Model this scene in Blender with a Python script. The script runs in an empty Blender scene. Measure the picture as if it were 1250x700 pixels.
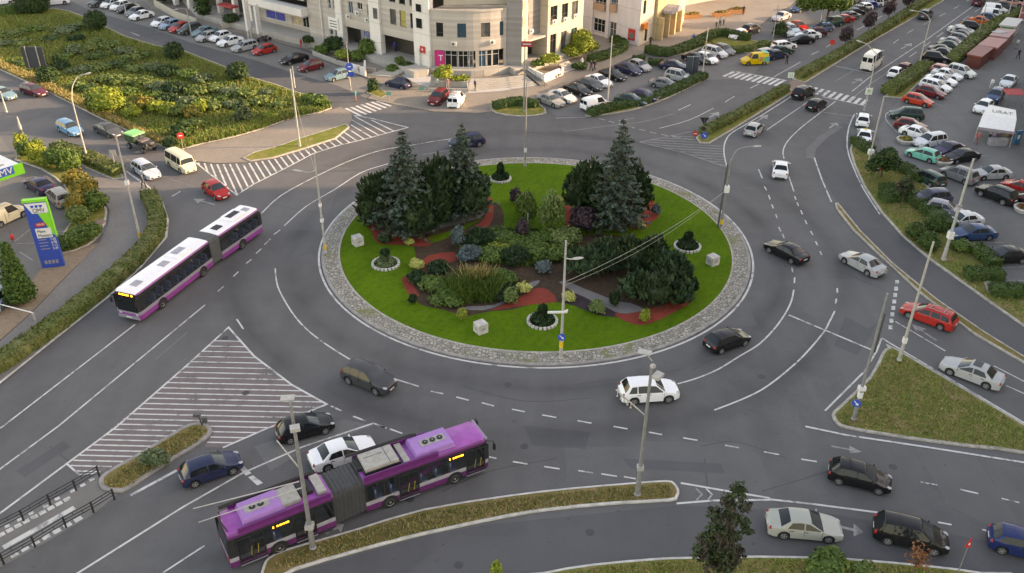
import bpy, bmesh, math, random
import numpy as np
from mathutils import Vector, Matrix
from mathutils.geometry import tessellate_polygon
random.seed(7); RNG = np.random.default_rng(7)
R = math.radians
S = bpy.context.scene
COL = S.collection
# ---------------------------------------------------------------- camera model (photo measured in 1250 x 700)
FPX, PITCH, ROLL, CH = 1071.02, 0.5445458, 0.0096871, 42.0
_c, _s, _cr, _sr = math.cos(PITCH), math.sin(PITCH), math.cos(ROLL), math.sin(ROLL)
_r0, _u0, FW = Vector((1, 0, 0)), Vector((0, _s, _c)), Vector((0, _c, -_s))
RT = _r0*_cr + _u0*_sr
UP = -_r0*_sr + _u0*_cr
def ray(x, y): return RT*((x-625)/FPX) - UP*((y-350)/FPX) + FW
def G(x, y, z=0.0):
    d = ray(x, y); t = (z-CH)/d.z
    return Vector((d.x*t, d.y*t, z))
def HT(x, y, b):
    d = ray(x, y); t = (b.x*d.x+b.y*d.y)/(d.x*d.x+d.y*d.y)
    return CH+t*d.z
def on_plane(x, y, P, D):
    """pixel -> (u, z) on the vertical plane through P along horizontal unit D"""
    n = Vector((-D.y, D.x, 0)); d = ray(x, y); C0 = Vector((0, 0, CH))
    t = (P-C0).dot(n)/d.dot(n); q = C0+d*t
    return (q-P).dot(D), q.z
cd = bpy.data.cameras.new('camera'); cam = bpy.data.objects.new('camera', cd); COL.objects.link(cam)
cd.sensor_fit = 'HORIZONTAL'; cd.sensor_width = 36; cd.lens = FPX/1250*36; cd.clip_start = .5; cd.clip_end = 6000
m = Matrix((RT, UP, -FW)).transposed().to_4x4(); m.translation = (0, 0, CH); cam.matrix_world = m
S.camera = cam
# ---------------------------------------------------------------- bookkeeping
KIDS = {}
def link(name, data=None, parent=None):
    o = bpy.data.objects.new(name, data); COL.objects.link(o)
    if parent is not None:
        o.parent = parent; KIDS.setdefault(parent.session_uid, []).append(o)
    return o
def tag(o, label=None, cat=None, group=None, kind=None):
    if label: o['label'] = label
    if cat: o['category'] = cat
    if group: o['group'] = group
    if kind: o['kind'] = kind
    return o
def thing(name, label, cat, loc=(0, 0, 0), rz=0.0, group=None):
    o = link(name); o.empty_display_size = .3; o.location = loc; o.rotation_euler = (0, 0, rz)
    return tag(o, label, cat, group)
def copy_tree(o, parent=None):
    c = o.copy(); COL.objects.link(c)
    if parent is not None:
        c.parent = parent; KIDS.setdefault(parent.session_uid, []).append(c)
    for k in KIDS.get(o.session_uid, []): copy_tree(k, c)
    return c
def relabel(o, label, group=None, cat=None):
    o['label'] = label
    if cat: o['category'] = cat
    if group: o['group'] = group
    elif 'group' in o: del o['group']
    return o
# ---------------------------------------------------------------- materials
MATS = {}
class NT:
    def __init__(s, name):
        s.m = bpy.data.materials.new(name); s.m.use_nodes = True; s.t = s.m.node_tree
        s.b = s.t.nodes['Principled BSDF']; MATS[name] = s.m
    def n(s, typ, **kw):
        o = s.t.nodes.new(typ)
        for k, v in kw.items(): setattr(o, k, v)
        return o
    def l(s, a, b): s.t.links.new(a, b)
    def coord(s, scale=(1, 1, 1)):
        c = s.n('ShaderNodeTexCoord'); mp = s.n('ShaderNodeMapping'); mp.inputs['Scale'].default_value = scale
        s.l(c.outputs['Object'], mp.inputs['Vector']); return mp.outputs['Vector']
    def noise(s, vec, scale, det=4, rough=.55, lo=.35, hi=.65):
        t = s.n('ShaderNodeTexNoise'); t.inputs['Scale'].default_value = scale; t.inputs['Detail'].default_value = det
        t.inputs['Roughness'].default_value = rough
        if vec is not None: s.l(vec, t.inputs['Vector'])
        mr = s.n('ShaderNodeMapRange'); mr.inputs['From Min'].default_value = lo; mr.inputs['From Max'].default_value = hi
        s.l(t.outputs['Fac'], mr.inputs['Value']); return mr.outputs['Result']
    def mix(s, f, a, b, mode='MIX'):
        x = s.n('ShaderNodeMix', data_type='RGBA', blend_type=mode)
        for i, v in ((0, f), (6, a), (7, b)):
            if isinstance(v, (int, float)): x.inputs[i].default_value = v
            elif isinstance(v, tuple): x.inputs[i].default_value = v if len(v) == 4 else (*v, 1)
            else: s.l(v, x.inputs[i])
        return x.outputs[2]
    def math(s, op, a, b=0.0, clamp=False):
        x = s.n('ShaderNodeMath', operation=op, use_clamp=clamp)
        for i, v in ((0, a), (1, b)):
            if isinstance(v, (int, float)): x.inputs[i].default_value = v
            else: s.l(v, x.inputs[i])
        return x.outputs[0]
    def col(s, v):
        if isinstance(v, tuple): s.b.inputs['Base Color'].default_value = (*v[:3], 1)
        else: s.l(v, s.b.inputs['Base Color'])
    def rough(s, r, spec=.5):
        s.b.inputs['Roughness'].default_value = r; s.b.inputs['Specular IOR Level'].default_value = spec
    def bump(s, h, strength=.3, dist=.02):
        b = s.n('ShaderNodeBump'); b.inputs['Strength'].default_value = strength; b.inputs['Distance'].default_value = dist
        s.l(h, b.inputs['Height']); s.l(b.outputs['Normal'], s.b.inputs['Normal'])
def plain(name, c, rough=.6, metal=0.0, var=.12, scale=3.0, spec=.5):
    t = NT(name); v = t.coord()
    f = t.noise(v, scale); t.col(t.mix(f, tuple(x*(1-var) for x in c), tuple(min(1, x*(1+var)) for x in c)))
    t.rough(rough, spec); t.b.inputs['Metallic'].default_value = metal
    return t.m
def asphalt(name, c1, c2, crack=.5, stain=.5):
    t = NT(name); v = t.coord()
    big = t.noise(v, .045, 5, .6, .38, .62); mid = t.noise(v, .5, 4, .6); fine = t.noise(v, 14, 3, .7, .3, .7)
    c = t.mix(big, c1, c2)
    c = t.mix(t.math('MULTIPLY', mid, .28), c, tuple(x*1.35 for x in c2))
    # long worn bands of traffic wear, stretched
    st = t.noise(t.coord((.35, .05, 1)), 1.3, 4, .6, .45, .7)
    c = t.mix(t.math('MULTIPLY', st, .55*stain), c, tuple(x*.6 for x in c1))
    # tar crack seams
    vo = t.n('ShaderNodeTexVoronoi', feature='DISTANCE_TO_EDGE'); vo.inputs['Scale'].default_value = .16
    wv = t.n('ShaderNodeTexNoise'); wv.inputs['Scale'].default_value = .7; wv.inputs['Detail'].default_value = 5; t.l(v, wv.inputs['Vector'])
    ad = t.n('ShaderNodeMix', data_type='VECTOR'); ad.inputs[0].default_value = .22
    t.l(v, ad.inputs[4]); 
    sc = t.n('ShaderNodeVectorMath', operation='SCALE'); sc.inputs['Scale'].default_value = 14
    t.l(wv.outputs['Color'], sc.inputs[0]); va = t.n('ShaderNodeVectorMath', operation='ADD'); t.l(v, va.inputs[0]); t.l(sc.outputs[0], va.inputs[1])
    t.l(va.outputs[0], vo.inputs['Vector'])
    cr = t.math('LESS_THAN', vo.outputs['Distance'], .0045)
    msk = t.noise(v, .06, 2, .5, .5, .6)
    c = t.mix(t.math('MULTIPLY', t.math('MULTIPLY', cr, msk), crack), c, tuple(x*.35 for x in c1))
    c = t.mix(t.math('MULTIPLY', fine, .30), c, tuple(x*1.6 for x in c2))
    vl = t.n('ShaderNodeVectorMath', operation='DISTANCE'); t.l(v, vl.inputs[0]); vl.inputs[1].default_value = (.05486406*CH, 1.86365596*CH, 0); wn = t.noise(t.coord(), .11, 4, .6, .3, .7)
    for r0, wd_ in ((24.2, 1.5), (29.6, 1.7)):
        d_ = t.math('ABSOLUTE', t.math('SUBTRACT', vl.outputs['Value'], r0)); k_ = t.math('SUBTRACT', 1.0, t.math('DIVIDE', d_, wd_), True); c = t.mix(t.math('MULTIPLY', t.math('MULTIPLY', k_, wn), .75), c, tuple(x*.62 for x in c1))
    pt = t.n('ShaderNodeTexVoronoi', distance='CHEBYCHEV'); pt.inputs['Scale'].default_value = .075; t.l(v, pt.inputs['Vector']); hs = t.n('ShaderNodeSeparateColor'); t.l(pt.outputs['Color'], hs.inputs[0])
    c = t.mix(t.math('MULTIPLY', t.math('GREATER_THAN', hs.outputs[0], .72), .30), c, tuple(x*1.25 for x in c2)); sp = t.noise(v, 2.6, 3, .6, .66, .74); c = t.mix(t.math('MULTIPLY', sp, .6), c, tuple(x*.5 for x in c1))
    t.col(c); t.rough(.82, .3); t.bump(fine, .15, .01)
    return t.m
asphalt('asphalt', (.078, .0755, .0765), (.112, .1085, .108))
asphalt('asphalt_light', (.13, .123, .114), (.17, .16, .147), .35, .4)
asphalt('asphalt_lot', (.104, .101, .10), (.138, .135, .132), .4, .5)
asphalt('asphalt_dark', (.066, .0655, .0685), (.088, .0868, .09), .3, .4)
asphalt('asphalt_station', (.10, .096, .092), (.135, .128, .12), .5, .5)
def paving(name, c1, c2, bw=.6, bh=.3, rot=0.0, gap=.75):
    t = NT(name); c = t.n('ShaderNodeTexCoord'); mp = t.n('ShaderNodeMapping'); mp.inputs['Rotation'].default_value = (0, 0, rot)
    t.l(c.outputs['Object'], mp.inputs['Vector']); v = mp.outputs['Vector']
    br = t.n('ShaderNodeTexBrick'); br.inputs['Scale'].default_value = 1; br.inputs['Brick Width'].default_value = bw
    br.inputs['Row Height'].default_value = bh; br.inputs['Mortar Size'].default_value = .012
    br.inputs['Color1'].default_value = (*c1, 1); br.inputs['Color2'].default_value = (*c2, 1)
    br.inputs['Mortar'].default_value = (*(x*gap for x in c1), 1); t.l(v, br.inputs['Vector'])
    f = t.noise(v, .25, 5, .65, .35, .7)
    t.col(t.mix(t.math('MULTIPLY', f, .45), br.outputs['Color'], tuple(x*.62 for x in c1))); t.rough(.85, .3)
    return t.m
paving('paver_beige', (.255, .215, .178), (.29, .245, .205), .4, .2, .6)
paving('paver_white', (.47, .46, .45), (.51, .50, .49), .5, .25, .3); paving('paver_grey', (.19, .175, .165), (.215, .20, .185), .4, .2, .9)
paving('paver_red', (.24, .17, .14), (.28, .20, .165), .4, .2, .3)
paving('stone_step', (.42, .385, .345), (.46, .425, .38), 1.2, .35)
def ground_mix(name, cols, s1=.15, s2=1.2, bumpy=True):
    t = NT(name); v = t.coord()
    a = t.noise(v, s1, 5, .65, .4, .6); b = t.noise(v, s2, 5, .7, .38, .62); f = t.noise(v, 9, 4, .75, .3, .7)
    c = t.mix(a, cols[0], cols[1]); c = t.mix(t.math('MULTIPLY', b, .75), c, cols[2])
    if len(cols) > 3: c = t.mix(t.noise(v, s1*2.3, 4, .6, .55, .68), c, cols[3])
    c = t.mix(t.math('MULTIPLY', f, .42), c, tuple(x*.45 for x in cols[0]))
    if name == 'lawn':
        wv = t.n('ShaderNodeTexWave'); wv.inputs['Scale'].default_value = .36; wv.inputs['Distortion'].default_value = 1.2; wv.inputs['Detail'].default_value = 2; mp = t.n('ShaderNodeMapping'); mp.inputs['Rotation'].default_value = (0, 0, .5); t.l(v, mp.inputs['Vector']); t.l(mp.outputs['Vector'], wv.inputs['Vector']); c = t.mix(t.math('MULTIPLY', wv.outputs['Fac'], .17), c, (.105, .185, .02)); c = t.mix(t.math('MULTIPLY', t.noise(v, 2.2, 6, .8, .50, .62), .55), c, (.042, .085, .010))
    t.col(c); t.rough(.95, .04)
    if bumpy: t.bump(f, .6, .05)
    return t.m
ground_mix('lawn', ((.054, .142, .007), (.094, .205, .010), (.108, .170, .016)), .12, 1.5)
ground_mix('grass_worn', ((.19, .20, .05), (.30, .235, .095), (.12, .175, .03), (.37, .27, .13)), .3, 1.3)
ground_mix('grass_dry', ((.31, .205, .10), (.235, .17, .068), (.135, .155, .040), (.40, .27, .155)), .35, 1.6)
ground_mix('meadow', ((.16, .175, .04), (.12, .16, .03), (.22, .195, .055), (.30, .21, .11)), .07, .6)
ground_mix('grass_mixed', ((.20, .205, .06), (.27, .20, .085), (.115, .17, .032), (.33, .235, .12)), .25, 1.1)
ground_mix('soil', ((.09, .058, .04), (.065, .044, .032), (.115, .076, .052)), .4, 2.5)
ground_mix('mulch_red', ((.38, .075, .052), (.32, .062, .045), (.25, .055, .042)), .5, 4)
ground_mix('mulch_dark', ((.062, .045, .050), (.078, .055, .058), (.05, .04, .045)), .5, 4)
ground_mix('gravel_grey', ((.22, .205, .20), (.26, .245, .235), (.19, .178, .175)), .5, 6)
ground_mix('gravel_beige', ((.30, .22, .155), (.25, .185, .13), (.35, .27, .20)), .3, 3)
ground_mix('far_ground', ((.13, .12, .11), (.15, .14, .125), (.12, .12, .10)), .01, .05, False)
def cobble():
    t = NT('cobble'); v = t.coord()
    vo = t.n('ShaderNodeTexVoronoi'); vo.inputs['Scale'].default_value = 3.2; t.l(v, vo.inputs['Vector'])
    ve = t.n('ShaderNodeTexVoronoi', feature='DISTANCE_TO_EDGE'); ve.inputs['Scale'].default_value = 3.2; t.l(v, ve.inputs['Vector'])
    hs = t.n('ShaderNodeSeparateColor'); t.l(vo.outputs['Color'], hs.inputs[0])
    c = t.mix(hs.outputs[0], (.23, .21, .185), (.43, .39, .345))
    e = t.math('LESS_THAN', ve.outputs['Distance'], .10)
    c = t.mix(e, c, (.15, .14, .11)); g = t.noise(v, .35, 4, .6, .56, .66)
    c = t.mix(t.math('MULTIPLY', g, .75), c, (.15, .16, .05)); t.col(c); t.rough(.85, .3); t.bump(ve.outputs['Distance'], .8, .05)
cobble()
def paint(name, c, wear=.45):
    t = NT(name); v = t.coord(); f = t.noise(v, 1.1, 6, .75, .48, .62); g = t.noise(v, .22, 3, .6, .45, .65)
    k = t.math('MULTIPLY', t.math('MULTIPLY', f, t.math('ADD', t.math('MULTIPLY', g, .7), .3)), wear, True)
    t.col(t.mix(k, c, (.105, .10, .10))); t.rough(.7, .4)
paint('paint_white', (.56, .545, .52), 1.25); paint('paint_worn', (.29, .28, .27), 1.3); paint('paint_faint', (.17, .165, .16), 1.1); paint('paint_pink', (.165, .128, .124), .9)
paint('tar', (.056, .055, .056), .4)
plain('kerb', (.36, .325, .28), .85, var=.25, scale=2.2); plain('kerb_grey', (.27, .25, .23), .85, var=.2, scale=1.5); plain('kerb_white', (.50, .475, .435), .8, var=.2, scale=1.5)
def leafmat(name, a, b, c=None):
    t = NT(name); g = t.n('ShaderNodeNewGeometry'); v = t.coord()
    col = t.mix(g.outputs['Random Per Island'], a, b)
    if c: col = t.mix(t.noise(v, .8, 3, .6, .45, .6), col, c)
    t.col(col); t.rough(.65, .3)
    return t.m
leafmat('leaf_spruce', (.028, .054, .038), (.085, .125, .098), (.04, .052, .026)); leafmat('leaf_yew', (.012, .030, .012), (.036, .066, .022)); leafmat('leaf_juniper', (.016, .040, .019), (.045, .088, .034))
leafmat('leaf_round', (.012, .034, .010), (.040, .078, .018)); leafmat('leaf_hedge', (.055, .085, .016), (.125, .155, .035), (.14, .145, .045)); leafmat('leaf_hedge_dark', (.022, .052, .012), (.06, .105, .018))
leafmat('leaf_green', (.036, .078, .014), (.105, .165, .028)); leafmat('leaf_bright', (.10, .16, .018), (.26, .28, .035)); leafmat('leaf_olive', (.06, .10, .022), (.14, .18, .045)); leafmat('leaf_grey', (.06, .095, .042), (.13, .165, .075))
leafmat('leaf_purple', (.028, .018, .022), (.07, .040, .045)); leafmat('leaf_autumn', (.15, .13, .022), (.32, .21, .03), (.08, .10, .02)); leafmat('leaf_yellow', (.32, .34, .08), (.52, .50, .16)); leafmat('leaf_willow', (.075, .12, .032), (.15, .20, .06))
leafmat('leaf_red', (.16, .055, .025), (.28, .11, .04)); leafmat('leaf_tree', (.016, .036, .010), (.042, .068, .018), (.04, .03, .022)); leafmat('leaf_dry', (.25, .195, .07), (.42, .33, .13)); leafmat('leaf_blue', (.05, .075, .075), (.10, .135, .135))
leafmat('grass_tall', (.105, .17, .028), (.205, .245, .055), (.18, .185, .055)); leafmat('leaf_thuja', (.022, .06, .010), (.07, .13, .020))
plain('bark', (.10, .07, .05), .9, var=.3, scale=8)
# paint whose colour comes from the object
def objcol(name, rough, coat=0.0, metal=0.0, spec=.5):
    t = NT(name); oi = t.n('ShaderNodeObjectInfo'); v = t.coord(); f = t.noise(v, 1.6, 4, .6, .4, .75)
    t.col(t.mix(t.math('MULTIPLY', f, .05), oi.outputs['Color'], (.16, .145, .125)))
    t.rough(rough, spec); t.b.inputs['Coat Weight'].default_value = coat; t.b.inputs['Coat Roughness'].default_value = .035; t.b.inputs['Metallic'].default_value = metal
objcol('car_paint', .42, .45, 0, .12); objcol('fabric', .9); objcol('flat_paint', .5)
plain('glass', (.012, .015, .018), .06, spec=.35, var=.1); plain('glass_grey', (.10, .10, .095), .12, spec=.35, var=.4, scale=1.2); plain('glass_blue', (.03, .075, .11), .08, spec=.4); plain('screen_glass', (.035, .045, .052), .07, spec=.4)
plain('rubber', (.018, .018, .018), .85); plain('alloy', (.42, .42, .43), .35, .6); plain('black_trim', (.02, .02, .021), .5); plain('lamp_clear', (.36, .37, .38), .12, spec=.8); plain('lamp_red', (.36, .012, .012), .2); plain('plate', (.7, .7, .68), .4)
plain('steel', (.27, .268, .26), .5, .3); plain('steel_dark', (.11, .112, .115), .5, .3); plain('steel_pale', (.40, .385, .355), .6, .1); plain('concrete', (.36, .335, .30), .9, var=.2, scale=1.0); plain('white', (.70, .69, .67), .55, var=.05)
plain('yellow', (.72, .46, .03), .6); plain('red', (.52, .03, .03), .5); plain('blue', (.02, .08, .42), .45); plain('green', (.10, .46, .05), .45); plain('magenta', (.55, .015, .17), .45); plain('black', (.015, .015, .016), .6); plain('orange', (.62, .16, .03), .55)
plain('skin', (.45, .28, .20), .6); plain('hair', (.03, .022, .018), .7)
# ---------------------------------------------------------------- mesh builder
class MB:
    def __init__(s): s.v = []; s.f = []; s.k = []
    def add(s, vs, fs, k=0, M=None):
        b = len(s.v)
        s.v += [tuple(M @ Vector(q)) if M else tuple(q) for q in vs]
        s.f += [tuple(b+i for i in f) for f in fs]; s.k += [k]*len(fs); return s
    def box(s, c, d, k=0, rz=0.0, M=None, taper=1.0):
        x, y, z = d[0]/2, d[1]/2, d[2]/2; cs, sn = math.cos(rz), math.sin(rz); vs = []
        for zz, tp in ((-z, 1), (z, taper)):
            for xx, yy in ((-x, -y), (x, -y), (x, y), (-x, y)):
                xx *= tp; yy *= tp
                vs.append((c[0]+xx*cs-yy*sn, c[1]+xx*sn+yy*cs, c[2]+zz))
        return s.add(vs, [(3, 2, 1, 0), (4, 5, 6, 7), (0, 1, 5, 4), (1, 2, 6, 5), (2, 3, 7, 6), (3, 0, 4, 7)], k, M)
    def beam(s, a, b, w, h, k=0):
        a, b = Vector(a), Vector(b); d = (b-a).normalized(); sd = d.cross(Vector((0, 0, 1)))
        sd = sd.normalized() if sd.length > 1e-4 else Vector((1, 0, 0)); u = sd.cross(d); vs = []
        for p in (a, b):
            for i, j in ((-1, -1), (1, -1), (1, 1), (-1, 1)): vs.append(p+sd*(i*w/2)+u*(j*h/2))
        return s.add(vs, [(3, 2, 1, 0), (4, 5, 6, 7), (0, 1, 5, 4), (1, 2, 6, 5), (2, 3, 7, 6), (3, 0, 4, 7)], k)
    def tube(s, pts, rad, n=8, k=0, cap=True):
        pts = [Vector(p) for p in pts]
        if not isinstance(rad, (list, tuple)): rad = [rad]*len(pts)
        vs = []; N = len(pts)
        for i, p in enumerate(pts):
            d = (pts[min(i+1, N-1)]-pts[max(i-1, 0)]).normalized()
            a = d.cross(Vector((0, 0, 1)) if abs(d.z) < .95 else Vector((1, 0, 0))).normalized(); b = a.cross(d)
            for j in range(n):
                t = 2*math.pi*j/n; vs.append(p+(a*math.cos(t)+b*math.sin(t))*rad[i])
        fs = [(i*n+j, i*n+(j+1) % n, (i+1)*n+(j+1) % n, (i+1)*n+j) for i in range(N-1) for j in range(n)]
        if cap: fs += [tuple(range(n))[::-1], tuple(range((N-1)*n, N*n))]
        return s.add(vs, fs, k)
    def lathe(s, prof, c=(0, 0, 0), n=16, k=0, M=None):
        vs = []; N = len(prof)
        for r_, z in prof:
            for j in range(n):
                t = 2*math.pi*j/n; vs.append((c[0]+r_*math.cos(t), c[1]+r_*math.sin(t), c[2]+z))
        fs = [(i*n+j, i*n+(j+1) % n, (i+1)*n+(j+1) % n, (i+1)*n+j) for i in range(N-1) for j in range(n)]
        fs += [tuple(range(n))[::-1], tuple(range((N-1)*n, N*n))]
        return s.add(vs, fs, k, M)
    def ball(s, c, r, k=0, n=12, m_=8, M=None):
        if not isinstance(r, (list, tuple)): r = (r, r, r)
        vs = []
        for i in range(m_+1):
            p = math.pi*i/m_
            for j in range(n):
                t = 2*math.pi*j/n; q = max(1e-3, math.sin(p))
                vs.append((c[0]+r[0]*q*math.cos(t), c[1]+r[1]*q*math.sin(t), c[2]-r[2]*math.cos(p)))
        fs = [(i*n+j, i*n+(j+1) % n, (i+1)*n+(j+1) % n, (i+1)*n+j) for i in range(m_) for j in range(n)]
        return s.add(vs, fs, k, M)
    def prism(s, poly, z0, z1, k=0, ktop=None, bottom=False):
        P = [Vector((p[0], p[1], 0)) for p in poly]; n = len(P)
        if sum(P[i].x*P[(i+1) % n].y-P[(i+1) % n].x*P[i].y for i in range(n)) < 0: P.reverse()
        tri = tessellate_polygon([P])
        def up(t): return t if (P[t[1]]-P[t[0]]).cross(P[t[2]]-P[t[0]]).z > 0 else t[::-1]
        tri = [up(tuple(t)) for t in tri]
        s.add([(p.x, p.y, z1) for p in P], tri, k if ktop is None else ktop)
        if z0 is not None and z0 != z1:
            s.add([(p.x, p.y, z) for z in (z0, z1) for p in P], [(i, (i+1) % n, n+(i+1) % n, n+i) for i in range(n)], k)
        if bottom: s.add([(p.x, p.y, z0) for p in P], [t[::-1] for t in tri], k)
        return s
    def strip(s, pts, w, z, k=0, closed=False, w2=None):
        """flat ribbon along pts (world xy)"""
        L, Rr = offset(pts, w/2, closed), offset(pts, -w/2 if w2 is None else -w2/2, closed); n = len(pts)
        vs = [(p.x, p.y, z) for p in L]+[(p.x, p.y, z) for p in Rr]
        m_ = n if closed else n-1
        return s.add(vs, [(n+i, n+(i+1) % n, (i+1) % n, i) for i in range(m_)], k)
    def build(s, name, mats, parent=None, smooth=None):
        me = bpy.data.meshes.new(name); me.from_pydata(s.v, [], s.f)
        if isinstance(mats, str): mats = [mats]
        for q in mats: me.materials.append(MATS[q])
        if len(mats) > 1: me.polygons.foreach_set('material_index', s.k)
        if smooth is not None:
            me.shade_smooth(); me.set_sharp_from_angle(angle=R(smooth))
        me.update()
        return link(name, me, parent)
def offset(pts, d, closed=False):
    P = [Vector((p[0], p[1])) for p in pts]; n = len(P); out = []
    for i in range(n):
        a = P[i-1] if (i > 0 or closed) else None; b = P[(i+1) % n] if (i < n-1 or closed) else None
        ds = []
        if a is not None and (P[i]-a).length > 1e-6: ds.append((P[i]-a).normalized())
        if b is not None and (b-P[i]).length > 1e-6: ds.append((b-P[i]).normalized())
        ns = [Vector((-q.y, q.x)) for q in ds]; nn = sum(ns, Vector((0, 0)))
        nn = nn.normalized() if nn.length > 1e-6 else ns[0]
        k = 1/max(.45, nn.dot(ns[0])); out.append(P[i]+nn*(d*k))
    return out
def smooth_pts(pts, closed=False, k=4):
    n = len(pts); out = []; P = [Vector((p[0], p[1])) for p in pts]
    rng = range(n) if closed else range(n-1)
    for i in rng:
        p0 = P[i-1] if (closed or i > 0) else P[i]; p1 = P[i]; p2 = P[(i+1) % n]; p3 = P[(i+2) % n] if (closed or i+2 < n) else p2
        for j in range(k):
            t = j/k; out.append(.5*((2*p1)+(p2-p0)*t+(2*p0-5*p1+4*p2-p3)*t*t+(3*p1-p0-3*p2+p3)*t**3))
    if not closed: out.append(P[-1])
    return out
def gp(px, z=0.0): return [G(x, y, z) for x, y in px]
def gps(px, closed=False, k=4): return smooth_pts(gp(px), closed, k)
def ccw(P):
    a = sum(P[i][0]*P[(i+1) % len(P)][1]-P[(i+1) % len(P)][0]*P[i][1] for i in range(len(P)))
    return P if a > 0 else P[::-1]
def rawmesh(name, V, Q, mats, parent=None, midx=None):
    """fast quad mesh from numpy arrays"""
    me = bpy.data.meshes.new(name); nv, nf = len(V), len(Q); kk = Q.shape[1]
    me.vertices.add(nv); me.vertices.foreach_set('co', np.ascontiguousarray(V, np.float32).ravel())
    me.loops.add(nf*kk); me.loops.foreach_set('vertex_index', np.ascontiguousarray(Q, np.int32).ravel())
    me.polygons.add(nf); me.polygons.foreach_set('loop_start', np.arange(0, nf*kk, kk, dtype=np.int32))
    if isinstance(mats, str): mats = [mats]
    for q in mats: me.materials.append(MATS[q])
    if midx is not None: me.polygons.foreach_set('material_index', np.asarray(midx, np.int32))
    me.update(calc_edges=True); me.validate()
    return link(name, me, parent)
def leaves(C, N, size, elong=1.5, jit=.6, droop=None, spiky=False):
    """quads at C facing about N"""
    n = len(C); Nn = N+RNG.normal(0, jit, (n, 3)); Nn /= np.linalg.norm(Nn, axis=1)[:, None]+1e-9
    A = RNG.normal(0, 1, (n, 3))
    if spiky: A = A*.45+N+np.array([0, 0, .35]); Nn = RNG.normal(0, 1, (n, 3)); Nn[:, 2] = abs(Nn[:, 2])+.3; Nn -= (Nn*A).sum(1)[:, None]*A/(A*A).sum(1)[:, None]; Nn /= np.linalg.norm(Nn, axis=1)[:, None]+1e-9
    if droop is not None: A = A*.35+np.array(droop)
    A -= (A*Nn).sum(1)[:, None]*Nn; A /= np.linalg.norm(A, axis=1)[:, None]+1e-9
    B = np.cross(Nn, A); sz = (size*RNG.uniform(.6, 1.35, n))[:, None]
    a = A*sz*.5*elong; b = B*sz*.5
    V = np.stack([C-a, C-b*.9+a*.1, C+a, C+b*.9+a*.1], 1).reshape(-1, 3)
    return V, np.arange(4*n).reshape(n, 4)
def blob_points(lobes, n, shell=.55, bottom=-.6):
    """points in the outer shell of ellipsoid lobes [(cx,cy,cz,rx,ry,rz)], with outward normals"""
    L = np.array(lobes, float); vol = (L[:, 3]*L[:, 4]+L[:, 3]*L[:, 5]+L[:, 4]*L[:, 5]); idx = RNG.choice(len(L), n, p=vol/vol.sum())
    D = RNG.normal(0, 1, (n, 3)); D /= np.linalg.norm(D, axis=1)[:, None]
    D[:, 2] = np.where(D[:, 2] < bottom, -D[:, 2], D[:, 2])
    rr = 1-(1-shell)*RNG.random(n)**1.6
    # lumpy outline
    ph = np.sin(D[:, 0]*7+idx*1.7)*np.sin(D[:, 1]*6+idx)*np.sin(D[:, 2]*8+2*idx)
    rr = rr*(1+.16*ph+.05*RNG.normal(0, 1, n))
    C = L[idx, :3]+D*rr[:, None]*L[idx, 3:]
    Nn = D/L[idx, 3:]; Nn /= np.linalg.norm(Nn, axis=1)[:, None]
    Nn = Nn*.7+np.array([0, 0, .5])
    return C, Nn
LEAFN = 1.0
# ================================================================ GROUND, ROADS, ISLANDS
def struct(o): o['kind'] = 'structure'; return o
b = MB(); b.prism([(-3000, -600), (3000, -600), (3000, 4000), (-3000, 4000)], None, -.012); struct(b.build('ground', 'far_ground'))
b = MB(); b.prism([(-260, -30), (260, -30), (260, 420), (-260, 420)], None, 0.0); road = struct(b.build('road', 'asphalt'))
def sheet(name, px, mat, z, k=0, closed=True):
    P = gps(px, True, k) if k else gp(px); bb = MB(); bb.prism(P, None, z); return struct(bb.build(name, mat))
def kerb_ring(bb, P, w, z0, z1):
    I = offset(P, w, True); n = len(P)
    vs = [(p[0], p[1], z0) for p in P]+[(p[0], p[1], z1-.02) for p in P]
    C = offset(P, .03, True); vs += [(p.x, p.y, z1) for p in C]+[(p.x, p.y, z1) for p in I]+[(p.x, p.y, z0) for p in I]
    fs = []
    for r_ in range(4): fs += [(r_*n+i, r_*n+(i+1) % n, (r_+1)*n+(i+1) % n, (r_+1)*n+i) for i in range(n)]
    bb.add(vs, fs); return I
def island(name, px, mat, h=.13, kw=.24, k=3, kmat='kerb', world=None):
    P = world if world else (gps(px, True, k) if k else gp(px)); P = ccw(P)
    bb = MB(); I = kerb_ring(bb, P, kw, 0, h)
    f = MB(); f.prism(I, None, h-.015); o = struct(f.build(name, mat)); bb.build('kerb', kmat, o); return o
# asphalt areas of their own age and colour
sheet('parking_lot', [(655, 124), (700, 104), (775, 71), (800, 78), (866, 58), (930, 62), (960, 50), (915, 95), (862, 98), (842, 108), (786, 128), (720, 143), (680, 142)], 'asphalt_lot', .004)
sheet('parking_bays', [(60, -12), (108, 12), (180, 33), (235, 53), (310, 73), (351, 87), (413, 105), (449, 121), (470, 112), (410, 76), (331, 50), (290, 41), (235, 29), (185, 11), (150, -22)], 'asphalt_light', .004)
sheet('parking_lot', [(1086, 136), (1100, 120), (1160, 82), (1250, 18), (1420, 18), (1420, 370), (1250, 357), (1214, 330), (1135, 240), (1100, 205), (1080, 190), (1070, 160)], 'asphalt_lot', .004)
sheet('side_street', [(86, 14), (226, 62.5), (310, 95.5), (395, 122.5), (449, 121.5), (413, 105.5), (351, 87.5), (310, 73.5), (235, 53.5), (180, 33.5), (107, 12.5)], 'asphalt_dark', .004)
sheet('slip_road', [(1068, 196), (1100, 287), (1175, 346), (1300, 434), (1380, 520), (1250, 437), (1145, 366), (1055, 285), (1022, 247), (1000, 205), (994, 192), (990, 178), (1030, 150), (1040, 165)], 'asphalt_dark', .004, 2)
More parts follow.
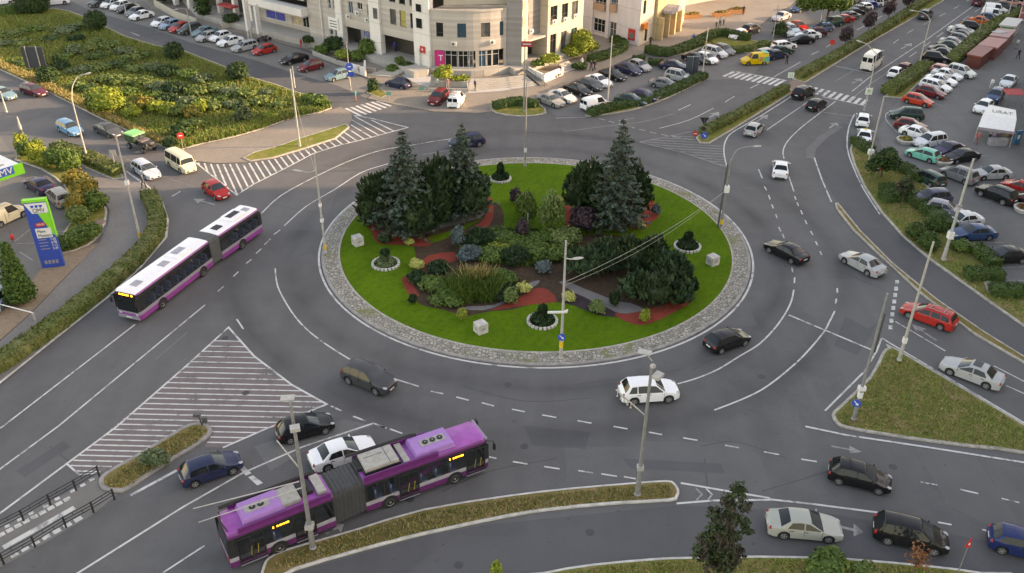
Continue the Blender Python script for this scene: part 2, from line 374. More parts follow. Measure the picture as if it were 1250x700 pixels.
sheet('bus_lane', [(600, 640), (830, 617), (1000, 625), (1250, 668), (1400, 700), (1400, 760), (1197, 700), (930, 680), (723, 690), (560, 730), (300, 800), (280, 770), (362, 698), (516, 655)], 'asphalt_dark', .004)
sheet('fuel_forecourt', [(-160, 480), (0, 430), (40, 385), (75, 348), (72, 295), (88, 262), (78, 225), (50, 205), (22, 200), (0, 165), (-160, 150)], 'asphalt_station', .004)
sheet('tarmac_patch', [(994, 193), (985, 192), (984, 182), (1000, 166), (1022, 154), (1030, 155), (1010, 168), (996, 182)], 'asphalt_lot', .008)
sheet('tarmac_patch', [(1032, 386), (1060, 402), (1070, 395), (1062, 412), (1046, 434), (1018, 422)], 'asphalt_dark', .006)
sheet('tarmac_patch', [(310, 545), (420, 512), (455, 520), (370, 552), (330, 575)], 'asphalt_lot', .006)
sheet('tarmac_patch', [(20, 575), (78, 538), (86, 546), (30, 583)], 'asphalt_dark', .006)
sheet('tarmac_patch', [(760, 560), (880, 566), (885, 578), (770, 572)], 'asphalt_dark', .006)
sheet('tarmac_patch', [(640, 520), (720, 528), (715, 548), (650, 544)], 'asphalt_dark', .006)
# ---- roundabout
RC, RR = Vector((0.05486406*CH, 1.86365596*CH)), 0.51422203*CH
def circ(r, n=128): return [Vector((RC.x+r*math.cos(2*math.pi*i/n), RC.y+r*math.sin(2*math.pi*i/n))) for i in range(n)]
o = island('roundabout_lawn', None, 'lawn', .17, .17, world=circ(RR-1.98), kmat='kerb')
bb = MB(); A, B_ = circ(RR-.62), circ(RR-1.98); n = len(A)
bb.add([(p.x, p.y, .14) for p in A]+[(p.x, p.y, .15) for p in B_], [(i, (i+1) % n, n+(i+1) % n, n+i) for i in range(n)])
ap = struct(bb.build('cobble_apron', 'cobble')); bb = MB(); kerb_ring(bb, circ(RR-.36), .26, 0, .15); bb.build('kerb', 'kerb_grey', ap)
def bed(name, px, mat, z, k=2): sheet(name, px, mat, .160+z, k)
bed('flower_bed', [(505, 300), (523, 300), (556, 288), (590, 268), (606, 250), (615, 262), (622, 290), (690, 285), (705, 262), (725, 275), (765, 278), (785, 258), (786, 243), (760, 246), (700, 255), (690, 275), (680, 290), (740, 288), (800, 300), (838, 340), (846, 362), (834, 376), (810, 388), (785, 396), (750, 389), (728, 386), (705, 376), (679, 371), (655, 372), (625, 380), (600, 382), (580, 386), (566, 388), (541, 380), (514, 374), (504, 362), (500, 340), (510, 325)], 'soil', .0)
bed('flower_bed', [(440, 268), (470, 285), (520, 292), (570, 275), (598, 262), (596, 240), (560, 235), (500, 245), (455, 255)], 'soil', .002)
bed('flower_bed', [(700, 262), (715, 276), (765, 279), (790, 262), (786, 240), (750, 235), (710, 240)], 'soil', .002)
for P in ([(446, 272), (452, 271), (470, 281), (490, 292), (522, 292), (523, 303), (490, 301), (462, 299), (455, 288)], [(571, 284), (586, 274), (594, 262), (591, 243), (601, 245), (603, 262), (598, 276), (586, 288)],
          [(490, 342), (508, 333), (522, 314), (554, 310), (558, 320), (536, 325), (512, 338), (505, 350), (512, 362), (502, 365)], [(598, 381), (630, 367), (654, 354), (669, 356), (680, 370), (655, 373), (628, 377)],
          [(750, 385), (785, 380), (810, 375), (833, 366), (848, 368), (832, 378), (810, 390), (785, 399), (765, 395)], [(768, 281), (774, 271), (785, 264), (785, 242), (792, 239), (801, 255), (804, 266), (796, 272), (787, 281)], [(692, 240), (696, 238), (698, 262), (704, 285), (690, 278)]):
    bed('mulch_bed', P, 'mulch_red', .006)
for P in ([(469, 281), (490, 290), (512, 290), (541, 280), (586, 268), (590, 257), (568, 259), (529, 275), (500, 284)], [(562, 379), (590, 381), (612, 374), (632, 364), (655, 350), (658, 344), (640, 350), (626, 362), (604, 374), (575, 376)],
          [(682, 346), (695, 347), (712, 354), (735, 363), (752, 370), (769, 372), (786, 380), (764, 385), (749, 382), (726, 371), (702, 360)], [(722, 275), (745, 277), (764, 278), (785, 258), (775, 256), (758, 268)]):
    bed('gravel_path', P, 'gravel_grey', .010)
bed('mulch_bed', [(692, 360), (702, 360), (726, 371), (749, 382), (748, 389), (728, 386), (705, 377), (688, 368)], 'mulch_dark', .013)
# ---- park, pavements and islands
park_px = [(-120, 30), (-120, 45), (0, 86), (38, 103), (87, 127), (122, 145), (160, 163), (200, 181), (213, 186), (247, 176), (285, 168), (320, 158), (356, 145), (390, 138), (405, 133), (403, 127), (380, 119), (360, 112), (335, 103), (310, 96), (275, 82), (226, 63), (190, 56), (154, 45), (108, 23), (85, 14), (66, 11), (30, 13), (0, 17)]
island('park_meadow', park_px, 'meadow', .14, .22, 0)
sheet('pavement', [(206, 184), (213, 187), (247, 177), (285, 169), (320, 159), (356, 146), (390, 139), (406, 134), (416, 131), (429, 139), (430, 146), (426, 154), (408, 170), (370, 183), (333, 194), (300, 199), (262, 200), (238, 197)], 'paver_beige', .05)
island('grass_verge', [(296, 194), (310, 187), (340, 179), (365, 170), (423, 152), (427, 156), (410, 170), (370, 183), (333, 194), (305, 198)], 'grass_worn', .15, .2, 0)
sheet('pavement', [(-60, 520), (-20, 484), (0, 468), (40, 434), (77, 407), (134, 362), (172, 327), (203, 291), (205, 270), (198, 248), (188, 234), (178, 222), (150, 208), (110, 193), (68, 177), (60, 186), (96, 206), (112, 226), (122, 232), (134, 258), (132, 276), (121, 297), (100, 320), (72, 348), (42, 380), (0, 418), (-60, 470)], 'paver_grey', .06)
sheet('gravel_bed', [(-60, 470), (0, 417), (42, 379), (72, 347), (100, 320), (121, 297), (110, 300), (76, 308), (56, 322), (38, 345), (0, 368), (-60, 400)], 'gravel_beige', .07, 0)
island('grass_verge', [(18, 196), (30, 190), (60, 188), (95, 207), (121, 232), (131, 260), (123, 285), (108, 300), (76, 311), (70, 296), (89, 268), (86, 250), (78, 228), (50, 207)], 'grass_worn', .13, .2, 2)
island('grass_verge', [(64, 181), (74, 180), (148, 211), (152, 218), (138, 220), (105, 206)], 'grass_worn', .13, .2, 0)
kp = MB(); kp.strip(gp([(-20, 484), (0, 468.6), (77, 407), (134, 362), (172, 327), (203, 291), (205, 270), (198, 248), (188, 234), (150, 207), (66, 176)]), .24, .085); kp2 = struct(kp.build('kerb', 'kerb_white'))
island('traffic_island', [(257.5, 523), (258.5, 530), (244, 543), (206, 566), (159, 597), (144, 602), (126, 598.5), (121, 589.5), (129, 578), (167, 556), (206, 533), (226, 521), (242, 517), (253, 519)], 'grass_dry', .14, .3, 3, 'kerb_grey')
sheet('refuge_pavement', [(-40, 668), (0, 641), (62, 611), (95, 596), (121, 579), (128, 600), (143, 604), (114, 628), (60, 660), (0, 693), (-40, 716)], 'asphalt_light', .008)
island('traffic_island', [(1084, 426), (1095, 427.5), (1250, 519), (1330, 566), (1360, 590), (1250, 555), (1187, 547), (1110, 537), (1038, 525), (1022, 519), (1015, 507), (1024, 497), (1061, 461), (1076, 432)], 'grass_mixed', .14, .24, 2, 'kerb')
island('traffic_island', [(321, 693), (328, 682), (348.6, 672), (387, 661), (438.6, 646), (516, 623), (620, 606), (697, 597), (774, 590.5), (813, 588), (823, 591), (829, 600), (827, 608), (818, 612.6), (749, 616.5), (671, 624), (620, 632), (516, 654), (438.6, 674), (361, 697), (335, 712), (318, 712)], 'grass_dry', .14, .17, 2, 'kerb_white')
island('traffic_island', [(1019, 249), (1023, 248.5), (1051, 283), (1089.5, 322), (1143.5, 366), (1200, 405), (1250, 436), (1330, 486), (1330, 496), (1249, 444), (1187, 408), (1125, 361), (1074, 314), (1040, 281), (1020, 255)], 'grass_dry', .14, .2, 0, 'kerb')
island('grass_verge', [(610, 716), (664, 700), (723, 690), (800, 683), (841, 681.5), (930, 680), (1033, 683), (1136, 692), (1197, 700), (1262, 712), (1262, 820), (610, 820)], 'grass_worn', .14, .18, 2, 'kerb_white')
island('grass_verge', [(1040, 173), (1063, 187), (1085, 198), (1100, 208), (1120, 220), (1135, 230), (1125, 239), (1141, 262), (1170, 290), (1195, 303), (1215, 318), (1226, 336), (1222, 344), (1204, 347), (1208, 357), (1250, 361), (1330, 366), (1330, 455), (1250, 400), (1210, 372), (1170, 343), (1135, 318), (1100, 288), (1075, 260), (1055, 230), (1042, 202), (1037, 184)], 'grass_mixed', .14, .24, 0, 'kerb')
island('grass_verge', [(849, 169), (854, 175.5), (866, 176), (890, 162), (930, 137), (969, 113), (961, 106), (940, 117), (896, 140), (862, 159)], 'grass_worn', .14, .22, 0)
sheet('refuge_pavement', [(961, 106), (969, 113), (984, 103), (968, 96)], 'paver_red', .03)
island('grass_verge', [(967, 97), (1020, 68), (1079, 35), (1128, 0), (1170, -28), (1186, -24), (1150, 3), (1060, 54), (1005, 88), (983, 102)], 'grass_worn', .14, .22, 0)
island('grass_verge', [(598, 131), (612, 122), (635, 119), (658, 127), (667, 139), (636, 143), (606, 139)], 'grass_worn', .14, .22, 2)
island('grass_verge', [(715, 143), (733, 141.5), (774, 135), (814, 121), (844, 106), (863, 96.5), (859, 94), (838, 97), (820, 108), (785, 125), (749, 128), (728, 133), (716, 140)], 'grass_worn', .14, .22, 2)
island('grass_verge', [(786, 64), (800, 68), (822, 69), (846, 63), (862, 57), (890, 63), (916, 66), (942, 61), (936, 54), (915, 49), (884, 42), (862, 50), (845, 57), (820, 64), (798, 60)], 'grass_worn', .14, .2, 0)
island('grass_verge', [(1079, 119), (1102, 121), (1112, 112), (1124, 100), (1138, 86), (1128, 82), (1113, 91), (1094, 106)], 'grass_worn', .14, .22, 0)
island('grass_verge', [(1162, 82), (1180, 66), (1194, 54), (1208, 40), (1232, 29), (1250, 20), (1250, 14), (1224, 22), (1202, 35), (1189, 48), (1174, 61), (1152, 80)], 'grass_worn', .14, .2, 0)
island('grass_verge', [(770, 77), (772, 69), (788, 72), (788, 77)], 'grass_worn', .12, .15, 0)
island('grass_verge', [(789, 76), (810, 76), (812, 81), (791, 80)], 'grass_worn', .12, .15, 0)
island('grass_verge', [(447, 114), (458, 104), (474, 116), (466, 121)], 'grass_worn', .12, .15, 0)
# big plaza in front of the corner building and along the shops
fp = gp([(60, -60), (150, -22), (185, 11), (235, 29), (290, 41), (331, 50), (379, 62), (410, 76), (440, 92), (468, 104), (449, 121), (480, 128), (530, 137), (585, 139), (602, 136), (640, 125), (655, 120), (700, 100), (745, 82), (775, 69), (800, 62), (862, 50), (915, 42), (940, 22), (975, 0), (990, -40), (560, -60)])
bb = MB(); bb.prism(fp, 0, .1); struct(bb.build('pavement', 'paver_beige'))
sheet('paved_forecourt', [(486, 90), (506, 82), (526, 84), (529, 97), (523, 108), (506, 102)], 'paver_white', .105); sheet('paved_forecourt', [(568, 115), (612, 112), (656, 105), (640, 96), (575, 97)], 'paver_white', .104)
# ================================================================ ROAD MARKINGS (children of the road)
def mk(name, mat='paint_white'): return MB(), name, mat
ml = MB(); mw = MB(); mf = MB(); mp_ = MB()
ZC = [0]
def lz(): ZC[0] += 1; return .012+.0007*(ZC[0] % 23)
def line(px, w=.14, b=None, k=0):
    P = gps(px, False, k) if k else gp(px); (ml if b is None else b).strip(P, w*.84, lz())
def dashes(px, n, frac=.45, w=.14, b=None, k=4):
    P = [Vector((p[0], p[1])) for p in (gps(px, False, k) if len(px) > 2 and k else gp(px))]
    L = [0]
    for i in range(1, len(P)): L.append(L[-1]+(P[i]-P[i-1]).length)
    def at(s):
        for i in range(1, len(P)):
            if s <= L[i] or i == len(P)-1:
                t = (s-L[i-1])/max(1e-6, L[i]-L[i-1]); return P[i-1].lerp(P[i], t)
    st = L[-1]/max(1e-6, (n-1+frac))
    for i in range(n):
        a, c = at(i*st), at(min(L[-1], i*st+st*frac)); (ml if b is None else b).strip([a, c], w*.84, lz())
def arcpts(r, a0, a1, n): return [Vector((RC.x+r*math.cos(R(a0+(a1-a0)*i/n)), RC.y+r*math.sin(R(a0+(a1-a0)*i/n)))) for i in range(n+1)]
ml.strip(circ(RR-.12), .20, .012, closed=True)
# inner lane ring
line([(336, 328), (337, 340), (341, 355), (356, 381), (374, 402), (400, 422), (427, 439)], .16, k=3)
for a, c in (((482, 463), (511, 472)), ((526, 478), (541, 481)), ((557, 485), (572, 489)), ((588, 492), (603, 496)), ((625, 500), (640.6, 503)), ((662, 507), (679, 510)), ((705, 514), (722, 517)), ((749, 521), (766, 524)), ((792, 528), (808, 531)), ((834, 535), (851.5, 538)), ((885, 544), (902, 547)), ((932.5, 552), (951, 555.5)), ((978, 561), (997, 564)), ((1124, 589), (1144, 592.5)), ((1172, 598), (1194, 603)), ((1222.5, 609), (1244, 614)),
             ((626, 564), (644, 567)), ((664, 570), (683, 573)), ((706, 575), (724, 578)), ((734, 579), (753, 582)), ((761.5, 582.5), (776, 585)), ((597, 558), (606, 560)), ((404, 496), (417, 502)), ((431, 508.5), (446, 514)), ((462, 520), (472, 523)), ((476, 524), (491, 529.5)),
             ((334, 287), (342, 281)), ((323, 299), (330, 292)), ((312.6, 310), (319, 304)), ((266, 356), (273, 350)), ((285, 338), (291, 332)), ((300.6, 322), (307, 317)), ((289, 390), (297, 402)), ((1145, 638), (1161.5, 641)), ((1199, 647), (1218, 652)), ((1244, 655), (1262, 659)),
             ((969.5, 346), (970, 339)), ((967.6, 333), (966.6, 327)), ((957, 291), (955, 286)), ((953, 283), (950.5, 277.5)), ((948.5, 267), (947, 262)), ((944, 255), (942, 250)), ((940, 244), (938, 238.5)), ((935.7, 233), (933, 228)), ((926, 207), (930.5, 218)), ((1020, 371), (1021, 365)), ((1022, 358), (1022, 352)), ((1003, 311.5), (1001, 307)), ((998, 300), (995.5, 295)), ((992, 287), (989.5, 282.5)), ((985, 274), (982.6, 269)), ((979.5, 262), (977.5, 257)), ((974.7, 252), (973, 247.5)), ((971.5, 244), (970, 240)), ((963, 216), (969, 234)),
             ((828, 135), (843, 128)), ((885, 125), (896.5, 118)), ((916, 108), (926, 103)), ((990.5, 67), (999.5, 63)), ((1008, 58), (1017, 53)), ((1026, 48), (1035, 43)), ((1046, 37), (1055, 32)), ((1068, 25), (1076, 20)), ((229, 64), (236, 67)), ((160, 40), (170, 44)), ((120, 25), (129, 29)), ((295, 88), (305, 92)), ((210, 240), (220, 234))):
    line([a, c], .17)
line([(319, 261), (343, 239), (385, 216), (426, 197), (464, 184), (500, 178), (541, 171), (575, 168)], .17, k=3)
line([(347, 276), (374, 252), (408, 232), (439, 212), (464, 203), (490, 196)], .17, k=3); line([(516, 189), (547, 184), (580, 180)], .14, mw)
line([(827, 469), (851, 462), (877, 451), (903, 435), (926, 421), (945, 402), (958, 384), (966, 368), (969, 354)], .17, k=3)
line([(872, 501), (903, 489), (930, 476), (956, 457), (981.4, 434), (1004.6, 407), (1012, 394), (1019, 380)], .17, k=3)
line([(957, 194), (956, 184), (962, 172), (978, 156), (1000, 139), (1020, 124)], .17, k=3); line([(936, 159), (990, 122)], .15)
line([(887.5, 205), (884, 190), (884, 178), (888, 168), (897, 160), (930, 141), (969, 116)], .2, k=2)
line([(994, 193), (1003, 219), (1015, 247)], .2); line([(984, 192), (996, 193)], .14, mw)
line([(994, 136), (1040, 142)], .2, mw); line([(1043, 140), (1036, 156), (1034, 180), (1041, 203), (1054, 231), (1074, 262)], .2, k=2)
line([(963, 385), (1064, 427.5)], .22); line([(1093, 393), (1154, 429)], .15); line([(1213, 447), (1250, 466), (1300, 492)], .15); line([(1228, 471), (1250, 481), (1300, 506)], .15)
line([(1076.6, 413), (1084, 418), (1249, 516), (1310, 552)], .2); line([(1076, 414), (1070, 429), (1056, 453), (1007, 502)], .18)
line([(983, 521), (1033, 531.6), (1136, 547), (1250, 565), (1330, 580)], .22)
for i in range(8):
    t = i/7; x, y = 1095+(1087-1095)*t, 345+(400-345)*t; q = gp([(x-2.3, y-2.6), (x+2.3, y-2.6), (x+2.3, y+2.2), (x-2.3, y+2.2)]); ml.prism(q, None, .012)
line([(1063, 186), (1079, 121)], .25, mw)
line([(1087, 136), (1082, 139), (1081, 143), (1083, 149), (1099, 166), (1104, 172)], .14, k=2)
# left arms
line([(-30, 545), (5, 520), (165, 396.6)], .17); line([(-40, 602), (0, 573), (72, 520), (251, 372)], .17); line([(190, 439), (229, 405.6)], .12, mf)
line([(144, 520), (0, 627), (-40, 657)], .2)
line([(60, 724), (95, 700), (224, 619), (296, 578), (369, 546), (456, 517), (470, 522.5)], .18); line([(159.5, 605), (216, 574.5)], .28); line([(180, 712), (249.5, 666.6)], .15)
for q in (((291, 571), (297, 568.5), (307, 578), (300, 581)), ((303, 583), (309, 580.5), (321, 590), (314, 593))): ml.prism(gp(q), None, .013)
line([(831, 590), (877, 598), (940, 608.5)], .2); line([(826, 615), (870, 611.5), (940, 610.5)], .2); line([(940, 610), (994, 616), (1071.5, 626)], .2)
line([(849, 596), (857, 604), (850, 611)], .14, mw); line([(862, 597), (869, 604), (864.5, 610.5)], .14)
# worn lane arrows
def poly(px, b=None, z=.0125): (mw if b is None else b).prism(gp(px), None, z)
def arrow(tail, head, w=1.0, b=None, turn=0):
    a, c = G(*tail), G(*head); d = (c-a); L = d.length; d.normalize(); s = Vector((-d.y, d.x, 0)); bb = mw if b is None else b
    bb.strip([a, c-d*L*.4], .16*w, .0125)
    h = c-d*L*.4; bb.prism([h+s*.42*w, h-s*.42*w, c], None, .0125)
arrow((1024, 643), (1054, 650), 1.4); arrow((1143, 416), (1113, 396), 1.4); arrow((398, 652), (420, 640), 1.2); arrow((1015, 545), (1052, 552), 1.0); arrow((920, 151), (938, 140), 1.6); arrow((862, 146), (878, 137), 1.8); arrow((775, 129), (795, 121), 1.5, ml)
arrow((1012, 157), (1022, 150), 1.6); arrow((262, 250), (236, 243), 1.5); arrow((160, 226), (184, 238), 1.4); arrow((1040, 102), (1052, 96), 1.8); arrow((1100, 60), (1113, 53), 1.8); # striped areas
def hatch(px, p0, p1, q0, q1, n, w, b, mat=None, fill=None):
    """n stripes from segment p0-p1 to q0-q1, clipped to polygon px (pixel space)"""
    P = [(x, y) for x, y in px]
    for i in range(n):
        t = i/(n-1); a = (p0[0]+(p1[0]-p0[0])*t, p0[1]+(p1[1]-p0[1])*t); c = (q0[0]+(q1[0]-q0[0])*t, q0[1]+(q1[1]-q0[1])*t); hits = []
        for j in range(len(P)):
            e, f = P[j], P[(j+1) % len(P)]; dx, dy = c[0]-a[0], c[1]-a[1]; ex, ey = f[0]-e[0], f[1]-e[1]; D = dx*ey-dy*ex
            if abs(D) < 1e-9: continue
            s = ((e[0]-a[0])*ey-(e[1]-a[1])*ex)/D; u = ((e[0]-a[0])*dy-(e[1]-a[1])*dx)/D
            if 0 <= u < 1: hits.append(s)
        hits.sort()
        for h in range(0, len(hits)-1, 2):
            A = (a[0]+(c[0]-a[0])*hits[h], a[1]+(c[1]-a[1])*hits[h]); C = (a[0]+(c[0]-a[0])*hits[h+1], a[1]+(c[1]-a[1])*hits[h+1])
            g1, g2 = G(*A), G(*C)
            if (g1-g2).length > .5: b.strip([g1, g2], w, .0105 if w < .3 else .0085)
T1 = [(279, 400), (232, 443), (141, 520), (84, 567), (96, 578), (121, 577), (167, 556), (206, 533), (226, 521), (242, 517), (256, 519), (259, 530), (250, 545), (275, 545), (320, 526), (399, 494), (356, 470), (310, 435)]
hatch(T1, (60, 412.3), (60, 574.5), (420, 419.5), (420, 583.5), 26, .13, ml); hatch(T1, (60, 415.5), (60, 577.7), (420, 422.7), (420, 586.7), 26, .52, mp_)
line([(144, 520), (232, 443), (279, 400), (310, 435), (356, 470), (399, 494), (320, 526), (272, 547)], .2); line([(82, 567), (97, 580), (118, 578)], .16)
T2 = [(238, 198), (262, 201), (300, 200), (333, 195), (370, 184), (408, 171), (427, 156), (431, 142), (498, 156), (446, 170), (413, 178), (382, 188), (348, 206), (310, 225), (289, 238)]
hatch(T2, (232, 190), (420, 130), (268, 300), (510, 175), 31, .2, ml); line([(239, 199), (289, 238.5), (310, 225), (348, 206), (382, 188), (413, 178), (446, 170), (498, 156), (454, 145), (431, 141)], .22)
T3 = [(781, 174), (843, 161), (851, 171), (866, 178), (883, 178), (887, 204), (835, 187)]
hatch(T3, (770, 164), (770, 196), (900, 170), (900, 206), 12, .13, mw); line([(844, 161), (781, 174), (835, 187), (887, 204.5)], .16, mw)
line([(779, 174), (700, 172), (620, 160)], .12, mf); line([(890, 200), (840, 185), (780, 172)], .12, mf)
# zebra crossings
def zebra(a0, a1, c0, c1, n, w, b):
    for i in range(n):
        t = i/(n-1); b.strip([G(a0[0]+(a1[0]-a0[0])*t, a0[1]+(a1[1]-a0[1])*t), G(c0[0]+(c1[0]-c0[0])*t, c0[1]+(c1[1]-c0[1])*t)], w, .012)
zebra((422, 132.5), (466, 121.8), (441, 142), (483, 128), 8, .42, ml)
zebra((883, 93.6), (945.6, 105), (896, 87.8), (958, 98), 10, .5, ml); line([(896, 87), (961, 98.6)], .2)
zebra((973, 110), (1051, 128.5), (982, 103.5), (1058, 122), 11, .5, ml); line([(1004, 118.5), (1056, 129.5)], .22); line([(1020, 81), (1064, 90)], .2)
line([(945, 94), (977.6, 76)], .15); line([(1040, 112), (1061, 95), (1089.5, 76), (1130.6, 49), (1192, 5), (1225, -20)], .16); line([(1019, 100), (1050, 82)], .12, mw)
dashes([(1052, 81), (1110, 39), (1161, 13), (1200, -10)], 9, .4, .14, None, 0); dashes([(1110, 70), (1150, 41), (1210, 2)], 7, .5, .14, None, 0)
line([(689, 161), (743, 154), (785, 149), (823, 139)], .13, mw, 3); line([(805, 157), (841, 147), (871, 132.5)], .15, None, 3); dashes([(731, 145), (768, 155), (800, 163), (844, 171)], 9, .6, .3, mw); line([(755, 148), (776, 144)], .2, mw); line([(678, 144.5), (714, 143.5)], .25, mw)
line([(1036, 124), (1062, 103), (1085, 88)], .14, mw)
# parking bays
for a, c in (((655, 126), (688, 134)), ((690, 111), (717, 119)), ((700, 121), (709, 123)), ((745, 97), (758, 102)), ((757, 86), (776, 93)), ((783, 79), (800, 85)), ((745, 105), (752, 106)), ((792, 122), (800, 124)), ((805, 83), (820, 88)), ((795, 106), (803, 108)), ((842, 82), (862, 88)), ((866, 76), (880, 80)), ((883, 68), (895, 71)), ((1187, 296), (1228.5, 296.6)), ((1190, 223), (1239, 219)), ((1223, 327), (1260, 326)), ((1230, 343), (1270, 342)), ((1139, 126), (1153, 130)), ((1160, 116), (1168, 118)), ((1165, 108), (1172, 110)), ((1168, 99), (1176, 101)), ((1184, 192), (1206, 190)), ((1107, 145), (1083, 143)), ((1203, 247), (1222, 243)),
             ((338, 81), (356, 76)), ((364, 91), (392, 85)), ((385, 101), (430, 93)), ((273, 63), (283, 60)), ((190, 40), (200, 37)), ((170, 27), (190, 24)), ((447, 106), (462, 108)), ((17, 296), (36, 281)), ((36, 281), (80, 283)), ((20, 298), (70, 296)), ((24, 308), (40, 318)), ((463, 125), (500, 133)), ((465, 113), (485, 110))):
    line([a, c], .14, mw)
ml.build('lane_marking', 'paint_white', road); mw.build('worn_marking', 'paint_worn', road); mf.build('faded_marking', 'paint_faint', road); mp_.build('red_marking', 'paint_pink', road)
# pedestrian crossing remains on the refuge
rf = MB()
def qpx(a, c, w, b): b.strip([G(*a), G(*c)], w, .02)
qpx((4, 669), (91, 620), .42, rf); 
for i in range(7): qpx((13+13*i, 680-7.2*i), (22+13*i, 675-7.2*i), .38, rf)
for i in range(9): qpx((-2+10*i, 655-5.4*i), (6+10*i, 651-5.4*i), .36, rf)
for x, y in ((9, 643), (24, 635), (38, 627.5), (56, 618.5), (70, 609.5), (89, 600), (101, 593), (112, 586)): qpx((x-3, y+1), (x+3, y-1.6), .28, rf)
rf.build('refuge_marking', 'paint_white', road)
# drain covers
dc = MB()
for x, y in ((275, 413), (620, 470), (500, 610), (1090, 570), (880, 250), (300, 480), (930, 460), (115, 355), (560, 690), (720, 650), (640, 545)):
    p = G(x, y); dc.lathe([(.29, .0), (.29, .014)], (p.x, p.y, 0), 14)
dc.build('manhole_cover', 'tar', road)
ts = MB()
for px in ([(300, 470), (330, 500), (350, 540)], [(540, 600), (600, 575), (680, 560)], [(855, 545), (900, 540), (960, 560)], [(700, 470), (760, 462), (830, 452)], [(845, 452), (868, 440), (900, 436)], [(60, 545), (100, 575)], [(1020, 330), (1075, 352)], [(890, 232), (930, 226), (990, 232)], [(250, 470), (290, 452)], [(560, 470), (640, 490), (720, 486)], [(930, 600), (1030, 570)], [(330, 250), (400, 262)], [(860, 560), (866, 620)]): ts.strip(gps(px, False, 5), .07, .0045)
ts.build('tar_seam', 'tar', road)
# ================================================================ CARS
# L, W, H, cowl x, roof front x, roof rear x, rear glass base x, hood front z, cowl z, belt z, deck z, axle front, axle rear, wheel r, tumble
CT = {
 'hatchback': dict(L=4.05, W=1.74, H=1.48, xc=1.0, xf=.18, xr=-1.38, xb=-1.88, zh=.70, zc=.96, zb=.93, zd=.93, af=1.26, ar=-1.27, r=.31),
 'saloon': dict(L=4.60, W=1.80, H=1.45, xc=1.04, xf=.18, xr=-.98, xb=-1.62, zh=.68, zc=.94, zb=.92, zd=.97, af=1.38, ar=-1.34, r=.32),
 'estate': dict(L=4.60, W=1.78, H=1.50, xc=1.10, xf=.28, xr=-1.85, xb=-2.16, zh=.69, zc=.95, zb=.93, zd=.92, af=1.40, ar=-1.34, r=.32),
 'suv': dict(L=4.48, W=1.86, H=1.70, xc=1.08, xf=.32, xr=-1.62, xb=-2.05, zh=.88, zc=1.10, zb=1.06, zd=1.02, af=1.34, ar=-1.32, r=.36, zg=.26),
 'mpv': dict(L=4.40, W=1.80, H=1.66, xc=1.22, xf=.40, xr=-1.72, xb=-2.04, zh=.76, zc=1.04, zb=.98, zd=.94, af=1.36, ar=-1.32, r=.32),
 'small_van': dict(L=4.35, W=1.82, H=1.86, xc=1.16, xf=.62, xr=-2.04, xb=-2.14, zh=.80, zc=1.10, zb=1.06, zd=1.04, af=1.34, ar=-1.32, r=.32, van=1),
 'van': dict(L=5.20, W=1.96, H=2.15, xc=1.80, xf=1.05, xr=-2.48, xb=-2.57, zh=.95, zc=1.30, zb=1.22, zd=1.2, af=1.72, ar=-1.50, r=.34, van=1),
 'minibus': dict(L=4.75, W=1.84, H=2.02, xc=2.02, xf=1.62, xr=-2.16, xb=-2.34, zh=.80, zc=1.14, zb=1.12, zd=1.05, af=1.40, ar=-1.25, r=.33, bus=1, tum=.2),
 'high_minibus': dict(L=5.90, W=2.02, H=2.62, xc=2.10, xf=1.35, xr=-2.84, xb=-2.92, zh=1.0, zc=1.42, zb=1.36, zd=1.3, af=2.0, ar=-1.75, r=.36, bus=1, tum=.16),
}
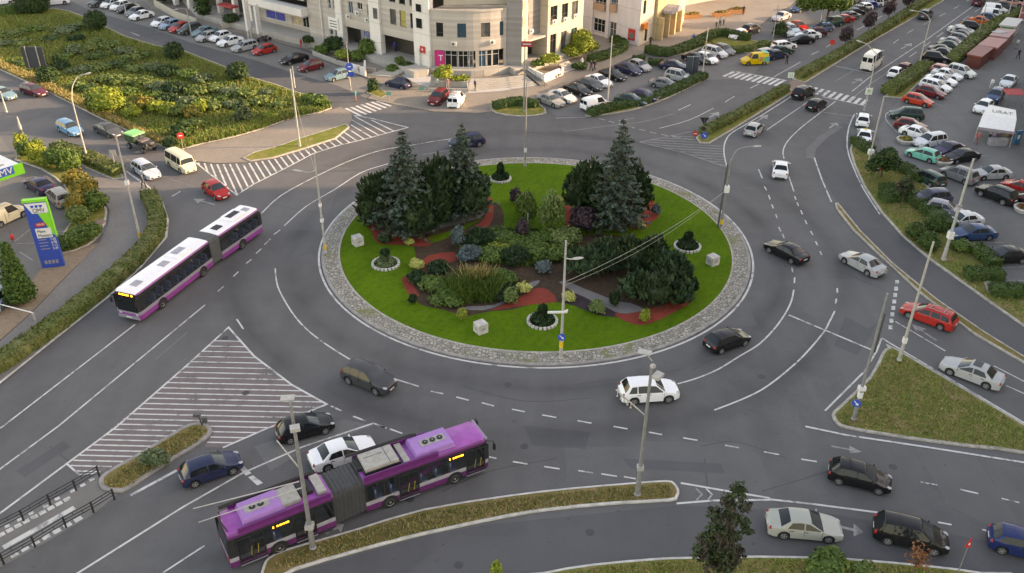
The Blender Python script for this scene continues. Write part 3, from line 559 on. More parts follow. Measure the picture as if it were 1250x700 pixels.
class Car:
    def __init__(s, p):
        s.p = p; L = p['L']; s.k = p.get('tum', .46); s.zg = p.get('zg', .20)
        X = [L/2, L/2-.03, L/2-.16, L/2-.5, p['xc'], p['xf'], (p['xf']+p['xr'])/2, p['xr'], p['xb'], -L/2+.14, -L/2+.03, -L/2]
        Z = [p['zh']-.16, p['zh']-.06, p['zh'], p['zh']+.08, p['zc'], p['H']-.05, p['H'], p['H']-.05, p['zd'], p['zd']-.03, p['zd']-.12, p['zd']-.24]
        if p['xb'] < -L/2+.16: X[-3], X[-2] = p['xb']-.02, p['xb']-.05; X[-3] = max(X[-3], -L/2+.06); X[-2] = max(X[-2], -L/2+.03)
        o = np.argsort(X); s.X = np.array(X)[o]; s.Z = np.array(Z)[o]
        xs = np.linspace(-L/2, L/2, 241); z = np.interp(xs, s.X, s.Z); kk = np.ones(9)/9
        zz = np.convolve(np.pad(z, 4, mode='edge'), kk, 'valid'); s.xs = xs; s.zt = zz
    def ztop(s, x): return float(np.interp(x, s.xs, s.zt))
    def w(s, x):
        L, W = s.p['L'], s.p['W']; f = max(0, (x-(L/2-.75))/.75); r_ = max(0, (-L/2+.6-x)/.6)
        return W/2*(1-.24*f**2.2-.16*r_**2.4)
    def belt(s, x): return min(s.p['zb']+.05*(-x/s.p['L']), s.ztop(x)-.05)
    def zbot(s, x):
        z = s.zg+.10*max(0, abs(x)-(s.p['L']/2-.5))
        for a in (s.p['af'], s.p['ar']):
            ra = s.p['r']+.065
            if abs(x-a) < ra: z = max(z, s.p['r']+math.sqrt(ra*ra-(x-a)**2))
        return z
    def side_y(s, x, z): return s.w(x)-.035-(z-s.belt(x))*s.k
    def sec(s, x):
        w, zb, zt, bl = s.w(x), s.zbot(x), s.ztop(x), s.belt(x); zu = zt-min(.085, (zt-bl)*.45); yu = s.side_y(x, zu)
        zb = min(zb, bl-.08); h = bl-zb
        return [(0, zb), (w-.10, zb), (w-.015, zb+.02), (w, zb+.35*h), (w-.005, zb+.72*h), (w-.035, bl), (s.side_y(x, bl+(zu-bl)*.5), bl+(zu-bl)*.5), (yu, zu), (yu-.085, zt-.034), (yu*.52, zt+.008), (0, zt+.026)]
    def top_z(s, x, y):
        q = s.sec(x)[7:]; ys = [a[0] for a in q][::-1]; zs = [a[1] for a in q][::-1]; return float(np.interp(abs(y), ys, zs))
    def body(s):
        L, p = s.p['L'], s.p
        st = set(np.round(np.linspace(-L/2, L/2, 34), 3)) | {-L/2+.02, -L/2+.06, L/2-.02, L/2-.06}
        for a in (p['af'], p['ar']):
            ra = p['r']+.066
            for i in range(13): st.add(round(a+ra*math.cos(math.pi*i/12), 3))
        for q in ('xc', 'xf', 'xr', 'xb'): st |= {p[q], p[q]+.05, p[q]-.05}
        st = sorted(t for t in st if -L/2 <= t <= L/2); bb = MB(); n = 20; vs = []
        for x in st:
            q = s.sec(x); fl = .04 if x in (st[0], st[-1]) else 0
            ring = q+[(-a, z) for a, z in q[-2:0:-1]]
            vs += [(x, a*(1-fl), z) for a, z in ring]
        N = len(st); fs = []; ks = []
        for i in range(N-1):
            for j in range(n):
                fs.append((i*n+j, i*n+(j+1) % n, (i+1)*n+(j+1) % n, (i+1)*n+j)); ks.append(1 if j in (0, 1, n-1, n-2) else 0)
        fs += [tuple(range(n))[::-1], tuple(range((N-1)*n, N*n))]; ks += [0, 0]
        bb.add(vs, fs); bb.k = ks
        # grille, lower bumper intake, plate recess, door seams and handles
        zf = s.zg
        bb.box((L/2-.03, 0, zf+.17), (.10, p['W']*.56, .15), 1); bb.box((L/2-.05, 0, p['zh']-.15), (.09, p['W']*.46, .09), 1)
        bb.box((-L/2+.04, 0, zf+.12), (.10, p['W']*.62, .12), 1)
        return bb
    def grid(s, F, nu, nv):
        bb = MB(); vs = [F(i/nu, j/nv) for i in range(nu+1) for j in range(nv+1)]
        fs = [(i*(nv+1)+j, (i+1)*(nv+1)+j, (i+1)*(nv+1)+j+1, i*(nv+1)+j+1) for i in range(nu) for j in range(nv)]
        return bb.add(vs, fs)
    def cross(s, xa, xb, marg=.09, lo=.012):
        def F(u, v):
            x = xa+(xb-xa)*u; q = s.sec(x); yw = (q[7][0]-marg*(.3+.7*u) if xa > xb else q[7][0]-marg); y = yw*(2*v-1); return (x+(.006 if xa > xb else -.006), y, s.top_z(x, y)+lo)
        return F
    def side(s, x0, x1, t0, t1, sg, z0=.035, z1=.095):
        def F(u, v):
            xb_ = x0+(x1-x0)*u; xt = t0+(t1-t0)*u; x = xb_+(xt-xb_)*v; bz = s.belt(xb_)+z0; tz = s.ztop(xt)-z1; z = bz+(tz-bz)*v
            return (x, sg*(s.side_y(x, z)+.012), z)
        return F
WHEEL = {}
def wheel_mesh(r):
    if r not in WHEEL:
        bb = MB(); M = Matrix.Rotation(R(90), 4, 'X'); t = .20
        bb.lathe([(r*.66, -t/2), (r*.94, -t/2), (r, -t/2+.04), (r, t/2-.04), (r*.94, t/2), (r*.66, t/2)], n=18, k=0, M=M)
        o = bb.build('wheel', 'rubber', None, 40); me = o.data; bpy.data.objects.remove(o)
        rb = MB(); rb.lathe([(r*.66, .088), (r*.60, .108), (r*.50, .092), (r*.16, .100), (r*.05, .106)], n=16, M=M)
        for i in range(5):
            a = 2*math.pi*i/5; q = Matrix.Rotation(a, 4, 'Y'); rb.box((r*.38, -.098, 0), (r*.42, .02, r*.15), 0, M=q)
        o = rb.build('rim', 'alloy', None, 40); m2 = o.data; bpy.data.objects.remove(o)
        WHEEL[r] = (me, m2)
    return WHEEL[r]
PROTO = {}
def seams(bb, c, p, kind):
    xm = (p['xc']+p['xb'])/2*.55 if not p.get('bus') else .9
    for sg in (1, -1):
        for x in ((xm, p['xc']-.12) if p.get('van') else (xm, p['xc']-.12, (xm+p['ar'])/2-.30)): bb.box((x, sg*(c.w(x)-.004), c.belt(x)-.27), (.016, .02, .50), 1)
        for x in ((xm+.14,) if p.get('van') else (xm+.14, (xm+p['ar'])/2-.16)): bb.box((x, sg*(c.w(x)+.004), c.belt(x)-.11), (.17, .025, .03), 1)
def make_proto(kind):
    p = CT[kind]; c = Car(p); L, W = p['L'], p['W']; root = link('parked_car' if kind not in ('small_van', 'van', 'minibus', 'high_minibus') else kind if kind != 'small_van' else 'parked_van'); root.empty_display_size = .3
    bb = c.body(); seams(bb, c, p, kind); body = bb.build('body', ['car_paint', 'black_trim'], root, 38)
    c.grid(c.cross(p['xc']-.05, p['xf']+.06), 5, 8).build('windscreen', 'screen_glass', root, 60)
    if p.get('van') or kind == 'high_minibus':
        for sg in (1, -1): q = MB(); q.box((-L/2-.004, sg*W*.21, p['H']*.70), (.03, W*.33, p['H']*.26)); q.build('rear_window', 'glass', root)
    elif 1:
        c.grid(c.cross(p['xb']+.05, p['xr']-.05, .12), 4, 8).build('rear_window', 'glass', root, 60)
    xm = (p['xc']+p['xb'])/2*.55 if not p.get('bus') else .9
    for sg in (1, -1):
        c.grid(c.side(xm+.04, p['xc']-.16, xm+.04, p['xf']-.02, sg), 6, 4).build('side_window', 'glass', root, 60)
        if p.get('van'): continue
        if p.get('bus'):
            e = p['xr']+.15; c.grid(c.side(e, -.62, e, -.62, sg), 6, 4).build('side_window', 'glass', root, 60); c.grid(c.side(-.54, xm-.06, -.54, xm-.06, sg), 4, 4).build('side_window', 'glass', root, 60)
        elif kind in ('estate', 'mpv', 'suv'):
            x2 = -1.10 if kind != 'suv' else -1.05; c.grid(c.side(x2, xm-.04, x2, xm-.04, sg), 5, 4).build('side_window', 'glass', root, 60)
            c.grid(c.side(p['xb']+.28, x2-.07, p['xr']+.12, x2-.07, sg), 4, 4).build('side_window', 'glass', root, 60)
        else:
            c.grid(c.side(p['xb']+(.42 if kind == 'saloon' else .38), xm-.04, p['xr']+.06, xm-.04, sg), 6, 4).build('side_window', 'glass', root, 60)
    me, m2 = wheel_mesh(p['r'])
    for ax in (p['af'], p['ar']):
        for sg in (1, -1):
            w = link('wheel', me, root); w.location = (ax, sg*(c.w(ax)-.10), p['r']); w.rotation_euler = (0, 0, 0 if sg < 0 else math.pi)
            link('rim', m2, w)
    for sg in (1, -1):
        x = L/2-.17; bb = MB(); bb.ball((0, 0, 0), (.20, .15, .06), n=10, m_=6); o = bb.build('headlight', 'lamp_clear', root, 60)
        o.location = (x, sg*(c.w(x)-.17), p['zh']-.055); o.rotation_euler = (0, R(12), -sg*R(28))
        bb = MB(); hz = .11 if kind not in ('mpv', 'suv', 'small_van', 'van', 'estate', 'high_minibus') else .19
        bb.ball((0, 0, 0), (.11, .15, hz), n=10, m_=6); o = bb.build('tail_light', 'lamp_red', root, 60); x = -L/2+.12; o.location = (x, sg*(c.w(x)-.13), p['zd']-.17); o.rotation_euler = (0, 0, sg*R(25))
        x = p['xc']-.22; bb = MB(); bb.ball((0, 0, 0), (.07, .11, .075), n=8, m_=6); bb.beam((0, -sg*.16, -.04), (0, 0, -.03), .05, .03); o = bb.build('mirror', 'car_paint', root, 50); o.location = (x, sg*(c.w(x)+.07), c.belt(x)+.07)
    bb = MB(); bb.box((0, 0, 0), (.02, .50, .11)); o = bb.build('number_plate', 'plate', root); o.location = (L/2+.022, 0, c.zg+.20)
    o2 = link('number_plate', o.data, root); o2.location = (-L/2-.012, 0, p['zd']-.30)
    return root
PAINTED = ('body', 'mirror', 'roof_rack')
def paint_car(o, c):
    for k in KIDS[o.session_uid]:
        if k.name.split('.')[0] in ('body', 'mirror'): k.color = (*c, 1)
CC = dict(white=(.80, .80, .805), silver=(.36, .365, .37), grey=(.17, .175, .18), dgrey=(.065, .068, .072), black=(.008, .0085, .0105), navy=(.018, .026, .065), dblue=(.02, .06, .14), blue=(.015, .05, .25), lblue=(.22, .32, .42), teal=(.14, .24, .28), red=(.46, .025, .02), orange=(.58, .09, .012), dred=(.16, .015, .02), maroon=(.10, .018, .03), dgreen=(.015, .052, .042), aqua=(.10, .47, .37), sgreen=(.34, .35, .315), yellow=(.68, .42, .012), cream=(.62, .55, .38), salmon=(.62, .30, .24), violet=(.035, .028, .075), brown=(.07, .05, .045), skyblue=(.10, .26, .42), greige=(.27, .255, .235))
def car(x, y, dx, dy, kind, col, label, group=None, name=None, cat='car', zc=.65):
    c = G(x, y, zc); f = G(x+dx, y+dy, zc); a = math.atan2(f.y-c.y, f.x-c.x)
    if kind not in PROTO: PROTO[kind] = make_proto(kind); o = PROTO[kind]
    else: o = copy_tree(PROTO[kind])
    o.location = (c.x, c.y, car_z); o.rotation_euler = (0, 0, a)
    if name: o.name = name; 
    paint_car(o, CC[col] if isinstance(col, str) else col)
    if group: o['group'] = group
    elif 'group' in o: del o['group']
    o['label'] = label; o['category'] = cat
    return o
car_z = .006
def mv(*a, **k): return car(*a, **k)
g = 'cars driving on the roundabout and its arms'
mv(450, 461, 50, 20, 'suv', (.055, .055, .057), 'dark grey crossover on the ring road below the left side of the lawn', g, 'moving_car')
mv(372, 520, 60, -17, 'hatchback', 'black', 'black hatchback just above the white saloon beside the striped triangle', g, 'moving_car')
mv(257, 570, 65, -22, 'hatchback', 'navy', 'dark blue hatchback beside the narrow grassy island at lower left', g, 'moving_car')
mv(418, 551, 60, -19, 'saloon', 'white', 'white saloon half hidden behind the purple trolleybus', g, 'moving_car')
mv(792, 477, 62, -4, 'suv', 'white', 'white crossover driving behind the tall lamp post on the splitter island', g, 'moving_car')
mv(888, 414, 44, -15, 'hatchback', 'black', 'black hatchback hugging the cobbled apron at lower right of the lawn', g, 'moving_car')
mv(960, 306, -38, -19, 'saloon', 'black', 'black saloon beside the dashed lanes right of the lawn', g, 'moving_car')
mv(1053, 320, -38, -20, 'saloon', 'silver', 'silver saloon next to the tip of the narrow separator strip', g, 'moving_car')
redc = mv(1134, 384, -54, -20, 'estate', 'red', 'red estate car with roof bars waiting beside the separator strip', g, 'moving_car')
silc = mv(1187, 453, -72, -27, 'saloon', 'silver', 'big silver saloon with dark sunroof beside the triangular grass island', g, 'moving_car')
mv(1050, 580, 85, 21, 'hatchback', 'black', 'black hatchback driving right under the triangular grass island', g, 'moving_car')
mv(982, 640, 85, 8, 'saloon', 'sgreen', 'pale silver-green saloon in the bottom lane', g, 'moving_car')
mv(1112, 651, 95, 22, 'mpv', 'black', 'black people carrier behind the red-leaved sapling in the bottom lane', g, 'moving_car')
mv(1251, 663, 80, 20, 'hatchback', (.008, .022, .10), 'blue hatchback cut off by the right edge at the bottom', g, 'moving_car')
mv(921, 157, 12, -11, 'hatchback', 'silver', 'silver hatchback just right of the lower median hedge', g, 'moving_car')
mv(953, 205, 1, -14, 'saloon', 'white', 'white saloon seen from behind entering the avenue', g, 'moving_car')
mv(981, 113, 14, -7, 'suv', 'black', 'black crossover at the zebra crossing, left one of two', g, 'moving_car')
mv(997, 127, 14, -8, 'hatchback', 'black', 'small black hatchback just below the zebra crossing stripes', g, 'moving_car')
mv(570, 173, -30, 5, 'suv', 'navy', 'dark navy crossover half hidden behind the pointed spruce top', g, 'moving_car')
mv(1130, 18, 13, -9, 'suv', 'dgrey', 'grey car driving away on the avenue beside the curved lamp', g, 'moving_car')
mv(1195, 2, 12, -9, 'suv', 'maroon', 'dark maroon car far up the avenue at the top edge', g, 'moving_car')
mv(1094, 88, 12, -9, 'hatchback', 'white', 'small white car behind the bright red one by the hedge tip', g, 'moving_car')
mv(1105, 82.5, 12, -9, 'hatchback', 'dred', 'small bright red car just ahead of the white one by the hedge tip', g, 'moving_car')
mv(41, 110, 20, 6, 'estate', 'maroon', 'maroon estate car on the road along the meadow', g, 'moving_car')
mv(85, 156, 14, 7, 'estate', 'skyblue', 'light blue old estate car beside the curved street lamp', g, 'moving_car')
mv(132, 158, 25, 10, 'saloon', 'dgrey', 'charcoal saloon by the meadow kerb ahead of the green truck', g, 'moving_car')
mv(3, 114, 20, 6, 'saloon', 'teal', 'dark teal car cut off by the left edge of the picture', g, 'moving_car')
mv(178, 207, 22, 14, 'estate', (.40, .44, .50), 'silver-blue estate car beside the cream minibus', g, 'moving_car')
mv(263.5, 231.5, 18, 12, 'hatchback', 'red', 'small red hatchback at the end of the striped area', g, 'moving_car')
mv(220, 196, 24, 14, 'minibus', 'cream', 'cream old minibus waiting at the junction by the meadow', None, 'minibus', 'minibus', 1.0)
mv(1065, 73, 13, -10, 'high_minibus', (.70, .66, .60), 'white high-roofed minibus seen from behind on the avenue', None, 'high_roof_minibus', 'minibus', 1.2)
mv(1053.7, 145.5, 2, -14, 'hatchback', 'white', 'white car in the lay-by, nearer the zebra crossing', g, 'parked_car')
taxi = mv(1055.5, 165, 2.5, -14, 'saloon', 'white', 'white taxi in the lay-by next to the clipped hedge end', g, 'parked_car')
g = 'cars parked in the bays along the side street'
for a in ((122, 3, 'suv', 'dgrey', 'dark grey car at the far end of the side street bays'), (134.5, 4.5, 'hatchback', 'white', 'white car second from the far end of the side street bays'), (146, 7, 'hatchback', 'white', 'white car third from the far end of the side street bays'),
          (156, 10, 'saloon', 'black', 'black car between two white cars and a grey one near the far lamp post'), (165, 14.5, 'hatchback', 'grey', 'grey car partly hidden by the last white saloon of the far group'), (172.5, 18.5, 'saloon', 'white', 'white saloon nearest the gap in the side street bays'),
          (197, 27, 'hatchback', 'white', 'pale car first after the gap in the side street bays'), (207, 30, 'hatchback', 'lblue', 'pale blue car beside the red one in the side street bays'), (219, 33.5, 'hatchback', 'red', 'red car squeezed between pale blue and dark grey cars'), (232, 36, 'suv', 'dgrey', 'dark grey car behind the slim street post in the bays'),
          (249, 38, 'saloon', 'teal', 'blue-grey car behind the pale silver hatchback'), (252.5, 44.5, 'hatchback', 'silver', 'pale silver hatchback seen end-on in the side street bays'), (268.5, 44.5, 'hatchback', 'white', 'white hatchback left of the longer white saloon in the bays'), (281, 50, 'saloon', 'white', 'long white saloon near the white sign pylons'), (298.5, 56.5, 'estate', 'silver', 'silver estate car next to the bright red hatchback'),
          (322.5, 60.5, 'hatchback', 'red', 'bright red hatchback below the motorcycles'), (359, 71.5, 'saloon', 'black', 'black saloon parked alone beside the dark red car'), (379, 80.5, 'hatchback', 'dred', 'dark red hatchback next to the black saloon'), (412.5, 91.5, 'hatchback', 'teal', 'blue-grey small hatchback nearest the blue round signs')):
    mv(a[0], a[1], -28, 6.5 if a[2] != 'hatchback' or a[0] > 300 else 8, a[2], a[3], a[4], g)
KIDS_c = mv(486, 101.5, -22, -5, 'hatchback', 'navy', 'dark navy hatchback standing alone at the foot of the stairs')
mv(535, 119.5, -14, 12, 'suv', 'dred', 'maroon off-roader facing the road beside the white van with ladders')
vanl = mv(557, 120, 9, -12, 'small_van', 'white', 'white van with a ladder rack on its roof beside the maroon off-roader', None, 'parked_van', 'van', .9)
g = 'cars in the car park by the corner building'
for a in ((672, 122, 26, 9, 'saloon', 'greige', 'dull silver saloon nearest the roundabout in the car park'), (686.5, 117, 26, 9, 'saloon', (.5, .5, .5), 'pale silver saloon behind the dull one in the car park'), (705.6, 109, 26, 9, 'saloon', 'black', 'black saloon beside the white panel van'), (720, 102.5, 26, 9, 'saloon', 'dgrey', 'dark grey saloon between the black and the white one'), (731, 98, 26, 9, 'saloon', 'white', 'white saloon left of the tall car park lamp post'),
          (748, 91, 26, 8, 'saloon', 'black', 'black saloon just behind the tall car park lamp post'), (767, 84, 26, 8, 'saloon', 'navy', 'dark navy saloon beside the pale silver one by the small hedges'), (781, 80, 26, 9, 'hatchback', 'silver', 'pale silver hatchback at the upper end of the car park row'), (770, 121.5, 27, 4, 'saloon', 'dgreen', 'very dark green saloon by the strip hedge'), (785, 116, 27, 6, 'saloon', 'violet', 'dark purple saloon behind the dark green one'),
          (811, 102, 27, 4.5, 'saloon', 'grey', 'mid grey saloon next to the silver people carrier'), (828.5, 93, 27, 6, 'mpv', 'silver', 'silver people carrier right below the dark advertising totem'), (823, 80, 24, 3, 'saloon', 'navy', 'navy saloon parked left of the dark advertising totem'), (849, 71, 26, 7, 'saloon', 'black', 'black saloon behind the dark advertising totem'), (863, 71, 22, 7, 'hatchback', 'white', 'white hatchback in front of the yellow-footed lamp post'), (872.5, 64, 26, 6.5, 'mpv', (.55, .55, .56), 'pale silver people carrier by the grassy plaza corner'), (884, 60.5, 24, 8, 'hatchback', 'grey', 'grey hatchback behind the pale people carrier')):
    mv(*a, g)
mv(727, 125, 25, -6, 'small_van', 'white', 'white panel van standing in the car park entrance', None, 'parked_van', 'van', .9)
yv = mv(921.5, 71.5, -28, 1, 'small_van', 'yellow', 'yellow delivery van with coloured tail on the red forecourt', None, 'parked_van', 'van', .9)
g = 'cars parked beyond the grassy plaza'
for a in ((901, 42, -14, 5, 'hatchback', 'white', 'white hatchback beside the plaza hedge, nearer one of two'), (916.5, 36, 14, -5, 'suv', 'black', 'black off-roader behind the white hatchback at the plaza hedge'), (936, 66, 20, -4, 'mpv', 'silver', 'silver people carrier directly behind the yellow van'), (947.5, 66.5, 20, -4, 'hatchback', 'navy', 'dark navy hatchback just right of the yellow van'), (954, 61.5, 22, -3, 'saloon', 'dgreen', 'dark green saloon between white and navy cars behind the yellow van'), (957, 55.5, 22, -3, 'estate', 'white', 'white estate car at the back of the cluster behind the yellow van'),
          (978, 48.5, -26, 1, 'saloon', 'black', 'black saloon in front of the white car under the big tree'), (986, 42.5, -24, 1, 'saloon', 'white', 'white saloon between the black and the maroon one'), (995, 39.5, -24, 0, 'hatchback', 'maroon', 'dark maroon hatchback behind the white saloon'), (959, 38.5, 14, 6, 'hatchback', (.45, .52, .52), 'pale teal hatchback beside the dark round bush'), (966, 35.5, 14, 6, 'hatchback', 'lblue', 'pale blue hatchback between the teal and the red cars'), (974, 31.5, 18, 6, 'saloon', 'red', 'red saloon left of the big tree'), (954, 20, -16, 5, 'saloon', (.5, .5, .53), 'pale grey saloon driving on the upper service road'), (977, 9.5, -20, 6, 'saloon', 'dblue', 'steel blue car on the upper service road near the top edge'),
          (1004, 34, -25, 2, 'hatchback', 'dblue', 'deep blue hatchback first of the avenue row under the tree'), (1016, 27.5, -25, 2, 'suv', 'dgreen', 'very dark green off-roader second in the avenue row'), (1028, 23.5, -24, 2, 'saloon', 'red', 'red saloon third in the avenue row'), (1036, 19.5, -24, 2, 'saloon', 'grey', 'grey saloon fourth in the avenue row'), (1041, 15.5, -24, 2, 'saloon', 'black', 'black saloon fifth in the avenue row'), (1047, 12, -24, 2, 'saloon', 'dgrey', 'charcoal saloon sixth in the avenue row'), (1053, 9, -24, 2, 'hatchback', 'white', 'white hatchback seventh in the avenue row'), (1059, 7, -24, 2, 'hatchback', 'blue', 'blue hatchback eighth in the avenue row'), (1065, 4.5, -24, 2, 'mpv', (.6, .63, .66), 'pale people carrier ninth in the avenue row'), (1074, 2.5, -24, 2, 'saloon', 'grey', 'grey saloon tenth in the avenue row'), (1080, 0, -24, 2, 'saloon', 'dred', 'dark red saloon at the far end of the avenue row'), (1040, 0, -20, 4, 'mpv', 'greige', 'greenish beige people carrier behind the avenue row at the top edge')):
    mv(*a, g)
g = 'cars parked between the avenue and the kiosks'
for a in ((1142.5, 71, 27, 3, 'suv', 'black', 'black off-roader at the near end of the row beside the kiosk hedge'), (1153, 65, 27, 4, 'saloon', 'black', 'black saloon second in the row beside the kiosk hedge'), (1151, 61, 27, 4, 'saloon', 'dgrey', 'dark grey saloon third in the row beside the kiosk hedge'), (1161, 56, 27, 5, 'saloon', 'dgreen', 'very dark green saloon fourth in the row beside the kiosk hedge'), (1164, 51.5, 27, 5, 'saloon', 'silver', 'silver saloon fifth in the row beside the kiosk hedge'), (1173, 47, 25, 5, 'hatchback', 'grey', 'mid grey hatchback sixth in the row beside the kiosk hedge'), (1176, 43, 26, 5, 'saloon', 'dgrey', 'charcoal saloon seventh in the row beside the kiosk hedge'), (1177, 39.5, 26, 5, 'hatchback', 'silver', 'silver hatchback eighth in the row beside the kiosk hedge'), (1174, 36.5, 26, 4, 'saloon', (.55, .55, .55), 'pale silver saloon ninth in the row beside the kiosk hedge'),
          (1187, 33, 27, 3, 'suv', 'black', 'black off-roader just below the orange car'), (1199, 25.5, 27, 4, 'saloon', 'orange', 'orange car in the row beside the kiosk hedge'), (1209, 22, 24, 4, 'hatchback', 'dblue', 'dark blue hatchback between the orange car and a white van'), (1226, 7, 26, 3, 'saloon', 'dgrey', 'dark grey saloon beyond the two white vans'), (1236, 3, 26, 3, 'saloon', 'salmon', 'pale pinkish saloon at the far top right'), (1243, -1, 26, 3, 'suv', 'black', 'black off-roader at the top right corner')):
    mv(*a, g)
mv(1213, 16.5, 27, 3, 'small_van', 'white', 'nearer white panel van behind the dark blue hatchback', g, 'parked_van', 'van', .9)
mv(1216, 10.5, 27, 3, 'small_van', 'white', 'farther white panel van of the two near the top edge', g, 'parked_van', 'van', .9)
g = 'cars parked in the car park on the right'
for a in ((1173.5, 87.5, 27, 7, 'mpv', (.58, .6, .58), 'silver-green people carrier in front of the dark red kiosk'), (1152, 86, 26, 6, 'hatchback', 'salmon', 'pale salmon hatchback at the upper end of the row by the long hedge'), (1156.5, 90.5, 26, 6, 'saloon', 'white', 'white saloon second from the upper end by the long hedge'), (1149, 97.5, 26, 5.5, 'saloon', 'white', 'white saloon third from the upper end by the long hedge'), (1142.5, 104.5, 27, 7, 'estate', 'white', 'white estate car behind the crimson hatchback'), (1137, 112.5, 26, 6, 'hatchback', 'dred', 'crimson hatchback between the white estate and the orange-red car'), (1121, 122, 26, 6, 'hatchback', (.55, .045, .02), 'orange-red hatchback at the lower end of the row by the long hedge'),
          (1107, 139.5, -27, -2, 'mpv', 'dgreen', 'dark green people carrier alone by the curved white line'), (1112, 152.5, 24, 4, 'hatchback', 'dred', 'dark red hatchback between the dark green people carrier and a white saloon'), (1121, 162, 24, 7, 'saloon', 'white', 'white saloon behind the round orange flower tub'), (1136, 172, -25, 4, 'mpv', (.6, .6, .63), 'silver-white people carrier above the turquoise car'), (1127, 188, -26, -8, 'hatchback', 'aqua', 'turquoise hatchback left of the dark blue saloon'), (1158, 181.5, -26, 6, 'saloon', 'violet', 'dark violet saloon between the turquoise car and the silver-white people carrier'), (1174, 190, -27, 4, 'saloon', 'black', 'black saloon behind the white concrete tub'), (1171, 213, -24, -9, 'mpv', 'grey', 'grey people carrier right behind the tall leaning lamp post'), (1210.5, 211, -28, 1, 'saloon', 'silver', 'silver saloon facing the grey people carrier near the right edge'),
          (1132, 216, -26, -13, 'estate', 'dgreen', 'dark estate car pulling out behind the clipped hedge'), (1217, 237, -28, -11, 'suv', 'black', 'big black off-roader crossing the car park at right'), (1246, 228, -26, -8, 'hatchback', 'red', 'red hatchback cut off by the right edge beyond the black off-roader'), (1256, 243, -26, -8, 'saloon', 'black', 'black saloon cut off by the right edge beside the red car'), (1136, 242, -28, 2, 'suv', (.05, .06, .10), 'dark blue off-roader nosing the hedge, uppermost of its row'), (1153, 254.5, 27, 6, 'hatchback', (.26, .25, .29), 'purple-grey hatchback second in the row nosing the hedge'), (1174, 268, -28, 3, 'saloon', (.55, .55, .55), 'pale silver saloon third in the row behind the leaning lamp post'), (1188, 283.5, -29, 1, 'saloon', 'dblue', 'steel blue saloon beside the empty bay'), (1227, 311, -30, 1, 'saloon', 'black', 'black saloon parked below the empty bay at the right edge'),
          (1231.5, 99, -9, 9, 'saloon', (.6, .63, .66), 'white saloon furthest of three by the stall'), (1215, 117.5, -9, 10, 'suv', 'dblue', 'dark blue off-roader between two white cars by the stall'), (1200.5, 130, -13, 9, 'hatchback', 'white', 'white hatchback nearest the white market tent')):
    mv(*a, g)
g = 'vehicles on the fuel station forecourt'
mv(47.5, 225, -16, -9, 'saloon', 'violet', 'dark plum saloon parked in front of the grey people carrier', g)
mv(72, 240, -13, -12, 'mpv', 'greige', 'grey people carrier parked beside the shrubs at the station', g)
mv(6, 260, 18, -8, 'small_van', 'cream', 'cream van cut off by the left edge on the forecourt', g, 'parked_van', 'van', .9)
mv(-6, 363, 8, -14, 'saloon', 'lblue', 'pale blue car at the left edge behind the pointed conifer', g)
mv(3, 1, 20, -2, 'hatchback', 'white', 'white car at the top left corner of the picture'); 
mv(66, -1.5, 26, -2, 'van', 'white', 'long white van on the far road at the top left', None, 'parked_van', 'van', 1.1)
# extras on single vehicles
q = MB()
for y in (-.5, .5): q.tube([(-1.6, y, 1.50), (-1.5, y, 1.56), (.1, y, 1.58), (.2, y, 1.52)], .02, 6)
for x in (-1.2, -.1): q.box((x, 0, 1.585), (.06, 1.1, .03))
q.build('roof_bars', 'steel', redc); q = MB(); q.box((-.25, 0, 1.478), (.62, .82, .03)); q.build('sunroof', 'glass', silc); q = MB(); q.box((-.2, 0, 1.54), (.14, .36, .12)); q.build('taxi_sign', 'yellow', taxi)
bb = MB()
for y in (-.45, -.15, .2, .5): bb.tube([(-1.9, y, 1.97), (.5, y, 1.97)], .028, 6)
for x in (-1.7, -.8, .2): bb.box((x, 0, 1.91), (.06, 1.25, .06))
bb.build('ladder_rack', 'steel', vanl)
for k_, (sx, c_) in enumerate(((-1.35, 'green'), (-1.8, 'lblue'))):
    bb = MB()
    for sg in (1, -1): bb.box((sx, sg*.905, .95), (.48, .03, .8))
    bb.box((sx, 0, 1.885), (.48, 1.2, .03)); bb.build('colour_panel', 'flat_paint', yv).color = (*((.16, .5, .10) if k_ == 0 else (.05, .42, .50)), 1)
bb = MB()
for sg in (1, -1): bb.box((-.75, sg*.905, 1.0), (.55, .03, .7))
bb.build('colour_panel', 'flat_paint', yv).color = (.55, .25, .12, 1)
# old open truck with a green cab
t = thing('off_road_truck', 'old dark flat-bed truck with a bright green cab roof', 'truck', (0, 0, 0)); c = G(172, 175, .8); f = G(172+26, 175+9, .8); t.location = (c.x, c.y, car_z); t.rotation_euler = (0, 0, math.atan2(f.y-c.y, f.x-c.x))
bb = MB(); bb.box((0, 0, .78), (4.3, .9, .22), 0); bb.box((1.1, 0, 1.05), (1.7, 1.25, .42), 0, taper=.9); bb.box((1.95, 0, .85), (.22, 1.7, .3), 0)
for sx in (1.2,):
    for sg in (1, -1): bb.box((sx, sg*.78, 1.02), (1.1, .32, .10), 0)
bb.build('chassis', 'black_trim', t)
bb = MB(); bb.box((-1.0, 0, 1.45), (1.9, 1.7, .9), 0, taper=.94); bb.build('cab', 'flat_paint', t, 30).color = (.02, .06, .02, 1)
bb = MB(); bb.box((-1.0, 0, 1.95), (2.05, 1.78, .14), 0, taper=.9); bb.build('cab_roof', 'flat_paint', t).color = (.16, .50, .16, 1)
bb = MB(); bb.box((-.05, 0, 1.62), (.05, 1.45, .48)); bb.build('windscreen', 'screen_glass', t)
bb = MB(); bb.box((.55, .1, 1.32), (.9, 1.3, .12)); bb.build('load', 'flat_paint', t).color = (.16, .12, .12, 1)
me, m2 = wheel_mesh(.36)
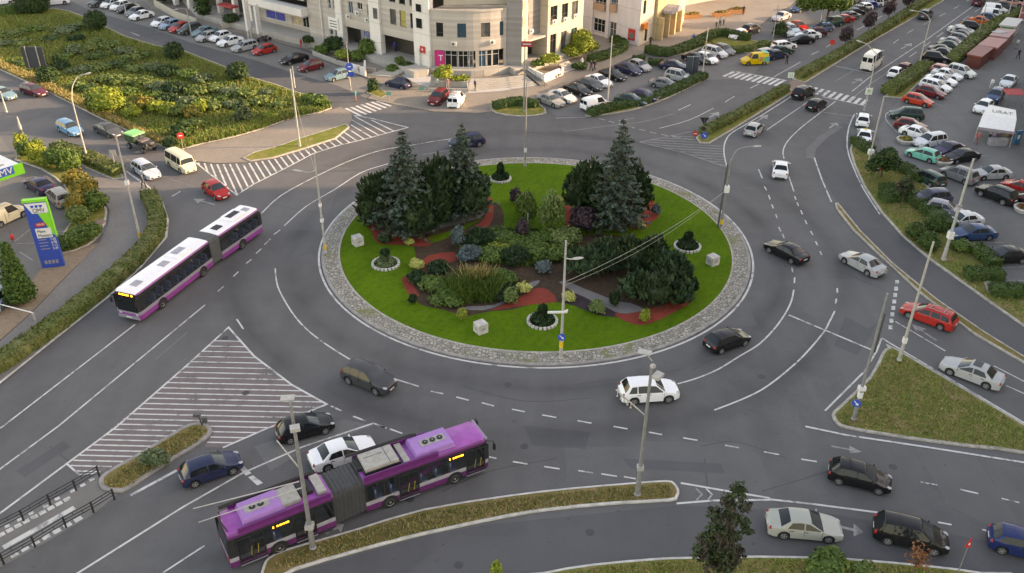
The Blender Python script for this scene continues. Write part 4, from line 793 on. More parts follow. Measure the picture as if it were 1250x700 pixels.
for ax in (1.35, -1.35):
    for sg in (1, -1):
        w = link('wheel', me, t); w.location = (ax, sg*.78, .40); w.scale = (1.12, 1.3, 1.12); w.rotation_euler = (0, 0, 0 if sg < 0 else math.pi); link('rim', m2, w)
# ================================================================ BUSES
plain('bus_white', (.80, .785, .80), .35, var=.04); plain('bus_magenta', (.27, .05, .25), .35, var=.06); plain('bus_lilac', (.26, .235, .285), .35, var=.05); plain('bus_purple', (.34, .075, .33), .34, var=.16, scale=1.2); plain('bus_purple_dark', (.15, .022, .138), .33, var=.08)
plain('unit_lilac', (.36, .17, .44), .45, var=.06); plain('unit_beige', (.34, .32, .285), .6); plain('bellows', (.055, .055, .058), .8); plain('bellows_grey', (.12, .12, .118), .75); plain('bus_grey', (.30, .29, .32), .4); plain('bus_skirt', (.13, .024, .115), .35); plain('seat_yellow', (.45, .32, .05), .6)
t_ = NT('led_orange'); t_.col((.1, .03, 0)); t_.b.inputs['Emission Color'].default_value = (1, .36, .04, 1); t_.b.inputs['Emission Strength'].default_value = 2.2
def bus_shell(L, W, Hr, front=False, rear=False, r6=2):
    """loft of one bus section along x in [-L/2, L/2]; returns MB with material rows"""
    w = W/2; prof = [(w-.05, .34), (w, .44), (w, .86), (w, 1.18), (w-.015, 1.22), (w-.05, 2.52), (w-.06, 2.62), (w-.07, 2.78), (w-.16, Hr-.10), (w-.34, Hr-.02), (0, Hr+.03)]
    rows = [0, 0, 1, 2, 3, 2, r6, 4, 5, 5]
    st = [-L/2, -L/2+.05, -L/2+.25, 0, L/2-.45, L/2-.16, L/2]
    bb = MB(); vs = []; n = 2*len(prof)-1
    for x in st:
        e = 0
        if front and x > L/2-.3: e = .10 if x > L/2-.1 else .03
        if rear and x < -L/2+.15: e = .06 if x < -L/2+.02 else .02
        ring = [(-y*(1-e/w), z) for y, z in prof]+[(y*(1-e/w), z) for y, z in prof[-2::-1]]
        for y, z in ring:
            xx = x
            if front and x > L/2-.3: xx -= .14*max(0, (z-1.2)/1.8)
            if rear and x < -L/2+.15: xx += .18*max(0, (z-1.2)/1.8)
            vs.append((xx, y, z-(e*.8 if z > Hr-.2 else 0)))
    fs = []; ks = []
    for i in range(len(st)-1):
        for j in range(n-1):
            r_ = j if j < len(rows) else 2*len(rows)-1-j
            if rows[r_] == 3: continue
            fs.append(((i+1)*n+j, i*n+j, i*n+j+1, (i+1)*n+j+1)); r_ = j if j < len(rows) else 2*len(rows)-1-j; ks.append(rows[r_])
        fs.append((i*n, (i+1)*n, (i+1)*n+n-1, i*n+n-1)); ks.append(3)
    # end caps in strips so that each row keeps its colour
    for i, flip in ((0, False), (len(st)-1, True)):
        for j in range(len(prof)-1):
            a, b_, c, d = i*n+j, i*n+j+1, i*n+n-2-j, i*n+n-1-j
            q = (a, b_, c, d); fs.append(q if not flip else q[::-1]); ks.append(rows[j])
    bb.add(vs, fs); bb.k = ks; return bb
t_ = NT('bus_glass'); t_.col((.02, .024, .026)); t_.rough(.05, .5); t_.b.inputs['Alpha'].default_value = .42
plain('bus_floor', (.16, .16, .165), .8); plain('seat_grey', (.10, .13, .22), .8)
def interior(bus, L, W, free=()):
    q = MB(); q.box((0, 0, .72), (L-.5, W-.3, .45)); bus.put(q, 'floor', 'bus_floor'); me = None; x = -L/2+.9
    while x < L/2-1.4:
        for y in (-.82, .82):
            if any(a < x < b for a, b in free) and y < 0: continue
            if me is None: q = MB(); q.box((0, 0, 1.22), (.42, .78, .12)); q.box((-.22, 0, 1.62), (.10, .78, .72)); o = bus.put(q, 'seat', 'seat_grey'); me = o.data
            else: o = link('seat', me, bus.root)
            o.matrix_local = bus.T @ Matrix.Translation((x, y, 0))
        x += 1.05
class Bus:
    def __init__(s, name, label, loc, ang): s.root = thing(name, label, 'bus', (loc.x, loc.y, .006), ang); s.mw = Matrix.Translation(s.root.location) @ Matrix.Rotation(ang, 4, 'Z')
    def frame(s, loc, ang): s.T = s.mw.inverted() @ (Matrix.Translation((loc.x, loc.y, .006)) @ Matrix.Rotation(ang, 4, 'Z'))
    def put(s, mb, name, mats, smooth=None, parent=None):
        o = mb.build(name, mats, parent or s.root, smooth)
        if parent is None: o.matrix_local = s.T
        return o
    def wheel(s, x, y, sg, r=.48):
        bb = MB(); M = Matrix.Rotation(R(90), 4, 'X'); bb.lathe([(r*.62, -.14), (r*.95, -.14), (r, -.09), (r, .10), (r*.95, .14), (r*.62, .14)], n=22, M=M); o = bb.build('wheel', 'rubber', s.root, 40)
        o.matrix_local = s.T @ Matrix.Translation((x, y, r)) @ Matrix.Rotation(0 if sg < 0 else math.pi, 4, 'Z')
        rb = MB(); rb.lathe([(r*.62, .10), (r*.56, .15), (r*.42, .10), (r*.20, .08), (r*.16, .15), (.01, .15)], n=18, M=M); rb.build('rim', 'alloy', o, 40)
        ar = MB(); pts = [(x+.60*math.cos(math.pi*i/14), .40+.66*math.sin(math.pi*i/14)) for i in range(15)]
        vs = [(a, y+sg*.145, z) for a, z in pts]; ar.add(vs+[(a, y-sg*.05, z) for a, z in pts], [tuple(range(15)) if sg < 0 else tuple(range(15))[::-1]]+[(i, i+1, 16+i, 15+i) for i in range(14)]); s.put(ar, 'wheel_arch', 'black_trim')
    def panes(s, xs, W, sg, L=None, doors=(), z0=1.27, z1=2.46):
        w = W/2; iv = sorted(list(xs)+list(doors)); cur = -L/2; bb = MB(); ys = lambda z: sg*(w-.015-(z-1.22)*.027)
        def pn(a, c, z0, z1): bb.add([(a, ys(z0), z0), (c, ys(z0), z0), (c, ys(z1), z1), (a, ys(z1), z1)], [(0, 1, 2, 3) if sg < 0 else (3, 2, 1, 0)])
        for a, c in iv+[(L/2, L/2)]:
            if a-cur > .01: pn(cur, a, 1.22, 2.52)
            cur = max(cur, c)
        for a, c in xs: pn(a, c, 1.22, 1.29); pn(a, c, 2.44, 2.52)
        s.put(bb, 'window_frame', 'black_trim')
        for a, c in xs:
            bb = MB(); w = W/2; y0, y1 = w-.020, w-.046
            vs = [(a, sg*(y0+.014), z0), (c, sg*(y0+.014), z0), (c, sg*(y1+.014), z1), (a, sg*(y1+.014), z1)]; bb.add(vs, [(0, 1, 2, 3) if sg < 0 else (3, 2, 1, 0)]); s.put(bb, 'window', 'bus_glass')
def ax(pa, pb, z): a, b = G(*pa, z), G(*pb, z); d = a-b; return Vector(((a.x+b.x)/2, (a.y+b.y)/2, 0)), math.atan2(d.y, d.x), d.length
def bellows(bus, A, B, aA, aB, W, Hr, mat):
    """accordion between world points A (rear of front section) and B (front of rear section)"""
    bb = MB(); w = W/2-.06; pr = [(-w, .45), (-w, 2.7), (-w+.15, Hr-.06), (0, Hr), (w-.15, Hr-.06), (w, 2.7), (w, .45)]; N = 17; vs = []; inv = bus.mw.inverted()
    for i in range(N):
        t = i/(N-1); c = A.lerp(B, t); a = aA+(aB-aA)*t; k = 1.0 if i % 2 == 0 else .93; d = Vector((-math.sin(a), math.cos(a), 0))
        for y, z in pr: vs.append(inv @ Vector((c.x+d.x*y*k, c.y+d.y*y*k, .006+(z if z < 1 else 1.5+(z-1.5)*(1 if k == 1 else .95)))))
    n = len(pr); bb.add(vs, [(i*n+j, i*n+j+1, (i+1)*n+j+1, (i+1)*n+j) for i in range(N-1) for j in range(n-1)]+[(i*n+n-1, i*n, (i+1)*n, (i+1)*n+n-1) for i in range(N-1)])
    o = bb.build('bellows', mat, bus.root); return o
# ---- white articulated bus
W = 2.5; c1, a1, L1 = ax((150.5, 356), (241, 291), 3.05); c2, a2, L2 = ax((254, 283.5), (304.5, 250.5), 3.05)
bus = Bus('articulated_bus', 'white articulated bus with magenta skirts leaving the roundabout at left', c1, a1)
bus.frame(c1, a1); bus.put(bus_shell(L1, W, 3.0, front=True), 'front_section', ['bus_magenta', 'bus_lilac', 'black_trim', 'black_trim', 'bus_magenta', 'bus_white'], 25); interior(bus, L1, W)
h = L1/2
for sg in (1, -1): bus.panes([(h-1.55, h-.45), (h-3.0, h-1.65), (h-4.4, h-3.1), (h-5.8, h-4.5), (h-7.2, h-5.9), (h-8.6, h-7.3), (-h+.1, h-8.7)], W, sg, L1)
for sg in (1, -1):
    bus.wheel(h-2.75, sg*(W/2-.13), sg); bus.wheel(-h+1.55, sg*(W/2-.13), sg)
bb = MB(); vs = [(h+.012-.14*max(0, (z-1.2)/1.8), y, z) for z in (1.05, 1.75, 2.5) for y in (-1.04, -.4, .4, 1.04)]; bb.add(vs, [(r_*4+i, r_*4+i+1, (r_+1)*4+i+1, (r_+1)*4+i) for r_ in range(2) for i in range(3)]); bus.put(bb, 'windscreen', 'glass')
bb = MB(); bb.box((h-.08, 0, 2.68), (.06, 1.95, .26)); o = bus.put(bb, 'destination_display', 'black'); bb = MB()
for y0, y1 in ((-.78, -.60), (-.40, -.30), (-.26, -.06), (-.02, .10), (.14, .30), (.34, .40), (.44, .62)): bb.box((h-.045, -(y0+y1)/2, 2.68), (.012, y1-y0-.03, .15))
bb.build('lettering', 'led_orange', o)
bb = MB(); bb.box((h+.01, 0, .52), (.10, 2.2, .30)); bus.put(bb, 'bumper', 'bus_lilac')
for sg in (1, -1):
    bb = MB(); bb.ball((h-.01, sg*.86, .80), (.07, .17, .11)); bus.put(bb, 'headlight', 'lamp_clear', 50)
    bb = MB(); bb.tube([(h-.15, sg*1.1, 2.6), (h+.22, sg*1.28, 2.55), (h+.26, sg*1.3, 2.3)], .025, 6); bb.box((h+.26, sg*1.3, 2.10), (.10, .20, .40)); bus.put(bb, 'mirror', 'black')
bb = MB(); bb.box((h+.075, 0, .52), (.02, .5, .11)); bus.put(bb, 'number_plate', 'plate')
bb = MB(); bb.box((h-7.3, 0, 3.10), (1.9, 1.55, .20), 0, taper=.9); bb.box((h-7.3, 0, 3.205), (1.3, .75, .03), 1); bus.put(bb, 'roof_unit', ['bus_white', 'bus_grey'])
for x in (h-1.5, h-5.1): bb = MB(); bb.box((x, .1, 3.04), (.95, .75, .07), 0, taper=.9); bus.put(bb, 'roof_hatch', 'bus_grey')
bus.frame(c2, a2); bus.put(bus_shell(L2, W, 3.0, rear=True), 'rear_section', ['bus_magenta', 'bus_lilac', 'black_trim', 'black_trim', 'bus_magenta', 'bus_white'], 25); h = L2/2; interior(bus, L2, W)
for sg in (1, -1):
    bus.panes([(h-1.4, h-.15), (h-2.8, h-1.5), (h-4.2, h-2.9), (-h+.5, h-4.3)], W, sg, L2); bus.wheel(h-3.0, sg*(W/2-.13), sg)
bb = MB(); bb.box((-.6, 0, 3.12), (2.1, 1.6, .22), 0, taper=.9); bb.box((-.5, 0, 3.235), (1.5, .7, .03), 1); bus.put(bb, 'roof_unit', ['bus_white', 'black'])
bb = MB(); bb.box((h-1.1, .1, 3.04), (.9, .75, .07), 0); bus.put(bb, 'roof_hatch', 'black'); bb = MB(); bb.box((-h+1.1, .2, 3.04), (.8, .7, .07), 0); bus.put(bb, 'roof_hatch', 'bus_grey')
dA = Vector((math.cos(a1), math.sin(a1), 0)); dB = Vector((math.cos(a2), math.sin(a2), 0)); bellows(bus, c1-dA*(L1/2-.02), c2+dB*(L2/2-.02), a1, a2, W, 2.98, 'bellows_grey')
# ---- purple articulated trolleybus
W = 2.45; c1, a1, L1 = ax((586.5, 521.5), (436, 573), 3.05); c2, a2, L2 = ax((397, 589.5), (267, 640), 3.05)
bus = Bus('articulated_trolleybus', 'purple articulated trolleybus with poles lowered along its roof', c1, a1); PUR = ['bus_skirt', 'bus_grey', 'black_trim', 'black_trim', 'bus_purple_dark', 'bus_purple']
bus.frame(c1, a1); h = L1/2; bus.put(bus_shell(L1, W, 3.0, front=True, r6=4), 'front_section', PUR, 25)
bus.panes([(h-2.95, h-1.75), (h-4.35, h-3.05), (h-5.05, h-4.45) , (-h+1.35, h-6.55), (-h+.15, -h+1.25)], W, -1, L1, [(h-1.7, h-.28), (h-6.5, h-5.1)]); interior(bus, L1, W, [(h-1.9, h), (h-6.7, h-4.9)]); bus.panes([(h-2.0, h-.5), (h-3.5, h-2.1), (h-5.0, h-3.6), (h-6.5, h-5.1), (-h+.2, h-6.6)], W, 1, L1)
def door(x0, x1):
    bb = MB(); y = -(W/2+.004); xm = (x0+x1)/2; [bb.box((x, y+.01, 1.42), (.09, .05, 2.1)) for x in (x0+.04, xm, x1-.04)]; bb.box((xm, y+.01, .45), (x1-x0, .052, .16)); bb.box((xm, y+.01, 2.42), (x1-x0, .052, .12)); o = bus.put(bb, 'door', 'black_trim'); xm = (x0+x1)/2
    for a, c in ((x0+.07, xm-.04), (xm+.04, x1-.07)):
        q = MB(); q.box(((a+c)/2, y-.022, 1.5), (c-a, .012, 1.75)); q.build('pane', 'bus_glass', o)
    q = MB(); q.tube([(xm-.1, y-.04, .9), (xm-.05, y-.05, 1.3), (xm+.0, y-.04, 1.6)], .02, 6); q.tube([(xm+.3, y-.04, .9), (xm+.35, y-.05, 1.3), (xm+.4, y-.04, 1.6)], .02, 6); q.build('handrail', 'seat_yellow', o)
    q = MB(); q.box((xm, y-.03, .36), (x1-x0, .06, .04)); q.build('sill', 'bus_lilac', o)
door(h-1.7, h-.28); door(h-6.5, h-5.1)
for sg in (1, -1): bus.wheel(h-2.55, sg*(W/2-.13), sg); bus.wheel(-h+1.6, sg*(W/2-.13), sg)
bb = MB(); vs = [(h+.012-.14*max(0, (z-1.2)/1.8), y, z) for z in (1.0, 1.75, 2.6) for y in (-1.02, -.4, .4, 1.02)]; bb.add(vs, [(r_*4+i, r_*4+i+1, (r_+1)*4+i+1, (r_+1)*4+i) for r_ in range(2) for i in range(3)]); bus.put(bb, 'windscreen', 'glass')
for sg in (1, -1):
    bb = MB(); bb.tube([(h-.15, sg*1.1, 2.72), (h+.30, sg*1.30, 2.68), (h+.36, sg*1.33, 2.45)], .03, 6); bb.box((h+.36, sg*1.33, 2.20), (.12, .22, .48)); bus.put(bb, 'mirror', 'black')
    bb = MB(); bb.ball((h-.02, sg*.86, .72), (.07, .2, .10)); bus.put(bb, 'headlight', 'lamp_clear', 50)
    bb = MB(); bb.box((-h+2.6, sg*(W/2-.13), 2.98), (5.1, .10, .50), 0, M=None); bus.put(bb, 'roof_fairing', 'bus_purple_dark')
bb = MB(); bb.box((h-.10, 0, 2.86), (.16, 2.15, .10)); bus.put(bb, 'roof_trim', 'bus_lilac')
def fans(x, n, parent):
    for i in range(n):
        q = MB(); q.lathe([(.20, 0), (.20, .04), (.15, .045)], (x+(i-(n-1)/2)*.52, 0, 3.37), 16); o = q.build('fan', 'black', parent, 40); q = MB(); q.lathe([(.05, 0), (.05, .02)], (x+(i-(n-1)/2)*.52, 0, 3.415), 8); q.build('hub', 'bus_grey', o)
bb = MB(); bb.box((h-3.7, 0, 3.17), (2.9, 1.9, .34), 0, taper=.90); bb.box((h-3.55, 0, 3.352), (1.75, .62, .03), 1); o = bus.put(bb, 'air_conditioner', ['unit_lilac', 'unit_beige']); fans(h-3.55, 3, o)
bb = MB(); bb.box((-h+1.45, .05, 3.22), (2.3, 1.65, .42), 1, taper=.97); bb.box((-h+1.45, .05, 3.10), (2.45, 1.8, .25), 0); bb.box((-h+2.0, .05, 3.435), (.03, 1.6, .012), 0); bb.box((-h+1.2, .35, 3.435), (1.3, .03, .012), 0); bus.put(bb, 'battery_box', ['black_trim', 'unit_beige'])
bb = MB(); bb.box((-h+3.05, .0, 3.10), (.42, 1.9, .16)); bus.put(bb, 'roof_box', 'unit_beige')
bb = MB(); bb.tube([(-h-.4, 1.05, 3.42), (h-4.6, 1.05, 3.42), (h-4.3, 1.0, 3.36)], .10, 8); bb.tube([(-h-.2, -.5, 3.12), (-h+.1, .2, 3.3), (-h, .8, 3.25)], .05, 6); bb.box((-h+.15, .3, 3.15), (.35, 1.2, .22)); bus.put(bb, 'cable_duct', 'black')
def led(x):
    bb = MB(); bb.box((x, -(W/2-.035), 2.30), (1.3, .02, .30)); o = bus.put(bb, 'destination_display', 'black'); q = MB()
    for a, c in ((-.55, -.46), (-.30, -.18), (-.14, .0), (.03, .10), (.14, .22), (.26, .48)): q.box((x+(a+c)/2, -(W/2-.022), 2.30), (c-a-.02, .012, .15 if a < -.4 else .12))
    q.build('lettering', 'led_orange', o)
led(h-2.35)
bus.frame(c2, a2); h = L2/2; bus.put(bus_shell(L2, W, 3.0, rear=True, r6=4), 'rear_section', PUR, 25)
bus.panes([(h-1.2, h-.1), (h-3.9, h-2.7), (h-5.1, h-4.0)], W, -1, L2, [(h-2.6, h-1.25), (-h+.55, -h+2.2)]); interior(bus, L2, W, [(h-2.8, h-1.0), (-h, -h+2.4)]); bus.panes([(h-1.5, h-.1), (h-3.0, h-1.6), (h-4.5, h-3.1), (-h+.6, h-4.6)], W, 1, L2)
door(h-2.6, h-1.25); door(-h+.55, -h+2.2)
for sg in (1, -1):
    bus.wheel(-h+2.95, sg*(W/2-.13), sg); bb = MB(); bb.box((.35, sg*(W/2-.13), 2.96), (L2-.9, .10, .40)); bus.put(bb, 'roof_fairing', 'bus_purple_dark')
led(-h+3.3)
bb = MB(); vs = [(-h-.014+.18*max(0, (z-1.2)/1.8), y, z) for z in (1.25, 1.8, 2.55) for y in (-1.0, -.35, .35, 1.0)]; bb.add(vs, [((r_+1)*4+i, (r_+1)*4+i+1, r_*4+i+1, r_*4+i) for r_ in range(2) for i in range(3)]); bus.put(bb, 'rear_window', 'glass')
for sg in (1, -1): bb = MB(); bb.box((-h-.01, sg*1.02, .95), (.05, .16, .40)); bus.put(bb, 'tail_light', 'lamp_red')
bb = MB(); bb.box((-h+2.5, 0, 3.17), (2.6, 1.75, .34), 0, taper=.90); bb.box((-h+2.3, 0, 3.352), (1.5, .62, .03), 1); o = bus.put(bb, 'air_conditioner', ['unit_lilac', 'unit_beige']); fans(-h+2.3, 2, o)
bb = MB(); bb.box((.75, 0, 3.15), (1.5, 1.5, .28)); bb.box((h-.5, .0, 3.15), (.55, 1.7, .26)); bus.put(bb, 'roof_box', 'unit_beige')
bb = MB(); bb.box((h-1.35, .1, 3.16), (.8, 1.1, .26), 0); 
for y in (-.3, .3): bb.tube([(h-1.3, y, 3.2), (h-1.3, y, 3.62), (h-1.5, y, 3.66)], .06, 8)
bb.tube([(-h+.3, 1.02, 3.3), (h-.3, 1.05, 3.3)], .12, 8); bb.tube([(-h+.25, -.9, 3.1), (-h+.12, 0, 3.2), (-h+.25, .9, 3.1)], .05, 6); bus.put(bb, 'pole_base', 'black')
bb = MB()
for y, dy in ((-.3, .1), (.3, .75)): bb.tube([(h-1.4, y, 3.64), (h-1.4-3.2, y+dy*.5, 3.78), (h-1.4-6.3, y+dy, 3.95)], [.045, .04, .03], 6)
bus.put(bb, 'trolley_pole', 'steel_pale')
dA = Vector((math.cos(a1), math.sin(a1), 0)); dB = Vector((math.cos(a2), math.sin(a2), 0)); bellows(bus, c1-dA*(L1/2-.02), c2+dB*(L2/2-.02), a1, a2, W, 3.02, 'bellows')
# ================================================================ BUILDINGS
def wallmat(name, c1, c2, band=.45, stripes=.5, wear=.3):
    t = NT(name); v = t.coord(); sx = t.n('ShaderNodeSeparateXYZ'); c = t.n('ShaderNodeTexCoord'); t.l(c.outputs['Object'], sx.inputs[0])
    z = t.math('ADD', t.math('MULTIPLY', sx.outputs['Z'], 1/band), t.math('MULTIPLY', t.noise(v, .3, 3, .6, 0, 1), .25))
    f = t.math('FRACT', z); rnd = t.n('ShaderNodeTexWhiteNoise', noise_dimensions='1D'); t.l(t.math('FLOOR', z), rnd.inputs['W'])
    col = t.mix(t.math('MULTIPLY', rnd.outputs['Value'], stripes), c1, c2)
    col = t.mix(t.math('MULTIPLY', t.math('LESS_THAN', f, .05), .5), col, tuple(x*.6 for x in c1))
    n = t.noise(t.coord((1, 1, .25)), .9, 5, .7, .45, .7); col = t.mix(t.math('MULTIPLY', n, wear), col, tuple(x*.6 for x in c1)); t.col(col); t.rough(.8, .3)
wallmat('travertine', (.50, .455, .41), (.37, .325, .295), .42, .75); wallmat('travertine_grey', (.30, .285, .275), (.22, .205, .20), .42, .8)
wallmat('render_cream', (.50, .45, .37), (.48, .43, .355), 3.1, .3, .2); wallmat('render_white', (.70, .665, .63), (.66, .625, .59), 3.1, .3, .25); wallmat('render_lilac', (.64, .60, .62), (.6, .56, .58), 3.1, .3, .3); wallmat('render_ochre', (.50, .38, .22), (.47, .35, .21), 3.1, .3, .25); wallmat('brick_pink', (.42, .27, .19), (.38, .25, .18), .25, .6)
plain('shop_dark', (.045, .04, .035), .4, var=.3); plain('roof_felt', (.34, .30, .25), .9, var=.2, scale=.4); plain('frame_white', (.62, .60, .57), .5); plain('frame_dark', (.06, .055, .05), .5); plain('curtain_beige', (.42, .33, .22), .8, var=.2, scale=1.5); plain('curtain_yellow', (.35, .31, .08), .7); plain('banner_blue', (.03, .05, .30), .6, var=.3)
plain('concrete_dark', (.16, .148, .14), .9, var=.25); plain('awning_red', (.42, .05, .05), .7)
class Wall:
    """vertical plane through world point P towards Q; u along it, n outwards (towards the camera side)"""
    def __init__(s, P, Q):
        s.P = Vector((P.x, P.y, 0)); d = Vector((Q.x-P.x, Q.y-P.y, 0)); s.L = d.length; s.D = d.normalized(); n = Vector((s.D.y, -s.D.x, 0)); s.n = n if n.dot(s.P) < 0 else -n
    def pt(s, u, z, off=0.0): q = s.P+s.D*u+s.n*off; return (q.x, q.y, z)
    def uz(s, x, y): return on_plane(x, y, s.P, s.D)
    def rect(s, x0, y0, x1, y1):
        xm, ym = (x0+x1)/2, (y0+y1)/2; u0 = s.uz(x0, ym)[0]; u1 = s.uz(x1, ym)[0]; z1 = s.uz(xm, y0)[1]; z0 = s.uz(xm, y1)[1]; return (min(u0, u1), max(u0, u1), z0, z1)
    def face(s, mb, q, k=0):
        v = [Vector(p) for p in q]; nn = (v[1]-v[0]).cross(v[2]-v[0]); mb.add(q, [(0, 1, 2, 3) if nn.dot(s.n) > 0 else (3, 2, 1, 0)], k)
    def panel(s, mb, u0, u1, z0, z1, holes=(), depth=.25, off=0.0, k=0):
        us = sorted({u0, u1} | {min(max(h[i], u0), u1) for h in holes for i in (0, 1)}); zs = sorted({z0, z1} | {min(max(h[i], z0), z1) for h in holes for i in (2, 3)})
        for a, b in zip(us, us[1:]):
            for c, d in zip(zs, zs[1:]):
                um, zm = (a+b)/2, (c+d)/2
                if b-a < 1e-4 or d-c < 1e-4 or any(h[0] < um < h[1] and h[2] < zm < h[3] for h in holes): continue
                s.face(mb, [s.pt(a, c, off), s.pt(b, c, off), s.pt(b, d, off), s.pt(a, d, off)], k)
        for h in holes:
            a, b, c, d = h[:4]
            for p, q in (((a, c), (b, c)), ((a, d), (b, d)), ((a, c), (a, d)), ((b, c), (b, d))): mb.add([s.pt(*p, off), s.pt(*q, off), s.pt(*q, off-depth), s.pt(*p, off-depth)], [(0, 1, 2, 3)], k)
    def bar(s, mb, u0, u1, z0, z1, off, th, k=0):
        q = [s.pt(u, z, o) for o in (off, off+th) for u, z in ((u0, z0), (u1, z0), (u1, z1), (u0, z1))]; mb.add(q, [(0, 1, 2, 3), (4, 5, 6, 7), (0, 1, 5, 4), (1, 2, 6, 5), (2, 3, 7, 6), (3, 0, 4, 7)], k)
    GI = [0]
    def window(s, bld, h, off=0.0, depth=.18, mull=1, rail=None, frame='frame_white', glass='glass', sill=True, name='window'):
        a, b, c, d = h[:4]; mb = MB(); o = off-depth; f = .07; s.GI[0] += 1
        if glass == 'glass': glass = ('glass', 'glass_grey', 'glass', 'glass_blue', 'glass')[s.GI[0]*7 % 5]
        for q in ((a, a+f, c, d), (b-f, b, c, d), (a+f, b-f, c, c+f), (a+f, b-f, d-f, d)): s.bar(mb, *q, o, .06)
        for i in range(1, mull+1): u = a+(b-a)*i/(mull+1); s.bar(mb, u-.03, u+.03, c+f, d-f, o+.002, .05)
        if rail: s.bar(mb, a+f, b-f, c+(d-c)*rail-.03, c+(d-c)*rail+.03, o+.004, .045)
        w = mb.build(name, frame, bld); g = MB(); s.face(g, [s.pt(a, c, o+.02), s.pt(b, c, o+.02), s.pt(b, d, o+.02), s.pt(a, d, o+.02)]); g.build('pane', glass, w)
        if sill: q = MB(); s.bar(q, a-.08, b+.08, c-.07, c-.002, off-.1, .2); q.build('sill', 'stone_step', w)
        return w
def text(s, size, mat, parent, M, name='lettering', ext=.02, align='CENTER', width=None):
    cu = bpy.data.curves.new('t', 'FONT'); cu.body = s; cu.size = size; cu.extrude = ext; cu.align_x = align; cu.align_y = 'CENTER'
    o = bpy.data.objects.new('t', cu); COL.objects.link(o); dg = bpy.context.evaluated_depsgraph_get(); me = bpy.data.meshes.new_from_object(o.evaluated_get(dg)); bpy.data.objects.remove(o)
    if width:
        xs = [v.co.x for v in me.vertices]; k = width/max(1e-6, max(xs)-min(xs)); me.transform(Matrix.Diagonal((k, 1, 1, 1)))
    me.materials.clear(); me.materials.append(MATS[mat]); r_ = link(name, me, parent); r_.matrix_local = M; return r_
def face_M(wall, u, z, off=.02):
    """text frame on a wall: x to the viewer's right, y up"""
    x = wall.D if (RT.dot(wall.D) > 0) else -wall.D; zz = wall.n; m = Matrix((x, Vector((0, 0, 1)), zz)).transposed().to_4x4(); m.translation = wall.pt(u, z, off); return m
TZ = 1.05
def GT(x, y): return G(x, y, TZ)
# ---- corner building
cb = thing('corner_building', 'beige stone corner building with a rounded glazed bay', 'building', (0, 0, 0))
LW = Wall(GT(522, 80), GT(385, 45)); HB = 15.5; uw = lambda x, y: LW.uz(x, y)[0]
far = LW.uz(232, 4)[0]
wl = MB()
# pilasters stand proud, floors between them
holesA = [LW.rect(*r) for r in ((476, 11.5, 483.5, 30), (488, 13.5, 495.5, 33), (500.8, 17, 507, 35))]
uP1a, uP1b = uw(528, 82), uw(508.5, 76); uP0a, uP0b = uw(468, 65), uw(455.5, 60); uPm = (uw(422, 53), uw(414.5, 50))
zA = LW.uz(490, 45.5)[1]; zB = LW.uz(438, 34)[1]; up = 3.4
def floors(holes, n=2): return holes+[(a, b, c+up*i, d+up*i) for i in range(1, n+1) for a, b, c, d in holes]
fa = [h for h in floors(holesA) if h[3] < HB-.3]; LW.panel(wl, uP1b, uP0a, zA, HB, fa)
holesB = [LW.rect(*r) for r in ((425, 2, 430.5, 16.5), (436, 3.5, 442, 12), (448, 6, 453.5, 20.5))]; fb = [h for h in floors(holesB) if h[3] < HB-.3]; LW.panel(wl, uP0b, uPm[0], zB, HB, fb)
holesC = [LW.rect(*r) for r in ((406, -2, 412.5, 11.5), (400, -3, 403.5, 10.5))]; uC = uw(392, 47); fc = [h for h in floors(holesC) if h[3] < HB-.3]
low = [LW.rect(402, 26, 406, 43), LW.rect(409, 29, 413.5, 44)]; LW.panel(wl, uPm[1], uC, TZ, HB, fc+low)
for a, b in ((uP1a, uP1b), (uP0a, uP0b), uPm): 
    for q in ((min(a, b), max(a, b)),): LW.bar(wl, q[0], q[1], TZ, HB, -.6, 1.0, 1)
LW.bar(wl, uP1b, uP0a, zA-.25, zA-.002, -2.6, 2.6); LW.bar(wl, uP0b, uPm[0], zB-.25, zB-.002, -2.0, 2.0)
# recessed ground floor
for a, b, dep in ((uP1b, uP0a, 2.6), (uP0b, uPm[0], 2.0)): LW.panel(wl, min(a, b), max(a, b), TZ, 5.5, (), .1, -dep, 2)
# far part: overhanging white band above a recessed shop, then a colonnade
uD0, uD1 = uw(379, 43), uw(309, 25)
zD0 = LW.uz(345, 14.5)[1]-1.0
LW.bar(wl, uC, uD0, TZ, HB, -.6, .6, 0)
LW.bar(wl, uD0+.01, uD1, 4.4, 5.6, -.4, 1.8, 3); LW.panel(wl, uD0, uD1, 6.8, HB, (), .2, .6, 0); LW.bar(wl, uD0, uD1, 4.15, 4.4, -3, 4.2, 0)
shop = [LW.rect(318, 14, 341, 26.5), LW.rect(350, 18, 361, 33), LW.rect(362.5, 19, 370, 33)]; shop = [(a, b, TZ+.7, 3.95) for a, b, c, d in shop]; LW.panel(wl, uD0, uD1+.0, TZ, 4.15, shop, .2, -1.2, 0)
uE = far+14; nb = 7
for i in range(nb+1):
    u = uD1+(uE-uD1)*i/nb; LW.bar(wl, u-.35, u+.35, .3, HB, -.5, .9, 1)
LW.panel(wl, uD1, uE, 4.6, HB, [(uD1+(uE-uD1)*(i+.28)/nb, uD1+(uE-uD1)*(i+.72)/nb, 5.6+3.2*j, 7.4+3.2*j) for i in range(nb) for j in range(3)], .25, 0, 0)
LW.panel(wl, uD1, uE, .3, 4.6, (), .1, -2.4, 2)
